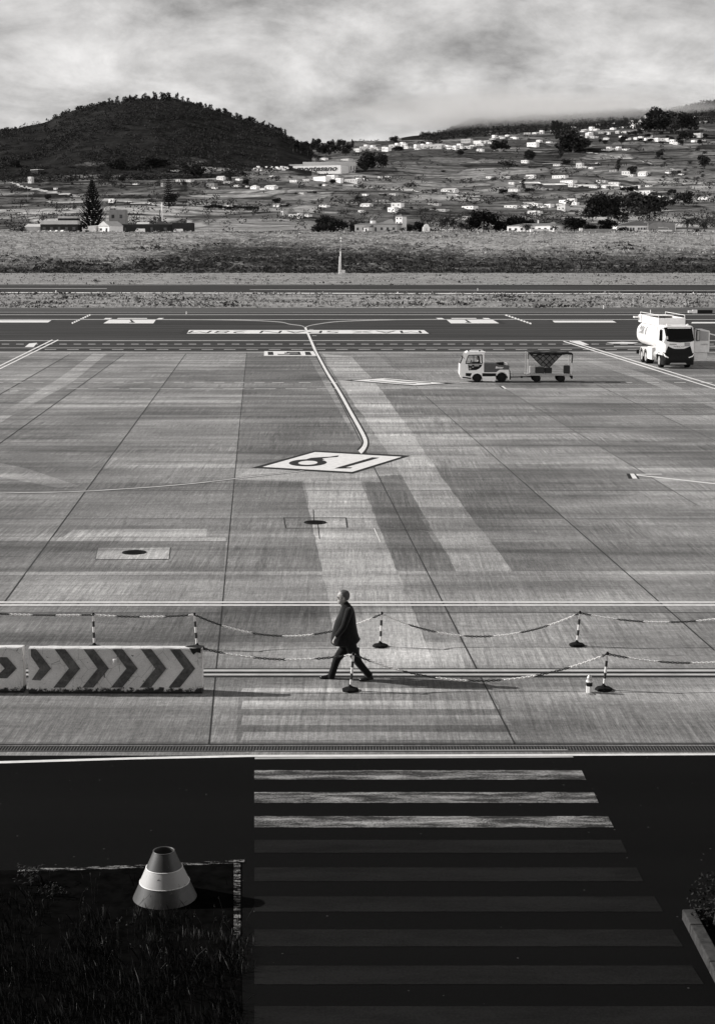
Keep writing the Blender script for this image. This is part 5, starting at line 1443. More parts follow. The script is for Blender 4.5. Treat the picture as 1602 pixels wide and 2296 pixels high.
def tree(kind, u, vb, wpx, hpx, label, group=None, Y=None, name=None, mat_=None, leaf_only=False):
    p = on_ground(u, vb, Y)
    if p is None: return None
    s_ = pxm(p); cm, tm = protos[kind][TREE_N[0] % len(protos[kind])]; TREE_N[0] += 1
    if mat_:
        key = (cm.name, mat_.name)
        if key not in protos: m2 = cm.copy(); m2.materials.clear(); m2.materials.append(mat_); protos[key] = m2
        cm = protos[key]
    nm = name or {'bush': 'bush', 'palm': 'palm_tree'}.get(kind, 'tree')
    cat = {'bush': 'bush', 'palm': 'palm tree'}.get(kind, 'tree')
    t = thing(nm, label, cat, p-Vector((0,0,.2)), TREE_N[0]*1.7, group)
    if cm is not None:
        o = bpy.data.objects.new('crown', cm); COL.objects.link(o); o.parent = t
    if not leaf_only:
        o = bpy.data.objects.new('trunk', tm); COL.objects.link(o); o.parent = t
    t.scale = (wpx*s_, wpx*s_, hpx*s_)
    return t
Z3 = lambda a, b_: (.2531*a, 342.4+.2531*b_)
Zd = lambda a, b_: (405.5+.2531*a, 342.4+.2531*b_)
Z5 = lambda a, b_: (792.9+.2531*a, 288.3+.2531*b_)
Z6 = lambda a, b_: (1180.3+.2632*a, 216.2+.2632*b_)
K3, K6 = .2531, .2632

# ---- hill crest trees (one line against the sky)
rng = random.Random(21)
cr_u = [236,246,253,284,297,309,321,326,343,347,363,389,404,410,416,428,434,451,466,474,490,506,531,536,551,565,571,577,583,262,268,279,288,292,302,304,316,330,336,352,358,366,372,378,384,398,422,441,447,455,462,470,478,485,497,503,512,518,541,547,555,560,588,592,598,604,610,616,622,628,632,640,650]
for i, u in enumerate(cr_u):
    v = interp(u, HILL_U, HILL_V)
    Yc = 3840; z = H+Yc*tanE(v); p = AT(u, v, Yc)
    hp = rng.uniform(15, 25)*(1.25 if 290 < u < 400 else 1); wp = hp*rng.uniform(.55, .95)
    cm, tm = protos['tall' if i % 4 else 'broad'][i % 3]
    t = thing('tree', 'thin tree in the long row along the crest of the dark hill, against the sky', 'tree', (p.x, Yc, height(p.x, Yc)-2), i, 'trees along the hill crest')
    for nm, me_ in (('crown', cm), ('trunk', tm)):
        o = bpy.data.objects.new(nm, me_); COL.objects.link(o); o.parent = t
    t.scale = (wp*1.08, wp*1.08, hp*1.08)
# ---- far woods that read as masses
def clumps(name, label, spots, mat_, cat, nq=16, squash=.8, lf=.34):
    rng = random.Random(len(spots)); mb = MB()
    for p, r in spots: leaf_cloud(mb, nq*(2 if p.y < 1700 else 1), (p.x, p.y, p.z+r*.5), (r, r, r*squash), r*lf*(.62 if p.y < 1700 else 1), rng, shell=.2)
    o = mb.build(name, mat_, fix=False); tag(o, label, cat, kind='stuff'); return o
spots = []; rng = random.Random(31)
while len(spots) < 3300:
    u = rng.uniform(-40, 700); y = rng.uniform(2760, 3880); x = (u-CU)/FPX*(y*CP)*1.0; z = height(x, y)
    if mnoise.noise(Vector((x*.008, y*.006, 3))) < -.12 and rng.random() < .75: continue
    if rng.random() > .55+.45*(3880-y)/1100: continue
    if u > 622 and y < 3350: continue
    spots.append((Vector((x, y, z)), rng.uniform(3.5, 7) if y < 3700 else rng.uniform(2.5, 4.5)))
clumps('woodland', 'dark wood covering the round hill on the left', spots, M['leaf_far'], 'woodland')
spots = []
while len(spots) < 2600:
    u = rng.uniform(940, 1700); y = rng.uniform(5000, 7300); x = (u-CU)/FPX*(y*CP); z = height(x, y)
    if mnoise.noise(Vector((x*.004, y*.003, 8))) < -.25: continue
    spots.append((Vector((x, y, z)), rng.uniform(6, 13)))
clumps('mountain_forest', 'forest on the cloud covered mountain at the right', spots, M['leaf_far'], 'woodland')
# field hedges and scrub on the hillside
spots, spots2 = [], []; rng = random.Random(17)
while len(spots) < 1700:
    u = rng.uniform(-60, 1680); y = 960*(2.9**rng.random())*1.0 if rng.random() < .55 else rng.uniform(2300, 5200)
    x = (u-CU)/FPX*(y*CP)
    a = mnoise.noise(Vector((x*.004, y*.010, 1))); b_ = mnoise.noise(Vector((x*.0022, y*.0022, 9)))
    line = abs(a) < .035 or (abs(mnoise.noise(Vector((x*.006+5, y*.0035, 4)))) < .03)
    if not (line or (b_ > .32 and rng.random() < .5) or rng.random() < .012): continue
    if u < 690 and y > 2750: continue
    z = height(x, y); spots.append((Vector((x, y, z)), rng.uniform(1.6, 4.2)*(1+y/5000)))
clumps('hillside_scrub', 'hedges and scrub between the fields on the hillside', spots, M['leaf_far2'], 'scrub', 14)
# scrub bank and grass tufts
bm_, bm2 = [], []; rng = random.Random(77); mbS = MB()
pale = simple('dry_grass', .34, .95, .4, .5, spec=.05); darkg = simple('scrub_dark', .040, .95, .6, .4, spec=.05); midg = simple('scrub_mid', .12, .95, .5, .4, spec=.05)
cnt = 0
while cnt < 9500:
    u = rng.uniform(-90, 1700); y = rng.uniform(652, 806); x = (u-CU)/FPX*(y*CP); z = height(x, y)
    v = CV-FPX*((z-H)*CP+y*SP)/(y*CP-(z-H)*SP); n1 = mnoise.noise(Vector((x*.015, y*.04, 4)))
    lo = 572 if u > 1040 else 588 if u < 240 else 588-(u-240)/260*40 if u < 500 else 545+(u-500)/540*22
    e = .5+((v-lo)/16+n1*1.3)*.5+rng.gauss(0,.25)
    n2 = mnoise.noise(Vector((x*.045, y*.06, 1)))
    n3 = mnoise.noise(Vector((x*.012, y*.09, 5)))
    e += n2*.8+n3*1.1; mi = 1 if e > 1.08 else (0 if e < .20 else 2)
    if mi == 0 and rng.random() < .35: continue
    r = rng.uniform(.35, 1.0)*(1.5 if mi == 1 else 1)
    leaf_cloud(mbS, 5, (x, y, z+r*.3), (r*1.5, r, r*.55), r*.6, rng, shell=.1, mi=mi); cnt += 1
tag(mbS.build('embankment_scrub', [pale, darkg, midg], fix=False), 'rough grass and dark scrub covering the bank beyond the runway', 'scrub', kind='stuff')
mbG = MB(); cnt = 0
def strip_grass(y0, y1, n, sc_, pd):
    global cnt
    for _ in range(n):
        y = rng.uniform(y0, y1); u = rng.uniform(-90, 1700); x = (u-CU)/FPX*(y*CP+1.3)
        n1 = mnoise.noise(Vector((x*.05, y*.14, 6)))+.4*mnoise.noise(Vector((x*.2, y*.4, 2)))
        mi = 1 if n1 > pd+.12 else (0 if n1 < pd-.18 else 2)
        if mi == 0 and rng.random() < .6: continue
        r = sc_*rng.uniform(.4, 1.2)*(1.3 if mi == 1 else 1)
        leaf_cloud(mbG, 4, (x, y, r*.2), (r*1.8, r, r*.4), r*.5, rng, shell=.1, mi=mi)
palev = simple('verge_straw', .26, .95, .4, .5, spec=.05)
strip_grass(yS1+4, yR0-1.5, 3600, .55, .28); strip_grass(yS1+.5, yS1+8, 420, .45, .30)
strip_grass(yR1+3, 652, 4200, .55, .38)
tag(mbG.build('verge_grass', [palev, darkg, midg], fix=False), 'dry grass with dark tufts between taxiway and runway and beyond it', 'grass', kind='stuff')
for (u, v, w_, h_, lab) in ((217, 633, 14, 7, 'single dark bush in the grass beyond the runway at the left'), (1340, 669, 16, 5, 'low dark bush in the grass strip before the runway, left of the truck'), (1135, 673, 14, 4, 'flat dark bush in the grass strip right of the middle')):
    tree('bush', u, v, w_, h_*1.6, lab, leaf_only=False) if v < 612 else None
    p = G(u, v); s_ = pxm(p); t = thing('bush', lab, 'bush', p)
    o = bpy.data.objects.new('crown', protos['bush'][0][0]); COL.objects.link(o); o.parent = t; t.scale = (w_*s_, w_*s_, h_*s_*1.3)
    o = bpy.data.objects.new('trunk', protos['bush'][0][1]); COL.objects.link(o); o.parent = t

# ---- the araucaria and the second conifer
def conifer(u, vb, wpx, hpx, Y, lab, tiers=26, droop=-.05, seed=3):
    p = on_ground(u, vb, Y); s_ = pxm(p); Hh = hpx*s_; W_ = wpx*s_/2; rng = random.Random(seed)
    t = thing('conifer', lab, 'conifer', p); mb = MB(); bb = MB()
    bb.tube([(0,0,-1),(0,0,Hh*.5),(0,0,Hh)], [Hh*.018,Hh*.010,.05], 8)
    for i in range(tiers):
        f = .10+.88*i/(tiers-1); z = Hh*f; L_ = W_*(1-f)**.82*1.12+Hh*.012; nb = 11
        if f < .16: L_ *= .9
        for k in range(nb):
            a = 2*math.pi*k/nb+i*.7+rng.gauss(0,.12); l = L_*rng.uniform(.82,1.08); pts = []
            for q in range(6):
                r = q/5; pts.append(Vector((math.cos(a)*l*r, math.sin(a)*l*r, z+l*(droop*r+.38*r*r-.10*math.sin(r*3)))))
            bb.tube(pts, [.10,.08,.07,.05,.04,.02], 4)
            for q in range(1, 6):
                c = pts[q]; sd_ = Vector((-math.sin(a), math.cos(a), 0)); wq = Hh*.030*(1.25-.16*q)
                for _ in range(5):
                    cc = c.lerp(pts[q-1], rng.random())+Vector((0,0,rng.uniform(-.1,.25)))
                    mb.add([cc-sd_*wq, cc+(pts[q]-pts[q-1])*.7+Vector((0,0,Hh*.006)), cc+sd_*wq, cc-(pts[q]-pts[q-1])*.4-Vector((0,0,Hh*.004))], [(0,1,2,3)])
    mb.build('crown', M['leaf_black'], t, fix=False); bb.build('trunk', M['trunk'], t)
conifer(209, 512, 68, 118, 868, 'tall dark pyramidal conifer with tiered branches beside the farm buildings')
conifer(379, 468, 34, 76, None, 'narrow dark conifer on the slope above the chimney', 16, -.25, 9)

# ================================================================ BUILDINGS
M['wall_white'] = simple('white_render', .80, .8, .08, .6, spec=.2)
M['wall_grey'] = simple('grey_render', .26, .85, .15, .6, spec=.2)
M['wall_pale'] = simple('pale_render', .48, .85, .12, .6, spec=.2)
M['wall_dark'] = simple('dark_shed_wall', .03, .85, .2, .6, spec=.1)
M['roof_tile'] = simple('tiled_roof', .17, .85, .2, 2, spec=.2)
M['roof_flat'] = simple('flat_roof_pale', .55, .85, .1, .5, spec=.2)
M['roof_dark'] = simple('dark_roof', .05, .85, .3, 1, spec=.2)
M['win'] = simple('far_window', .02, .3, .1, 1, spec=.5)
def roof_mesh(mb, x0, x1, y0, y1, z, rh, kind, ov=.4):
    x0 -= ov; x1 += ov; y0 -= ov; y1 += ov
    if kind == 'flat': mb.box(x0, x1, y0, y1, z+.002, z+max(.25, rh))
    elif kind == 'gable': ym = (y0+y1)/2; mb.add([(x0,y0,z),(x1,y0,z),(x1,y1,z),(x0,y1,z),(x0,ym,z+rh),(x1,ym,z+rh)], [(0,1,5,4),(2,3,4,5),(0,4,3),(1,2,5),(3,2,1,0)])
    elif kind == 'gablex': xm = (x0+x1)/2; mb.add([(x0,y0,z),(x1,y0,z),(x1,y1,z),(x0,y1,z),(xm,y0,z+rh),(xm,y1,z+rh)], [(0,1,4),(2,3,5),(0,4,5,3),(1,2,5,4),(3,2,1,0)])
    elif kind == 'hip':
        d_ = min((x1-x0), (y1-y0))/2*.98; ym = (y0+y1)/2; xa_, xb_ = x0+d_, x1-d_
        if xb_ <= xa_: xa_ = xb_ = (x0+x1)/2
        mb.add([(x0,y0,z),(x1,y0,z),(x1,y1,z),(x0,y1,z),(xa_,ym,z+rh),(xb_,ym,z+rh)], [(0,1,5,4),(1,2,5),(2,3,4,5),(3,0,4),(3,2,1,0)])
    elif kind == 'shed': mb.add([(x0,y0,z),(x1,y0,z),(x1,y1,z),(x0,y1,z),(x0,y0,z+.2),(x1,y0,z+.2),(x1,y1,z+rh),(x0,y1,z+rh)], [(3,2,1,0),(4,5,6,7),(0,1,5,4),(1,2,6,5),(2,3,7,6),(3,0,4,7)])
def win_quad(parent, x0, x1, z0, z1, y, nm='window', mat_=None, side=False):
    mb = MB()
    if side: mb.box(y-.05, y+.02, x0, x1, z0, z1)
    else: mb.box(x0, x1, y-.05, y+.02, z0, z1)
    return mb.build(nm, mat_ or M['win'], parent)
def bld(label, u0, u1, vt, vb, Y=None, dep=9, roof='flat', rf=.25, wm='wall_white', rm='roof_tile', wins=3, rz=0, name='house', cat='house', door=True, rows_=1, group=None):
    p = on_ground((u0+u1)/2, vb, Y)
    if p is None: return None
    s_ = pxm(p); w_ = (u1-u0)*s_; Ht = AT((u0+u1)/2, vt, p.y).z-p.z
    if Ht < 1: Ht = (vb-vt)*s_
    rh = Ht*rf; hw = Ht-rh
    t = thing(name, label, cat, p, rz, group)
    x0, x1 = -w_/2, w_/2
    mb = MB().box(x0, x1, 0, dep, -4, hw)
    if roof == 'gablex': mb.add([(x0,0,hw),(x1,0,hw),(0,0,hw+rh*.96)], [(0,1,2)])
    mb.build('wall', M[wm], t)
    mb = MB(); roof_mesh(mb, x0, x1, 0, dep, hw, rh, roof, .0 if roof == 'flat' else .35)
    if roof == 'flat': pass
    mb.build('roof', M[rm], t)
    for r_ in range(rows_):
        zb = hw*(r_+.38)/rows_
        for k in range(wins):
            cx_ = x0+(k+.5)*w_/wins; ww = min(1.6, w_/wins*.4)
            if door and r_ == 0 and k == wins//2: win_quad(t, cx_-ww*.4, cx_+ww*.4, .02, hw/rows_*.72, -.02, 'door')
            else: win_quad(t, cx_-ww*.5, cx_+ww*.5, zb, zb+hw*.32/rows_, -.02)
    return t
# farm compound on the left
def B3(lab, a0, a1, bt, bb_, Y, **k): return bld(lab, .2531*a0, .2531*a1, 342.4+.2531*bt, 342.4+.2531*bb_, Y, **k)
YF = 856
B3('long low dark shed with a pale flat roof at the left of the farm compound', 360, 690, 600, 684, YF, rf=.30, wm='wall_dark', rm='roof_flat', dep=14, wins=5, name='shed', cat='shed')
B3('small dark windowed upper building behind the long low shed', 515, 690, 562, 610, YF+22, wm='wall_dark', rm='roof_flat', rf=.12, dep=8, wins=6, door=False)
B3('pale rounded store at the left end of the long low shed', 225, 360, 628, 676, YF+2, roof='shed', rf=.35, wm='wall_pale', rm='roof_flat', wins=0, name='store', cat='shed')
B3('bright white gabled house left of the middle of the farm compound', 850, 992, 605, 702, YF-4, roof='gablex', rf=.42, rm='roof_flat', dep=10, wins=2, rz=R(-38))
B3('low white annex joined to the left of the gabled farm house', 776, 852, 640, 694, YF-1, rf=.2, roof='shed', rm='roof_flat', wins=0, rz=R(-20))
B3('white panel building just right of the gabled farm house', 985, 1045, 622, 690, YF+2, rf=.08, rm='roof_flat', wins=0)
B3('long dark workshop with two pale signs in the farm compound', 1046, 1525, 632, 700, YF+4, rf=.10, wm='wall_dark', rm='roof_dark', dep=16, wins=4, name='workshop', cat='workshop')
B3('dark hip roofed workshop wing below the white chimney', 1300, 1522, 588, 668, YF+10, roof='hip', rf=.75, wm='wall_dark', rm='roof_dark', dep=14, wins=0, name='workshop', cat='workshop')
B3('pale sawtooth roof shed left of the chimney', 1200, 1300, 612, 650, YF+12, roof='shed', rf=.6, rm='roof_flat', wm='wall_pale', wins=0, name='shed', cat='shed')
B3('black cubic hall at the right end of the farm compound', 1527, 1705, 620, 702, YF, rf=.05, wm='wall_dark', rm='roof_dark', dep=12, wins=0, name='hall', cat='hall')
B3('small white tank house on top of the black hall', 1655, 1690, 594, 622, YF+14, rf=.1, rm='roof_flat', wins=0)
B3('grey two storey house half hidden behind the tall conifer', 968, 1110, 505, 640, YF+40, rf=.06, wm='wall_grey', rm='wall_grey', dep=11, wins=2, rows_=2)
B3('white house row showing behind the lower branches of the tall conifer', 672, 960, 575, 612, YF+60, rf=.1, rm='roof_flat', wins=6, door=False)
for a0, a1, lab in ((1090, 1155, 'pale sign'), ):
    pass
def vtube(lab, name, cat, a, bt, bb_, Y, wz, mat_, zf=Z3, k=K3):
    u, v = zf(a, bb_); p = on_ground(u, v, Y); u2, v2 = zf(a, bt); top = AT(u2, v2, p.y).z-p.z; r = wz*k*pxm(p)/2
    t = thing(name, lab, cat, p); MB().tube([(0,0,-.5),(0,0,top*.97)], [r*1.1, r*.9], 10).build('shaft', mat_, t); MB().tube([(0,0,top*.97),(0,0,top)], [r*1.15, r*1.15], 10).build('cap', mat_, t)
    return t
vtube('tall white chimney rising from the dark workshop roofs', 'chimney', 'chimney', 1439, 440, 650, YF+16, 13, M['wall_white'])
vtube('shorter dark pole close to the left of the white chimney', 'pole', 'pole', 1417, 505, 650, YF+16, 7, M['wall_dark'])
vtube('thin dark pole above the long low shed', 'pole', 'pole', 386, 515, 640, YF+10, 4, M['wall_dark'])
vtube('thin pole standing in the dark field on the far left slope', 'pole', 'pole', 250, 340, 430, None, 3, M['wall_grey'])
vtube('slim pole in the scrub right of the farm compound', 'pole', 'pole', 245+1602, 640, 700, 845, 5, M['wall_grey'])
# vehicles in the compound
def car_meshes():
    b_ = MB(); pr = [(-2.1,.35),(-2.15,.8),(-1.5,.95),(-.9,1.45),(.9,1.5),(1.5,1.0),(2.1,.85),(2.1,.35)]
    b_.prism(pr, -.85, .85); w_ = MB(); 
    wn = MB().prism([(-1.25,.98),(-.85,1.38),(.85,1.42),(1.3,1.0)], -.88, .88)
    v_ = MB(); v_.prism([(-2.5,.35),(-2.55,1.1),(-1.9,2.0),(2.4,2.05),(2.45,.35)], -.95, .95); vn = MB().prism([(-2.3,1.15),(-1.85,1.85),(-1.0,1.85),(-1.0,1.15)], -.98, .98)
    w_.lathe([(.33,-.1),(.33,.1)], n=14, axis='Y')
    return {'car': (b_.mesh('body', M['white']), wn.mesh('window', M['win']), 2.1, (-1.3, 1.3)), 'van': (v_.mesh('body', M['white']), vn.mesh('window', M['win']), 2.5, (-1.6, 1.5))}, w_.mesh('wheel', M['rubber'])
CARS, WHEEL = car_meshes()
def vehicle(kind, u, vb, Y, label, rz=0, group=None):
    p = on_ground(u, vb, Y); t = thing(kind if kind == 'van' else 'parked_car', label, kind, p, rz, group); b_, w_, L_, ax = CARS[kind]
    for nm, me_ in (('body', b_), ('window', w_)):
        o = bpy.data.objects.new(nm, me_); COL.objects.link(o); o.parent = t
    for x in ax:
        for y in (-.8, .8):
            o = bpy.data.objects.new('wheel', WHEEL); COL.objects.link(o); o.parent = t; o.location = (x, y, .33)
vehicle('van', *Z3(1245,702), 835, 'white van parked in front of the dark workshop', .1)
vehicle('van', *Z3(1580,702), 835, 'white pickup sized van by the black hall', .1)
for k, a in enumerate((365, 412, 465, 515, 562)):
    vehicle('car', *Z3(a, 695), 838, ['leftmost of five white cars before the long low shed','second of five white cars before the long low shed','middle one of five white cars before the long low shed','fourth of five white cars before the long low shed','white car nearest the gabled house, rightmost of the five'][k], .3*k, 'white cars in front of the long shed')
# right of the middle, at the top of the bank
def B5(lab, a0, a1, bt, bb_, Y=None, **k): return bld(lab, 792.9+.2531*a0, 792.9+.2531*a1, 288.3+.2531*bt, 288.3+.2531*bb_, Y, **k)
def B6(lab, a0, a1, bt, bb_, Y=None, **k): return bld(lab, 1180.3+.2632*a0, 1180.3+.2632*a1, 216.2+.2632*bt, 216.2+.2632*bb_, Y, **k)
B5('long low grey building with two pale patches on the top of the bank', 0, 385, 835, 910, 862, rf=.2, roof='shed', wm='wall_pale', rm='roof_tile', dep=12, wins=7, rz=R(-16))
B5('bright white small end house at the left of the long grey building', 85, 130, 852, 900, 858, rf=.3, roof='gable', wins=1, rz=R(-25))
B5('white hip roofed house joined to the square white tower', 212, 372, 800, 905, 874, roof='hip', rf=.3, dep=9, wins=3, rz=R(-36))
B5('square white tower with a pyramid roof beside the grey building', 362, 432, 758, 910, 870, roof='hip', rf=.12, dep=4.5, wins=2, rz=R(-34), rows_=4, name='tower', cat='tower', door=False)
c = on_ground(*Z5(170, 840), 876); s_ = pxm(c); zt_ = AT(*Z5(170,785), c.y).z-c.z; r_ = 25*K3*s_
t = thing('cupola', 'small round white cupola behind the long grey building', 'cupola', c); MB().lathe([(r_,0),(r_,zt_*.8)], n=16).build('drum', M['wall_white'], t); MB().lathe([(r_*1.1,zt_*.8),(r_*.8,zt_*.92),(.1,zt_)], n=16).build('dome', M['roof_tile'], t, smooth=True)
# shrine with a curved gable
c = on_ground(*Z5(641, 915), 830); s_ = pxm(c); w_ = 31*K3*s_; h_ = AT(*Z5(641,843), c.y).z-c.z
t = thing('shrine', 'little white building with a curved gable and cross mark, on top of the bank', 'shrine', c)
arcp = [(-w_,-1),(w_,-1),(w_,h_*.62),(w_*.72,h_*.72),(w_*.45,h_*.93),(0,h_),(-w_*.45,h_*.93),(-w_*.72,h_*.72),(-w_,h_*.62)]
MB().prism(arcp, 0, 5).build('wall', M['wall_white'], t)
MB().prism([(-.5,h_*.25),(-.35,h_*.25),(.5,h_*.55),(.35,h_*.55)], -.06, -.01).build('cross_bar', M['wall_grey'], t); MB().prism([(.35,h_*.25),(.5,h_*.25),(-.35,h_*.55),(-.5,h_*.55)], -.12, -.061).build('cross_bar', M['wall_grey'], t)
B5('large white house with a low tiled hip roof and small square windows', 1322, 1800, 838, 932, 850, roof='hip', rf=.26, dep=13, wins=8, door=False, rz=R(-36))
B6('white hip roofed wing at the right end of the large white house', 118, 268, 1066, 1165, 858, roof='hip', rf=.38, dep=9, wins=3, rz=R(-36))
B6('bright low white annex in front of the large white house', 30, 185, 1148, 1180, 838, rf=.1, rm='roof_flat', wins=2, dep=4)
vtube('short white chimney on the large white house', 'chimney', 'chimney', 96, 1054, 1110, 856, 12, M['wall_white'], Z6, K6)
# sports hall
c = on_ground(*Z6(960, 1165), 856); s_ = pxm(c)
t = thing('sports_hall', 'white sports hall with a broad pale roof and a dark arched end, right side', 'hall', c)
def hx_(a, b_): p = AT(*Z6(a, b_), c.y); return (p.x-c.x, p.z-c.z)
MB().prism([hx_(764,1175), hx_(1000,1175), hx_(1030,1098), hx_(764,1098)], 0, 16).build('wall', M['wall_white'], t)
MB().prism([hx_(758,1100), hx_(1026,1102), hx_(1150,1070), hx_(1120,1060), hx_(930,1058), hx_(905,1064)], -.4, 16.4).build('roof', M['roof_tile'], t)
ar = [hx_(985,1170), hx_(1262,1170), hx_(1262,1075), hx_(1120,1072), hx_(1075,1076), hx_(1045,1090), hx_(1015,1115)]
MB().prism(ar, -.9, -.41).build('arched_end', M['wall_grey'], t)
for k in range(6):
    x0, z0 = hx_(850+k*24+(20 if k > 2 else 0), 1145); x1, z1_ = hx_(868+k*24+(20 if k > 2 else 0), 1118); win_quad(t, x0, x1, z0, z1_, -.02)
bld('low bright white wall in front of the sports hall', *[Z6(a, 0)[0] for a in (920, 1235)], Z6(0,1180)[1], Z6(0,1202)[1], 832, dep=.5, rf=.1, rm='roof_flat', wins=0, name='wall', cat='wall')
bld('low dark wall between the bushes left of the sports hall', *[Z6(a, 0)[0] for a in (475, 760)], Z6(0,1157)[1], Z6(0,1190)[1], 836, dep=.6, rf=.1, wm='wall_grey', rm='wall_grey', wins=0, name='wall', cat='wall')
bld('white gate pillar at the left end of the low dark wall', *[Z6(a, 0)[0] for a in (448, 472)], Z6(0,1152)[1], Z6(0,1192)[1], 834, dep=2, rf=.1, rm='roof_flat', wins=0, name='gate_pillar', cat='pillar')
def lamp(a, bt, bb_, da, lab):
    u, v = Z6(a, bb_); p = on_ground(u, v, 838); q = AT(*Z6(a, bt), 838).z-p.z; dx = da*K6*pxm(p)
    t = thing('street_lamp', lab, 'street lamp', p); MB().tube([(0,0,0),(0,0,q*.85),(dx*.15,0,q*.96),(dx*.5,0,q)], [.16,.13,.11,.1], 6).build('pole', M['wall_pale'], t); MB().box(min(dx*.5,dx), max(dx*.5,dx), -.2, .2, q-.1, q+.12).build('lamp_head', M['wall_white'], t)
lamp(1027, 1070, 1180, -34, 'street lamp with its arm to the left in front of the sports hall')
lamp(1204, 1115, 1180, -88, 'street lamp with a long curved arm against the dark hall end')
lamp(1262, 1080, 1185, 40, 'street lamp at the right end of the sports hall')
lamp(302, 1140, 1185, 5, 'short pale lamp post right of the large white house')
# the factory with its name
def Bd(lab, a0, a1, bt, bb_, Y=None, **k): return bld(lab, 405.5+.2531*a0, 405.5+.2531*a1, 342.4+.2531*bt, 342.4+.2531*bb_, Y, **k)
p0 = T(*Zd(1200, 170)); Yq = p0.y
fac = Bd('long white factory with dark lettering across its front, below the wood', 975, 1430, 113, 170, Yq, rf=.04, rm='roof_flat', wins=0, dep=40, name='factory', cat='factory', rz=R(-20))
fl = fac.location; s_ = pxm(fl); Hf = AT(*Zd(1200, 113), fl.y).z-fl.z
mb = MB(); x0 = AT(*Zd(1006,0), fl.y).x-fl.x; x1 = AT(*Zd(1396,0), fl.y).x-fl.x
text_on(mb, 'montesano', (x0, -.35, Hf*.10), (x1-x0,0,0), (0,0,Hf*.74), .035, .3); mb.build('lettering', simple('sign_lettering', .03, .7), fac, fix=False)
Bd('taller pale rear block of the lettered factory, a row of small windows under its roof', 1080, 1545, 82, 168, Yq+45, rf=.03, wm='wall_pale', rm='roof_flat', dep=40, wins=18, door=False, name='factory_block', cat='factory')
Bd('pale low end block left of the lettered factory', 958, 1082, 103, 160, Yq+44, rf=.04, wm='wall_pale', rm='roof_flat', dep=30, wins=0, name='factory_block', cat='factory')
rng = random.Random(14)
for i in range(24):
    u, v = Zd(rng.uniform(650, 950), rng.uniform(132, 166)); p = T(u, v)
    t = thing('parked_car', 'tiny white vehicle in the crowded car park left of the lettered factory', 'car', p, rng.uniform(0, 3), 'vehicles parked beside the factory')
    o = bpy.data.objects.new('body', CARS['van'][0]); COL.objects.link(o); o.parent = t; t.scale = (1.3, 1.3, 1.5)
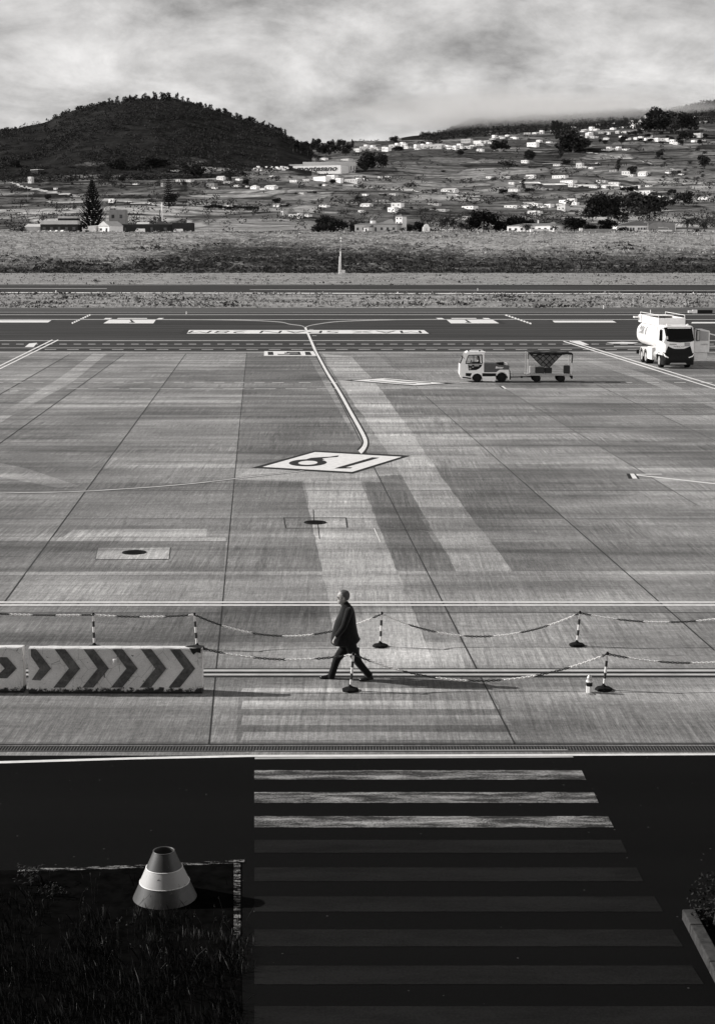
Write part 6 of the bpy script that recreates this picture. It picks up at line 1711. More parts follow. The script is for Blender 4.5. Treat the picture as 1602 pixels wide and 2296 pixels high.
# individually described houses on the slope: zoom frame, centre, base, width, height, style
HL = [
 ('d',345,250,70,34,'gable','w','white house left of a dark tree, in the middle distance left of the factory'),
 ('d',500,248,62,28,'gable','w','white house right of the dark round tree, left of the factory'),
 ('d',260,312,84,66,'hip','g','grey two storey farm house with a dark roof on the left slope'),
 ('d',290,320,46,16,'flat','w','small bright shed at the foot of the grey two storey farm house'),
 ('d',640,328,76,34,'hip','w','white square house with a small pyramid roof left of the long barn'),
 ('d',782,333,106,42,'gable','w','white barn with a pale gabled roof, below the factory car park'),
 ('d',578,312,20,12,'flat','w','tiny white hut left of the square house with a pyramid roof'),
 ('d',1065,366,62,12,'flat','p','low pale wall-like shed on the field below the factory'),
 ('d',1145,360,76,24,'flat','k','dark shed with a bright white end on the field below the factory'),
 ('d',842,482,62,36,'gable','w','bright white cottage under a dark tree in the lower fields'),
 ('d',902,482,52,26,'flat','k','dark annex joined to the cottage under the dark tree'),
 ('d',1042,586,26,60,'flat','w','narrow white upright block among the ruins left of the big trees'),
 ('d',1110,566,44,32,'gable','w','white cottage at the right end of the ruins'),
 ('d',990,570,110,26,'flat','p','pale roofless ruin in the lower fields left of the big trees'),
 ('d',895,555,34,40,'flat','p','pale upright ruin wall at the left of the ruins'),
 ('d',1225,252,180,42,'flat','w','large flat white building just below the factory'),
 ('d',1322,240,90,44,'flat','w','raised white block on the large flat white building below the factory'),
 ('d',1390,268,62,36,'flat','w','white cube house right of the raised block below the factory'),
 ('d',1505,268,150,36,'flat','p','row of pale joined houses right of the white cube house'),
 ('d',992,262,70,22,'flat','w','low white shed left of the large flat white building'),
 ('d',1105,258,80,20,'flat','p','pale wall-like shed next to the low white shed'),
 ('d',1250,68,72,28,'hip','w','pale house alone above the factory roof'),
 ('d',1450,70,110,16,'flat','p','low pale roofs above the right end of the factory'),
 ('d',60,262,80,18,'flat','p','low pale shed at the foot of the left wood'),
 ('3',305,184,132,34,'flat','k','long low dark building with a pale roof line on the far left slope'),
 ('3',265,272,48,60,'flat','p','pale upright ruin on the far left slope'),
 ('3',487,326,28,16,'flat','w','tiny white hut alone in the dark left fields'),
 ('3',985,442,62,34,'flat','w','white flat roofed house on the field right above the tall conifer'),
 ('3',1435,302,30,34,'flat','g','small grey house left of the narrow conifer'),
 ('3',1530,165,110,12,'flat','w','thin bright roof at the foot of the left wood'),
 ('5',830,562,140,34,'gable','w','white farm with a dark gable in the middle of the fields'),
 ('5',962,574,60,12,'flat','p','low pale shed right of the farm with the dark gable'),
 ('5',1190,440,50,18,'flat','w','small white house on the field edge above the farm with the dark gable'),
 ('5',1330,442,96,20,'gable','p','pale barn right of the small white field edge house'),
 ('5',1540,448,76,30,'gable','w','white house with a light roof at the bend above the barn'),
 ('5',1390,492,50,20,'flat','w','small white house left of the dark tree clump'),
 ('5',1405,568,92,40,'gable','w','white gabled house between two round dark trees'),
 ('5',1505,306,60,26,'flat','w','white terrace house alone under the dark bushes of the upper slope'),
 ('5',92,596,50,16,'flat','w','white shed at the left edge of the central field'),
 ('5',245,598,60,26,'flat','k','dark barn in the row left on the central field'),
 ('5',340,600,72,14,'flat','p','pale low shed right of the dark barn'),
 ('5',95,692,100,32,'gable','w','white house with a dark roof left of the two storey villa'),
 ('5',372,698,100,42,'flat','w','upper storey of the white two storey villa'),
 ('5',330,740,84,44,'flat','w','bright lower wing of the white two storey villa'),
 ('5',60,742,52,20,'flat','w','small white house among the trees by the long grey building'),
 ('5',700,678,104,14,'flat','p','long pale shed behind the palms'),
 ('5',1003,714,126,30,'flat','w','white house with a pale roof above the biggest dark trees'),
 ('5',980,804,66,30,'flat','w','white house corner showing between the palms and the dark trees'),
 ('5',740,734,150,22,'flat','p','pale terrace above the palms'),
 ('5',1385,702,126,24,'flat','w','white row house above the right dark trees'),
 ('5',1505,702,96,36,'gable','w','white house right of the row above the dark trees'),
 ('5',1572,760,92,34,'flat','w','white house at the right end of the dark trees'),
 ('6',190,592,134,22,'flat','k','long dark building with a bright roof end on the middle right slope'),
 ('6',250,594,60,26,'gable','w','small white house at the end of the long dark building'),
 ('6',440,612,60,44,'flat','p','pale square tower house on the middle right slope'),
 ('6',548,592,110,20,'flat','k','dark open barn with a white roof right of the tower house'),
 ('6',540,624,42,22,'flat','w','little white house below the dark open barn'),
 ('6',840,670,72,36,'flat','w','white house left of the round dark tree on the right slope'),
 ('6',975,682,74,44,'gable','w','white gabled house right of the round dark tree'),
 ('6',1232,652,112,24,'flat','k','dark long shed on the far right terraces'),
 ('6',268,704,124,28,'flat','w','white farm with a raised middle above the pale road'),
 ('6',22,704,76,36,'flat','w','white house above the left start of the pale road'),
 ('6',335,744,130,22,'flat','w','long white roof beside the pale road'),
 ('6',606,740,44,28,'flat','p','pale block beside the middle of the pale road'),
 ('6',560,782,76,16,'flat','w','white wall below the middle of the pale road'),
 ('6',735,748,90,18,'flat','w','row of white sheds on the pale road'),
 ('6',846,800,66,34,'flat','g','grey warehouse at the bend of the pale road'),
 ('6',902,800,56,36,'flat','k','black warehouse at the bend of the pale road'),
 ('6',940,782,40,26,'flat','w','white cube behind the black warehouse'),
 ('6',998,834,104,34,'flat','w','white long hall right of the black warehouse'),
 ('6',1066,838,56,28,'flat','k','dark hall right of the white long hall'),
 ('6',1150,840,94,28,'flat','k','second dark hall near the right end of the pale road'),
 ('6',1492,882,84,24,'flat','w','white house by the right edge above the big trees'),
 ('6',302,908,82,28,'flat','w','bright white flat house above the large white house'),
 ('6',372,904,74,36,'flat','w','bright white stepped house beside the flat one'),
 ('6',400,922,52,22,'flat','w','small white house at the foot of the stepped house'),
 ('6',285,934,100,20,'flat','p','pale long shed below the bright white flat house'),
 ('6',55,1008,112,34,'flat','w','white house behind the large white house with the hip roof'),
 ('6',55,930,100,20,'flat','w','low white house left of the pale long shed'),
 ('6',670,370,48,28,'hip','w','white house with a pyramid roof on the upper right slope'),
 ('6',1445,348,74,34,'flat','p','pale house under the forest at the right edge'),
 ('6',38,428,104,38,'flat','w','long white building with arches on the upper slope'),
 ('5',955+35,132,92,36,'flat','p','pale apartment block on the ridge with tall windows'),
 ('5',1090,132,84,26,'flat','w','white block right of the ridge apartment block'),
 ('5',680,180,216,38,'flat','p','long pale school-like building in the ridge town'),
 ('5',1108,204,62,34,'gable','w','bright white gabled house below the ridge town'),
]
ZF = {'3': (Z3, K3), 'd': (Zd, K3), '5': (Z5, K3), '6': (Z6, K6)}
WM = {'w': ('wall_white', 'roof_flat'), 'g': ('wall_grey', 'roof_dark'), 'p': ('wall_pale', 'roof_flat'), 'k': ('wall_dark', 'roof_flat')}
rng = random.Random(2)
for z_, a, b_, w_, h_, rf_, mt, lab in HL:
    zf, k_ = ZF[z_]; u0, v0 = zf(a-w_/2, b_-h_); u1, v1 = zf(a+w_/2, b_); p = T((u0+u1)/2, v1)
    if p is None: continue
    s_ = pxm(p); wm_m = (u1-u0)*s_; dep = min(12, max(5, wm_m*.6)); wm_, rm_ = WM[mt]
    if rf_ in ('gable', 'hip') and mt == 'w' and rng.random() < .6: rm_ = 'roof_tile'
    hm = (v1-v0)*s_*.96; rzv = R(rng.uniform(-52, -26))
    t = thing('house', lab, 'house', p, rzv); rh = hm*(.10 if rf_ == 'flat' else .36); hw = hm-rh; x0, x1 = -wm_m/2, wm_m/2
    MB().box(x0, x1, 0, dep, -5, hw).build('wall', M[wm_], t)
    mb = MB(); roof_mesh(mb, x0, x1, 0, dep, hw, rh, rf_, .0 if rf_ == 'flat' else .3); mb.build('roof', M[rm_], t)
    nw = max(1, min(6, int(wm_m/4.5)))
    for q in range(nw):
        cx_ = x0+(q+.5)*wm_m/nw; win_quad(t, cx_-.6, cx_+.6, hw*.40, hw*.72, -.02)
# clusters of tiny houses
hp_ = []
for kind, (w_, d_, h_, rf_, mt, rm_) in enumerate(((10,8,4,'flat','wall_white','roof_flat'), (11,8,3.6,'gable','wall_white','roof_tile'), (9,8,7,'flat','wall_white','roof_flat'), (16,8,4,'flat','wall_pale','roof_flat'))):
    rh = h_*(.08 if rf_ == 'flat' else .4); wl = MB().box(-w_/2, w_/2, 0, d_, -6, h_-rh).mesh('wall', M[mt]); mb = MB(); roof_mesh(mb, -w_/2, w_/2, 0, d_, h_-rh, rh, rf_, 0.0 if rf_ == 'flat' else .3); rl = mb.mesh('roof', M[rm_])
    wn = MB().box(-w_*.3, -w_*.15, -.05, .02, h_*.3, h_*.6).mesh('window', M['win']); wn2 = MB().box(w_*.15, w_*.3, -.05, .02, h_*.3, h_*.6).mesh('window', M['win'])
    hp_.append((wl, rl, wn, wn2))
def tiny(u, v, label, group, s_=1.0, kind=None):
    p = T(u, v)
    if p is None: return
    kk = rng.randrange(4) if kind is None else kind; ms = hp_[kk]; t = thing('house', label, 'house', p, R(rng.uniform(-60, -20)), group); t['kk'] = kk; t['uv'] = (u, v); t.scale = (s_, s_, s_*rng.uniform(.9, 1.2))
    for nm, me_ in zip(('wall', 'roof', 'window', 'window'), ms):
        o = bpy.data.objects.new(nm, me_); COL.objects.link(o); o.parent = t
C6a = [(740,232),(710,278),(722,284),(768,270),(805,270),(868,234),(884,232),(862,270),(892,272),(912,244),(950,236),(965,230),(975,207),(985,230),(1010,188),(1030,184),(1046,180),(1108,174),(1126,170),(605,248),(482,298),(498,290),(540,290),(560,288),(578,288),(470,302),(985,282),(1435,186),(1420,190),(1490,222),(1512,224)]
for a, b_ in C6a: tiny(*Z6(a, b_), 'tiny white house of the upper village climbing towards the cloud on the right', 'houses of the upper village', 1.5)
C6b = [(636,318),(664,316),(680,322),(510,346),(530,342),(490,352),(455,350),(546,356),(570,352),(768,316),(822,312),(846,312),(1035,354),(920,372),(960,374),(1000,374),(1045,372),(1070,384),(1100,384),(1140,378),(1170,376),(1190,384),(1230,402),(1260,408),(1410,388),(1490,380),(860,374),(795,352)]
for a, b_ in C6b: tiny(*Z6(a, b_), 'small white house on the terraced slope below the upper village on the right', 'houses on the upper terraces', 1.25)
C6c = [(655,460),(688,460),(706,458),(752,458),(768,456),(828,458),(842,456)]
for a, b_ in C6c: tiny(*Z6(a, b_), 'one of the small white houses in the short row on the upper right fields', 'short row of white houses', 1.15)
C6d = [(0,322),(60,322),(90,320),(120,318),(215,304),(240,298),(262,296),(285,290),(310,284),(335,276),(360,270),(95,388),(178,396),(390,268)]
for a, b_ in C6d: tiny(*Z6(a, b_), 'small white house along the bright road over the ridge', 'houses along the ridge road', 1.3)
C5 = [(15,190),(30,200),(45,190),(60,186),(80,178),(100,172),(130,185),(155,182),(185,186),(205,190),(230,182),(262,196),(290,198),(330,158),(350,160),(372,158),(420,150),(440,160),(460,170),(480,175),(540,172),(556,180),(600,150),(625,150),(650,148),(690,146),(720,150),(745,152),(770,160),(800,160),(818,172),(838,176),(860,170),(885,182),(900,186),(925,168),(940,172),(968,168),(1000,172),(1040,150),(1070,148),(1120,150),(1145,126),(1165,118),(1190,112),(1205,128),(1215,92),(1232,82),(1250,80),(1275,80),(1310,84),(1350,66),(1400,76),(1420,86),(1262,196)]
for a, b_ in C5: tiny(*Z5(a, b_+6), 'small white house crowded in the ridge town left of the mountain', 'houses of the ridge town', 1.25)
CS = [('6',480,612),('6',595,580),('6',730,644),('6',880,682),('6',1005,655),('6',1190,652),('6',1300,670),('6',650,780),('6',112,946),('6',172,946),('6',290,968),('6',395,772),('5',30,455),('5',90,460),('5',230,440),('5',290,440),('d',720,326),('d',800,218),('d',490,300),('d',408,275),('d',1255,290),('3',1195,285),('3',1575,262),('3',1590,285),('6',370,772),('6',640,735),('6',15,925),('6',1030,770),('d',400,500),('d',540,498),('d',1255,480)]
for z_, a, b_ in CS: tiny(*ZF[z_][0](a, b_), 'small pale hut standing alone among the fields of the hillside', 'huts scattered over the fields', .8)

# ribbons laid on the land: pale road, tracks
def ribbon(name, pts, wpx, mat_, lift=.5, hgt=0):
    P = smooth(pts, 8); L_, R_ = [], []
    for i, (u, v) in enumerate(P):
        p = T(u, v)
        if p is None: continue
        L_.append(p); s_ = pxm(p)
    mb = MB(); n = len(L_)
    for i, p in enumerate(L_):
        w_ = wpx/2
        q = Vector((p.x, p.y+w_, 0)); q.z = height(q.x, q.y)+lift; r_ = Vector((p.x, p.y-w_, 0)); r_.z = height(r_.x, r_.y)+lift+hgt
        q.z = max(q.z, r_.z); mb.v += [tuple(r_), tuple(q)]
        if i: o = 2*i; mb.f.append((o-2, o, o+1, o-1)); mb.mi.append(0)
    o = mb.build(name, mat_, fix=False); return o
pr_ = simple('pale_track', .42, .9, .25, .1, spec=.1)
o = ribbon('road', [Z6(-60,742), Z6(40,740), Z6(200,752), Z6(400,756), Z6(600,760), Z6(780,768), Z6(900,802), Z6(1000,842), Z6(1120,858), Z6(1250,876)], 26, simple('pale_road', .75, .9, .15, .1), .8); tag(o, kind='structure')
for nm, pts, w_ in (('path', [Z3(-40,250), Z3(85,262), Z3(220,308), Z3(400,342), Z3(560,368), Z3(740,388)], 22), ('path', [Z5(-100,505), Z5(0,512), Z5(200,535), Z5(450,548), Z5(700,570), Z5(900,590), Z5(1150,640)], 24), ('path', [Z6(1000,732), Z6(1200,738), Z6(1400,742), Z6(1600,745)], 16), ('path', [Z6(500,480), Z6(640,492), Z6(780,520), Z6(930,540), Z6(1100,590), Z6(1250,620)], 30), ('path', [Z3(420,432), Z3(640,438), Z3(1000,430), Z3(1250,446), Z3(1500,480)], 18)):
    tag(ribbon(nm, pts, w_, pr_), kind='structure')

# ================================================================ INDIVIDUAL TREES
TL = [  # zoom, centre, base, width, height, kind, label
 ('6',395,476,340,210,'grove','big dark wood on the upper right slope, widest clump there'),
 ('6',280,562,90,120,'tall','tall tree at the lower left corner of the wide upper clump'),
 ('6',330,592,80,60,'broad','round tree just below the tall one under the upper clump'),
 ('6',30,562,90,100,'broad','dark round tree by the long arched building on the upper slope'),
 ('6',1110,300,270,200,'grove','left part of the high forest patch near the right edge'),
 ('6',1320,300,280,190,'grove','right part of the high forest patch near the right edge'),
 ('6',1350,380,170,90,'broad','dark low tree clump under the high forest patch'),
 ('6',1130,535,70,80,'broad','round tree at the corner of the dark square field'),
 ('6',775,662,90,120,'tall','tall feathery tree left of the round dark tree'),
 ('6',896,672,92,78,'broad','round dark tree between two white houses on the right slope'),
 ('6',1232,840,80,54,'broad','small round tree above the right big trees'),
 ('6',1335,938,160,130,'broad','large round tree near the right edge below the pale road'),
 ('6',1238,935,66,70,'broad','small dark tree left of the large round tree'),
 ('6',850,830,110,60,'broad','tree hiding the foot of the black warehouse'),
 ('6',690,1060,360,270,'grove','big loose tree in the middle of the right tree mass'),
 ('6',860,1000,160,170,'broad','tall tree at the top of the right tree mass'),
 ('6',560,1060,170,170,'broad','tree at the left of the right tree mass'),
 ('6',1015,1066,380,240,'broad','very broad round tree right in the tree mass above the sports hall'),
 ('6',1500,620,110,120,'broad','round tree cut by the right edge of the terraces'),
 ('5',250+900,880,230,225,'broad','largest black tree, centre of the dark group above the bank'),
 ('5',1060,890,150,150,'broad','black tree at the left end of the dark group above the bank'),
 ('5',1290,885,170,130,'broad','black tree at the right of the largest one'),
 ('5',1440,880,190,170,'broad','black tree behind the left end of the large white house'),
 ('5',1555,850,120,130,'broad','dark tree over the roof of the large white house'),
 ('5',110,372,200,190,'grove','dark eucalyptus group at the left foot of the ridge town'),
 ('5',240,372,130,160,'broad','rounder dark tree at the right of the eucalyptus group'),
 ('5',355,138,78,72,'broad','lone tree on the skyline of the ridge town'),
 ('5',650,140,220,50,'bush','dark mound of trees on the skyline left of the mountain'),
 ('5',980,98,60,30,'bush','small dark tree on the skyline above the apartment block'),
 ('5',385,205,110,50,'broad','dark tree group among the ridge town houses'),
 ('5',1300,200,170,110,'grove','dark grove on the ridge right of the apartment block'),
 ('5',940,250,70,60,'broad','round tree below the ridge apartment block'),
 ('5',1550,290,110,90,'broad','pair-like dark tree under the arched building'),
 ('5',1400,330,230,60,'bush','low dark bushes under the arched building'),
 ('5',1245,455,66,40,'bush','small round tree beside the field edge house'),
 ('5',1320,588,84,52,'broad','round dark tree left of the white gabled house'),
 ('5',1500,560,90,100,'tall','slim dark tree right of the white gabled house'),
 ('5',1555,575,90,56,'broad','low round tree right of the slim dark tree'),
 ('5',1420,615,130,50,'bush','dark bush before the white gabled house'),
 ('5',490,520,180,54,'bush','long dark bush in the middle of the central field'),
 ('5',30,640,52,40,'broad','small dark tree at the left of the central field'),
 ('5',785,385,60,30,'bush','small dark bush in the pale upper field'),
 ('5',610,732,80,40,'bush','dark bush right of the villa'),
 ('5',705,722,70,36,'bush','dark bush above the palms'),
 ('5',505,708,50,28,'bush','small dark tree right of the upper storey of the villa'),
 ('5',270,715,60,36,'bush','dark bush left of the villa'),
 ('5',700,900,110,70,'bush','rounded bush right of the little white shrine'),
 ('5',580,850,130,110,'broad','dark tree above the little white shrine'),
 ('5',480,790,130,90,'broad','dark tree above the square white tower'),
 ('5',265,790,130,70,'broad','dark trees behind the hip roofed house with the tower'),
 ('5',20,830,120,110,'broad','dark tree over the left end of the long grey building'),
 ('5',105,825,90,70,'broad','dark tree left of the round cupola'),
 ('d',1285,640,240,170,'grove','dark grove at the top of the bank left of the centre pole'),
 ('d',1400,642,190,130,'broad','wide dark tree right in the grove near the centre'),
 ('d',1180,640,110,90,'bush','loose bush at the left of the grove near the centre'),
 ('d',1545,612,110,104,'broad','dark tree between the grove and the long grey building'),
 ('d',848,458,86,62,'broad','dark tree over the bright white cottage'),
 ('d',770,470,50,32,'bush','small bush left of the bright white cottage'),
 ('d',950,470,50,40,'bush','small bush right of the dark annex'),
 ('d',440,282,90,110,'tall','dark tree between two white houses left of the factory'),
 ('d',575,292,66,62,'broad','round dark tree right of the white houses left of the factory'),
 ('d',540,210,40,44,'broad','little tree on the field left of the car park'),
 ('d',1015,364,44,24,'bush','small dark bush left of the dark shed on the field'),
 ('d',1565,428,56,44,'broad','dark round tree at the left of the central field edge'),
 ('d',1345,296,70,60,'broad','dark tree before the houses below the factory'),
 ('d',1240,298,60,36,'bush','dark bush before the large flat white building'),
 ('d',100,215,210,140,'grove','tall dark trees at the foot of the left wood'),
 ('d',30,290,90,60,'bush','bush left of the grey two storey farm house'),
 ('3',1340,130,330,110,'grove','row of pale green trees under the hill, right part'),
 ('3',1020,130,170,100,'grove','row of pale green trees under the hill, left part'),
 ('3',430,425,70,60,'broad','dark round tree alone on the dark left field'),
 ('3',745,210,40,34,'bush','little dark bush on the left track'),
 ('3',335,475,30,20,'bush','single small bush on the lower left field'),
 ('3',640,140,80,26,'bush','low bush on the ridge track, far left'),
 ('3',140,125,130,70,'grove','dark trees at the far left edge under the hill'),
 ('3',1080,262,80,60,'broad','dark tree in the scrub above the tall conifer'),
 ('3',920,250,130,76,'bush','wide bush in the scrub above the tall conifer'),
 ('3',1210,240,110,50,'bush','wide bush right in the scrub above the tall conifer'),
 ('3',1520,450,130,90,'broad','dark tree at the foot of the narrow conifer'),
 ('3',1330,430,60,36,'bush','small dark tree left of the narrow conifer'),
]
for z_, a, b_, w_, h_, kd, lab in TL:
    zf, k_ = ZF[z_]; u, v = zf(a, b_); Yx = None
    if (z_ == '5' and b_ > 780) or (z_ == 'd' and b_ > 600): Yx = 905
    tree(kd, u, v+(4 if Yx else 1), w_*k_*1.05, h_*k_*1.12, lab, Y=Yx, mat_=M['leaf_black'] if 'black' in lab or (z_ == '5' and b_ > 840) else None)
# ridge wood right of the hill, hedgerow trees, groups that look alike
rng = random.Random(6)
for i in range(26):
    u = 655+i*5.4+rng.uniform(-3,3); tree('tall' if i % 2 else 'broad', u, 352-rng.uniform(0,16)*(1 if u < 740 else 1), rng.uniform(14,24), rng.uniform(18,32), 'dark tree in the wood between the round hill and the ridge town', 'trees right of the round hill')
for i in range(17): tree('broad', *Zd(215+i*29+rng.uniform(-8,8), 500+i*.8), rng.uniform(9,15), rng.uniform(9,14), 'small round tree in the hedgerow crossing the lower left fields', 'trees in the lower hedgerow')
for i in range(16): tree('tall', *Z6(205+i*10+rng.uniform(-5,5), 300+rng.uniform(0,60)), rng.uniform(12,20), rng.uniform(16,26), 'dark tree standing on the slope under the ridge road', 'trees under the ridge road')
for i in range(24): tree('broad', *Z6(rng.uniform(620,1540), rng.uniform(320,420)), rng.uniform(9,18), rng.uniform(8,15), 'dark tree between the houses of the upper terraces', 'trees on the upper terraces')
for i in range(22): tree('bush', *Z6(rng.uniform(1100,1560), rng.uniform(440,720)), rng.uniform(8,16), rng.uniform(5,10), 'low bush on the terraces near the right edge', 'bushes on the right terraces')
for i in range(20): tree('bush', *Z6(rng.uniform(0,700), rng.uniform(620,960)), rng.uniform(7,14), rng.uniform(5,9), 'low bush near the pale road on the right slope', 'bushes near the pale road')
for i in range(22): tree('bush', rng.uniform(30,400), rng.uniform(400,470), rng.uniform(6,14), rng.uniform(4,9), 'low bush in the dark fields on the left slope', 'bushes in the left fields')
# palms and bushes along the top of the bank
for k, (a, b_, w_, h_, lab) in enumerate(((770,900,100,150,'tall palm right of the little shrine, left one of three'),(820,905,100,170,'middle one of three tall palms right of the little shrine'),(880,900,100,150,'right one of three tall palms right of the little shrine'),(960,915,130,110,'broad low palm left of the black trees'),(1520,945,130,90,'low palm in front of the large white house'),(430,830,80,60,'palm behind the square white tower'),(310,790,80,40,'palm over the hip roofed house'),(1180,925,100,60,'small palm before the black trees'))):
    u, v = Z5(a, b_); tree('palm', u, v, w_*K3, h_*K3, lab, Y=842+2*k)
for a, b_, w_, h_, lab in ((1362,1200,150,140,'big palm at the right end of the sports hall'),(1510,1200,120,110,'dark palm cut by the right edge'),(235,1180,90,70,'palm right of the large white house'),(790,1180,70,50,'small palm at the left corner of the sports hall')):
    u, v = Z6(a, b_); tree('palm', u, v, w_*K6, h_*K6, lab, Y=834)
for a, b_, w_, h_, Y_, lab in ((400,1175,230,150,850,'large round tree right of the large white house'),(680,1165,190,130,848,'large dark round tree left of the sports hall'),(545,1178,130,90,842,'smaller tree between the two large round ones'),(830,1198,150,72,828,'dark bush before the left corner of the sports hall'),(1080,1205,80,44,822,'small dark bush before the low white wall'),(900,1190,60,40,828,'little bush at the end of the low white wall'),(1450,1195,110,50,826,'dark bushes under the right palms'),(1240,1200,60,20,824,'low dark bush at the right end of the white wall')):
    u, v = Z6(a, b_); tree('broad' if h_ > 80 else 'bush', u, v, w_*K6, h_*K6, lab, Y=Y_, mat_=M['leaf_black'])
for a, b_, w_, h_, Y_, lab in ((170,668,180,72,850,'dark bush at the left edge of the farm compound'),(770,660,70,44,846,'small dark bush before the gabled farm house')):
    u, v = Z3(a, b_); tree('bush', u, v, w_*K3, h_*K3, lab, Y=Y_, mat_=M['leaf_black'])
for i in range(30):
    u = 420+i*40+rng.uniform(-14,14)
    tree('bush', u, 519+rng.uniform(0,4), rng.uniform(10,26), rng.uniform(4,8), 'low dark bush in the hedge along the top of the bank', 'bushes along the top of the bank', Y=rng.uniform(812, 828))

# ================================================================ LOW CLOUD ON THE MOUNTAIN
sc.cycles.volume_bounces = 4; sc.cycles.max_bounces = 8; sc.cycles.volume_step_rate = 4
def soft_(g):                      # density fades out towards the rim of each cloud
    t_ = g.n('ShaderNodeTexCoord'); s1 = g.n('ShaderNodeVectorMath', operation='SUBTRACT'); g.L(t_.outputs['Generated'], s1.inputs[0]); s1.inputs[1].default_value = (.5,.5,.5)
    l_ = g.n('ShaderNodeVectorMath', operation='LENGTH'); g.L(s1.outputs[0], l_.inputs[0])
    r_ = g.ramp(l_.outputs['Value'], .06, .46, 1, 0); return g.m('MULTIPLY', r_, r_)
m = bpy.data.materials.new('cloud'); m.use_nodes = True; g = NG(m.node_tree)
pv_ = g.n('ShaderNodeVolumePrincipled'); pv_.inputs['Color'].default_value = (.80,.788,.78,1); pv_.inputs['Anisotropy'].default_value = .15
gt = g.n('ShaderNodeNewGeometry'); dn = g.noise(g.map(gt.outputs['Position'], (.0022,.0022,.006)), 1, 3, .55); g.L(g.m('MULTIPLY', g.ramp(dn, .35, .65, .0008, .0060), soft_(g)), pv_.inputs['Density'])
oo = g.n('ShaderNodeOutputMaterial'); g.L(pv_.outputs[0], oo.inputs['Volume'])
cspec = [(1190,243,6300,620,420,50),(1060,262,6300,420,380,42),(1290,240,6400,520,420,38),(1120,236,6500,560,420,60),(1370,236,6600,420,420,24),(980,278,6200,380,350,36),(1250,222,6700,900,480,60),(1010,246,6700,700,480,60),(1160,258,6900,500,300,30)]
for i, (u, v, Y, rx, ry, rzz) in enumerate(cspec):
    bm = bmesh.new(); bmesh.ops.create_icosphere(bm, subdivisions=4, radius=1)
    for vt in bm.verts:
        n_ = mnoise.noise(vt.co*1.6+Vector((i*3,0,0)))*.28+mnoise.noise(vt.co*4+Vector((0,i,0)))*.10; vt.co = Vector((vt.co.x*rx, vt.co.y*ry, vt.co.z*rzz))*(1+n_)
    me = bpy.data.meshes.new('cloud'); bm.to_mesh(me); bm.free(); me.materials.append(m)
    o = bpy.data.objects.new('cloud', me); COL.objects.link(o); o.location = AT(u, v, Y); tag(o, kind='structure')

m3 = bpy.data.materials.new('thin_mist'); m3.use_nodes = True; g = NG(m3.node_tree)
pv_ = g.n('ShaderNodeVolumePrincipled'); pv_.inputs['Color'].default_value = (.85,.838,.83,1); g.L(g.m('MULTIPLY', soft_(g), .0022), pv_.inputs['Density'])
oo = g.n('ShaderNodeOutputMaterial'); g.L(pv_.outputs[0], oo.inputs['Volume'])
for i, (u, v, Y, rx, ry, rzz) in enumerate([(1120,262,5750,620,330,62),(1330,250,5800,560,330,50),(1230,246,5900,900,350,70),(1540,240,5950,420,300,40)]):
    bm = bmesh.new(); bmesh.ops.create_icosphere(bm, subdivisions=4, radius=1)
    for vt in bm.verts: vt.co = Vector((vt.co.x*rx, vt.co.y*ry, vt.co.z*rzz))*(1+mnoise.noise(vt.co*1.6+Vector((i*3,7,0)))*.3)
    me = bpy.data.meshes.new('mist'); bm.to_mesh(me); bm.free(); me.materials.append(m3)
    o = bpy.data.objects.new('mist', me); COL.objects.link(o); o.location = AT(u, v, Y); tag(o, kind='structure')

# ================================================================ THE TERMINAL (behind and beside the viewer, outside the picture)
t = thing('terminal_building', 'grey terminal building behind the viewpoint, outside the picture', 'building', (0, -9, 0))
wm_ = simple('terminal_cladding', .10, .7, .1, .5)
MB().box(-45, 45, -16, 7.8, 0, 14).build('wall', wm_, t)
MB().box(-46, 46, -17, 8.2, 14, 14.6).build('roof', M['roof_dark'], t)
for k in range(14): MB().box(-42+k*6, -37.4+k*6, 7.75, 7.86, 6.2, 9.6).build('window', M['glass_dark'], t)

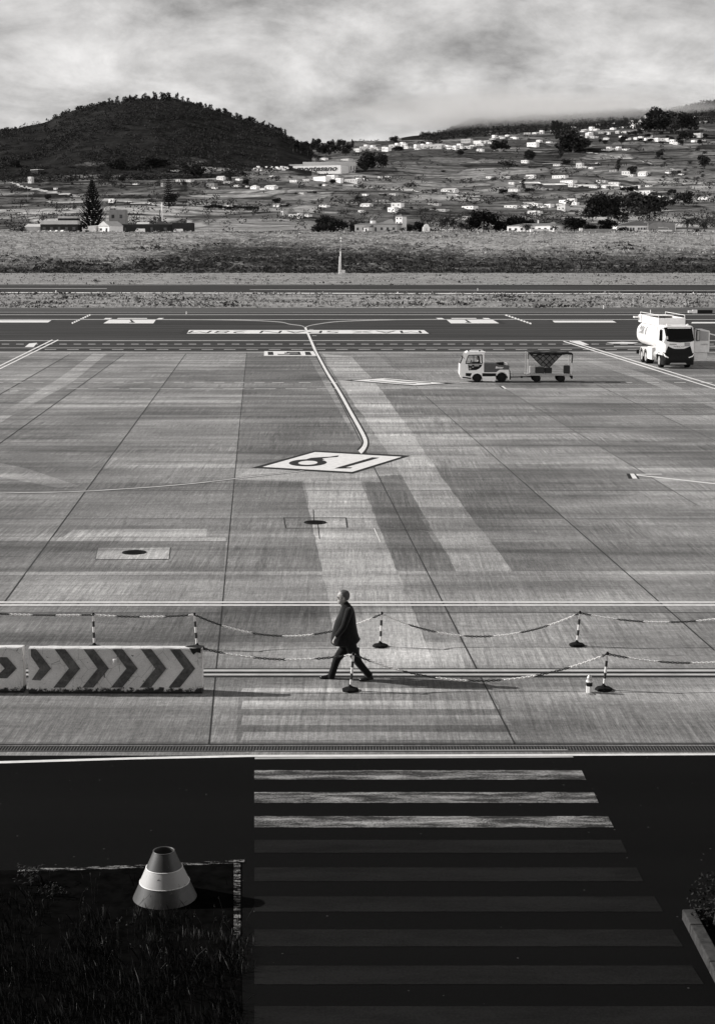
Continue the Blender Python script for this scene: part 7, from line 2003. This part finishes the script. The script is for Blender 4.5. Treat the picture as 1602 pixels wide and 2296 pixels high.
# ---- labels of look-alikes: kind and place inside the group
def relabel(group, words, base):
    L_ = [o for o in bpy.data.objects if o.parent is None and o.get('group') == group]
    if not L_: return
    def su(o): return u_of(o.location.x, o.location.y, o.location.z)
    def sv(o): p = o.location; return CV-FPX*((p.z-H)*CP+p.y*SP)/(p.y*CP-(p.z-H)*SP)
    us = sorted(su(o) for o in L_); vs2 = sorted(sv(o) for o in L_); n = len(L_)
    hs_ = sorted(o.scale.z for o in L_)
    zones = ['far left end', 'left part', 'left of centre', 'middle', 'right of centre', 'right part', 'far right end']
    for o in L_:
        zu = min(6, int(7*(us.index(su(o)))/n)); up_ = 'upper' if sv(o) < vs2[n//2] else 'lower'
        wd = words[o['kk']] if words else ('taller ' if o.scale.z >= hs_[n//2] else 'smaller ')
        o['label'] = base % (wd, up_, zones[zu])
HW = ['flat roofed white house', 'white tiled gable house', 'two storey white house', 'long low pale house']
relabel('houses of the upper village', HW, '%s, %s %s of cloudy village')
relabel('houses on the upper terraces', HW, '%s, %s %s of high terraces')
relabel('houses along the ridge road', HW, '%s, %s row by ridge road, %s')
relabel('houses of the ridge town', HW, '%s, %s edge of ridge town, %s')
relabel('huts scattered over the fields', HW, 'tiny %s alone in the %s fields, hillside %s')
relabel('trees right of the round hill', None, '%sdark tree, %s %s of wood beside round hill')
relabel('trees along the hill crest', None, '%sthin tree on the dark hill, %s slope of the crest line, %s')
relabel('trees in the lower hedgerow', None, '%sround tree, %s %s of lower field hedgerow')
relabel('trees under the ridge road', None, '%sdark tree, %s row, %s under the ridge road')
relabel('trees on the upper terraces', None, '%stree, %s half, %s of high terraces at the right')
relabel('bushes on the right terraces', None, '%sbush, %s half, %s of the right hand terraces')
relabel('bushes near the pale road', None, '%sbush, %s half, %s of the fields by the pale road')
relabel('bushes in the left fields', None, '%sbush, %s half, %s of the dark left fields')
relabel('bushes along the top of the bank', None, '%sbush, %s line, %s of the hedge on the bank')
for o in bpy.data.objects:
    for k in ('kk', 'uv'):
        if k in o: del o[k]
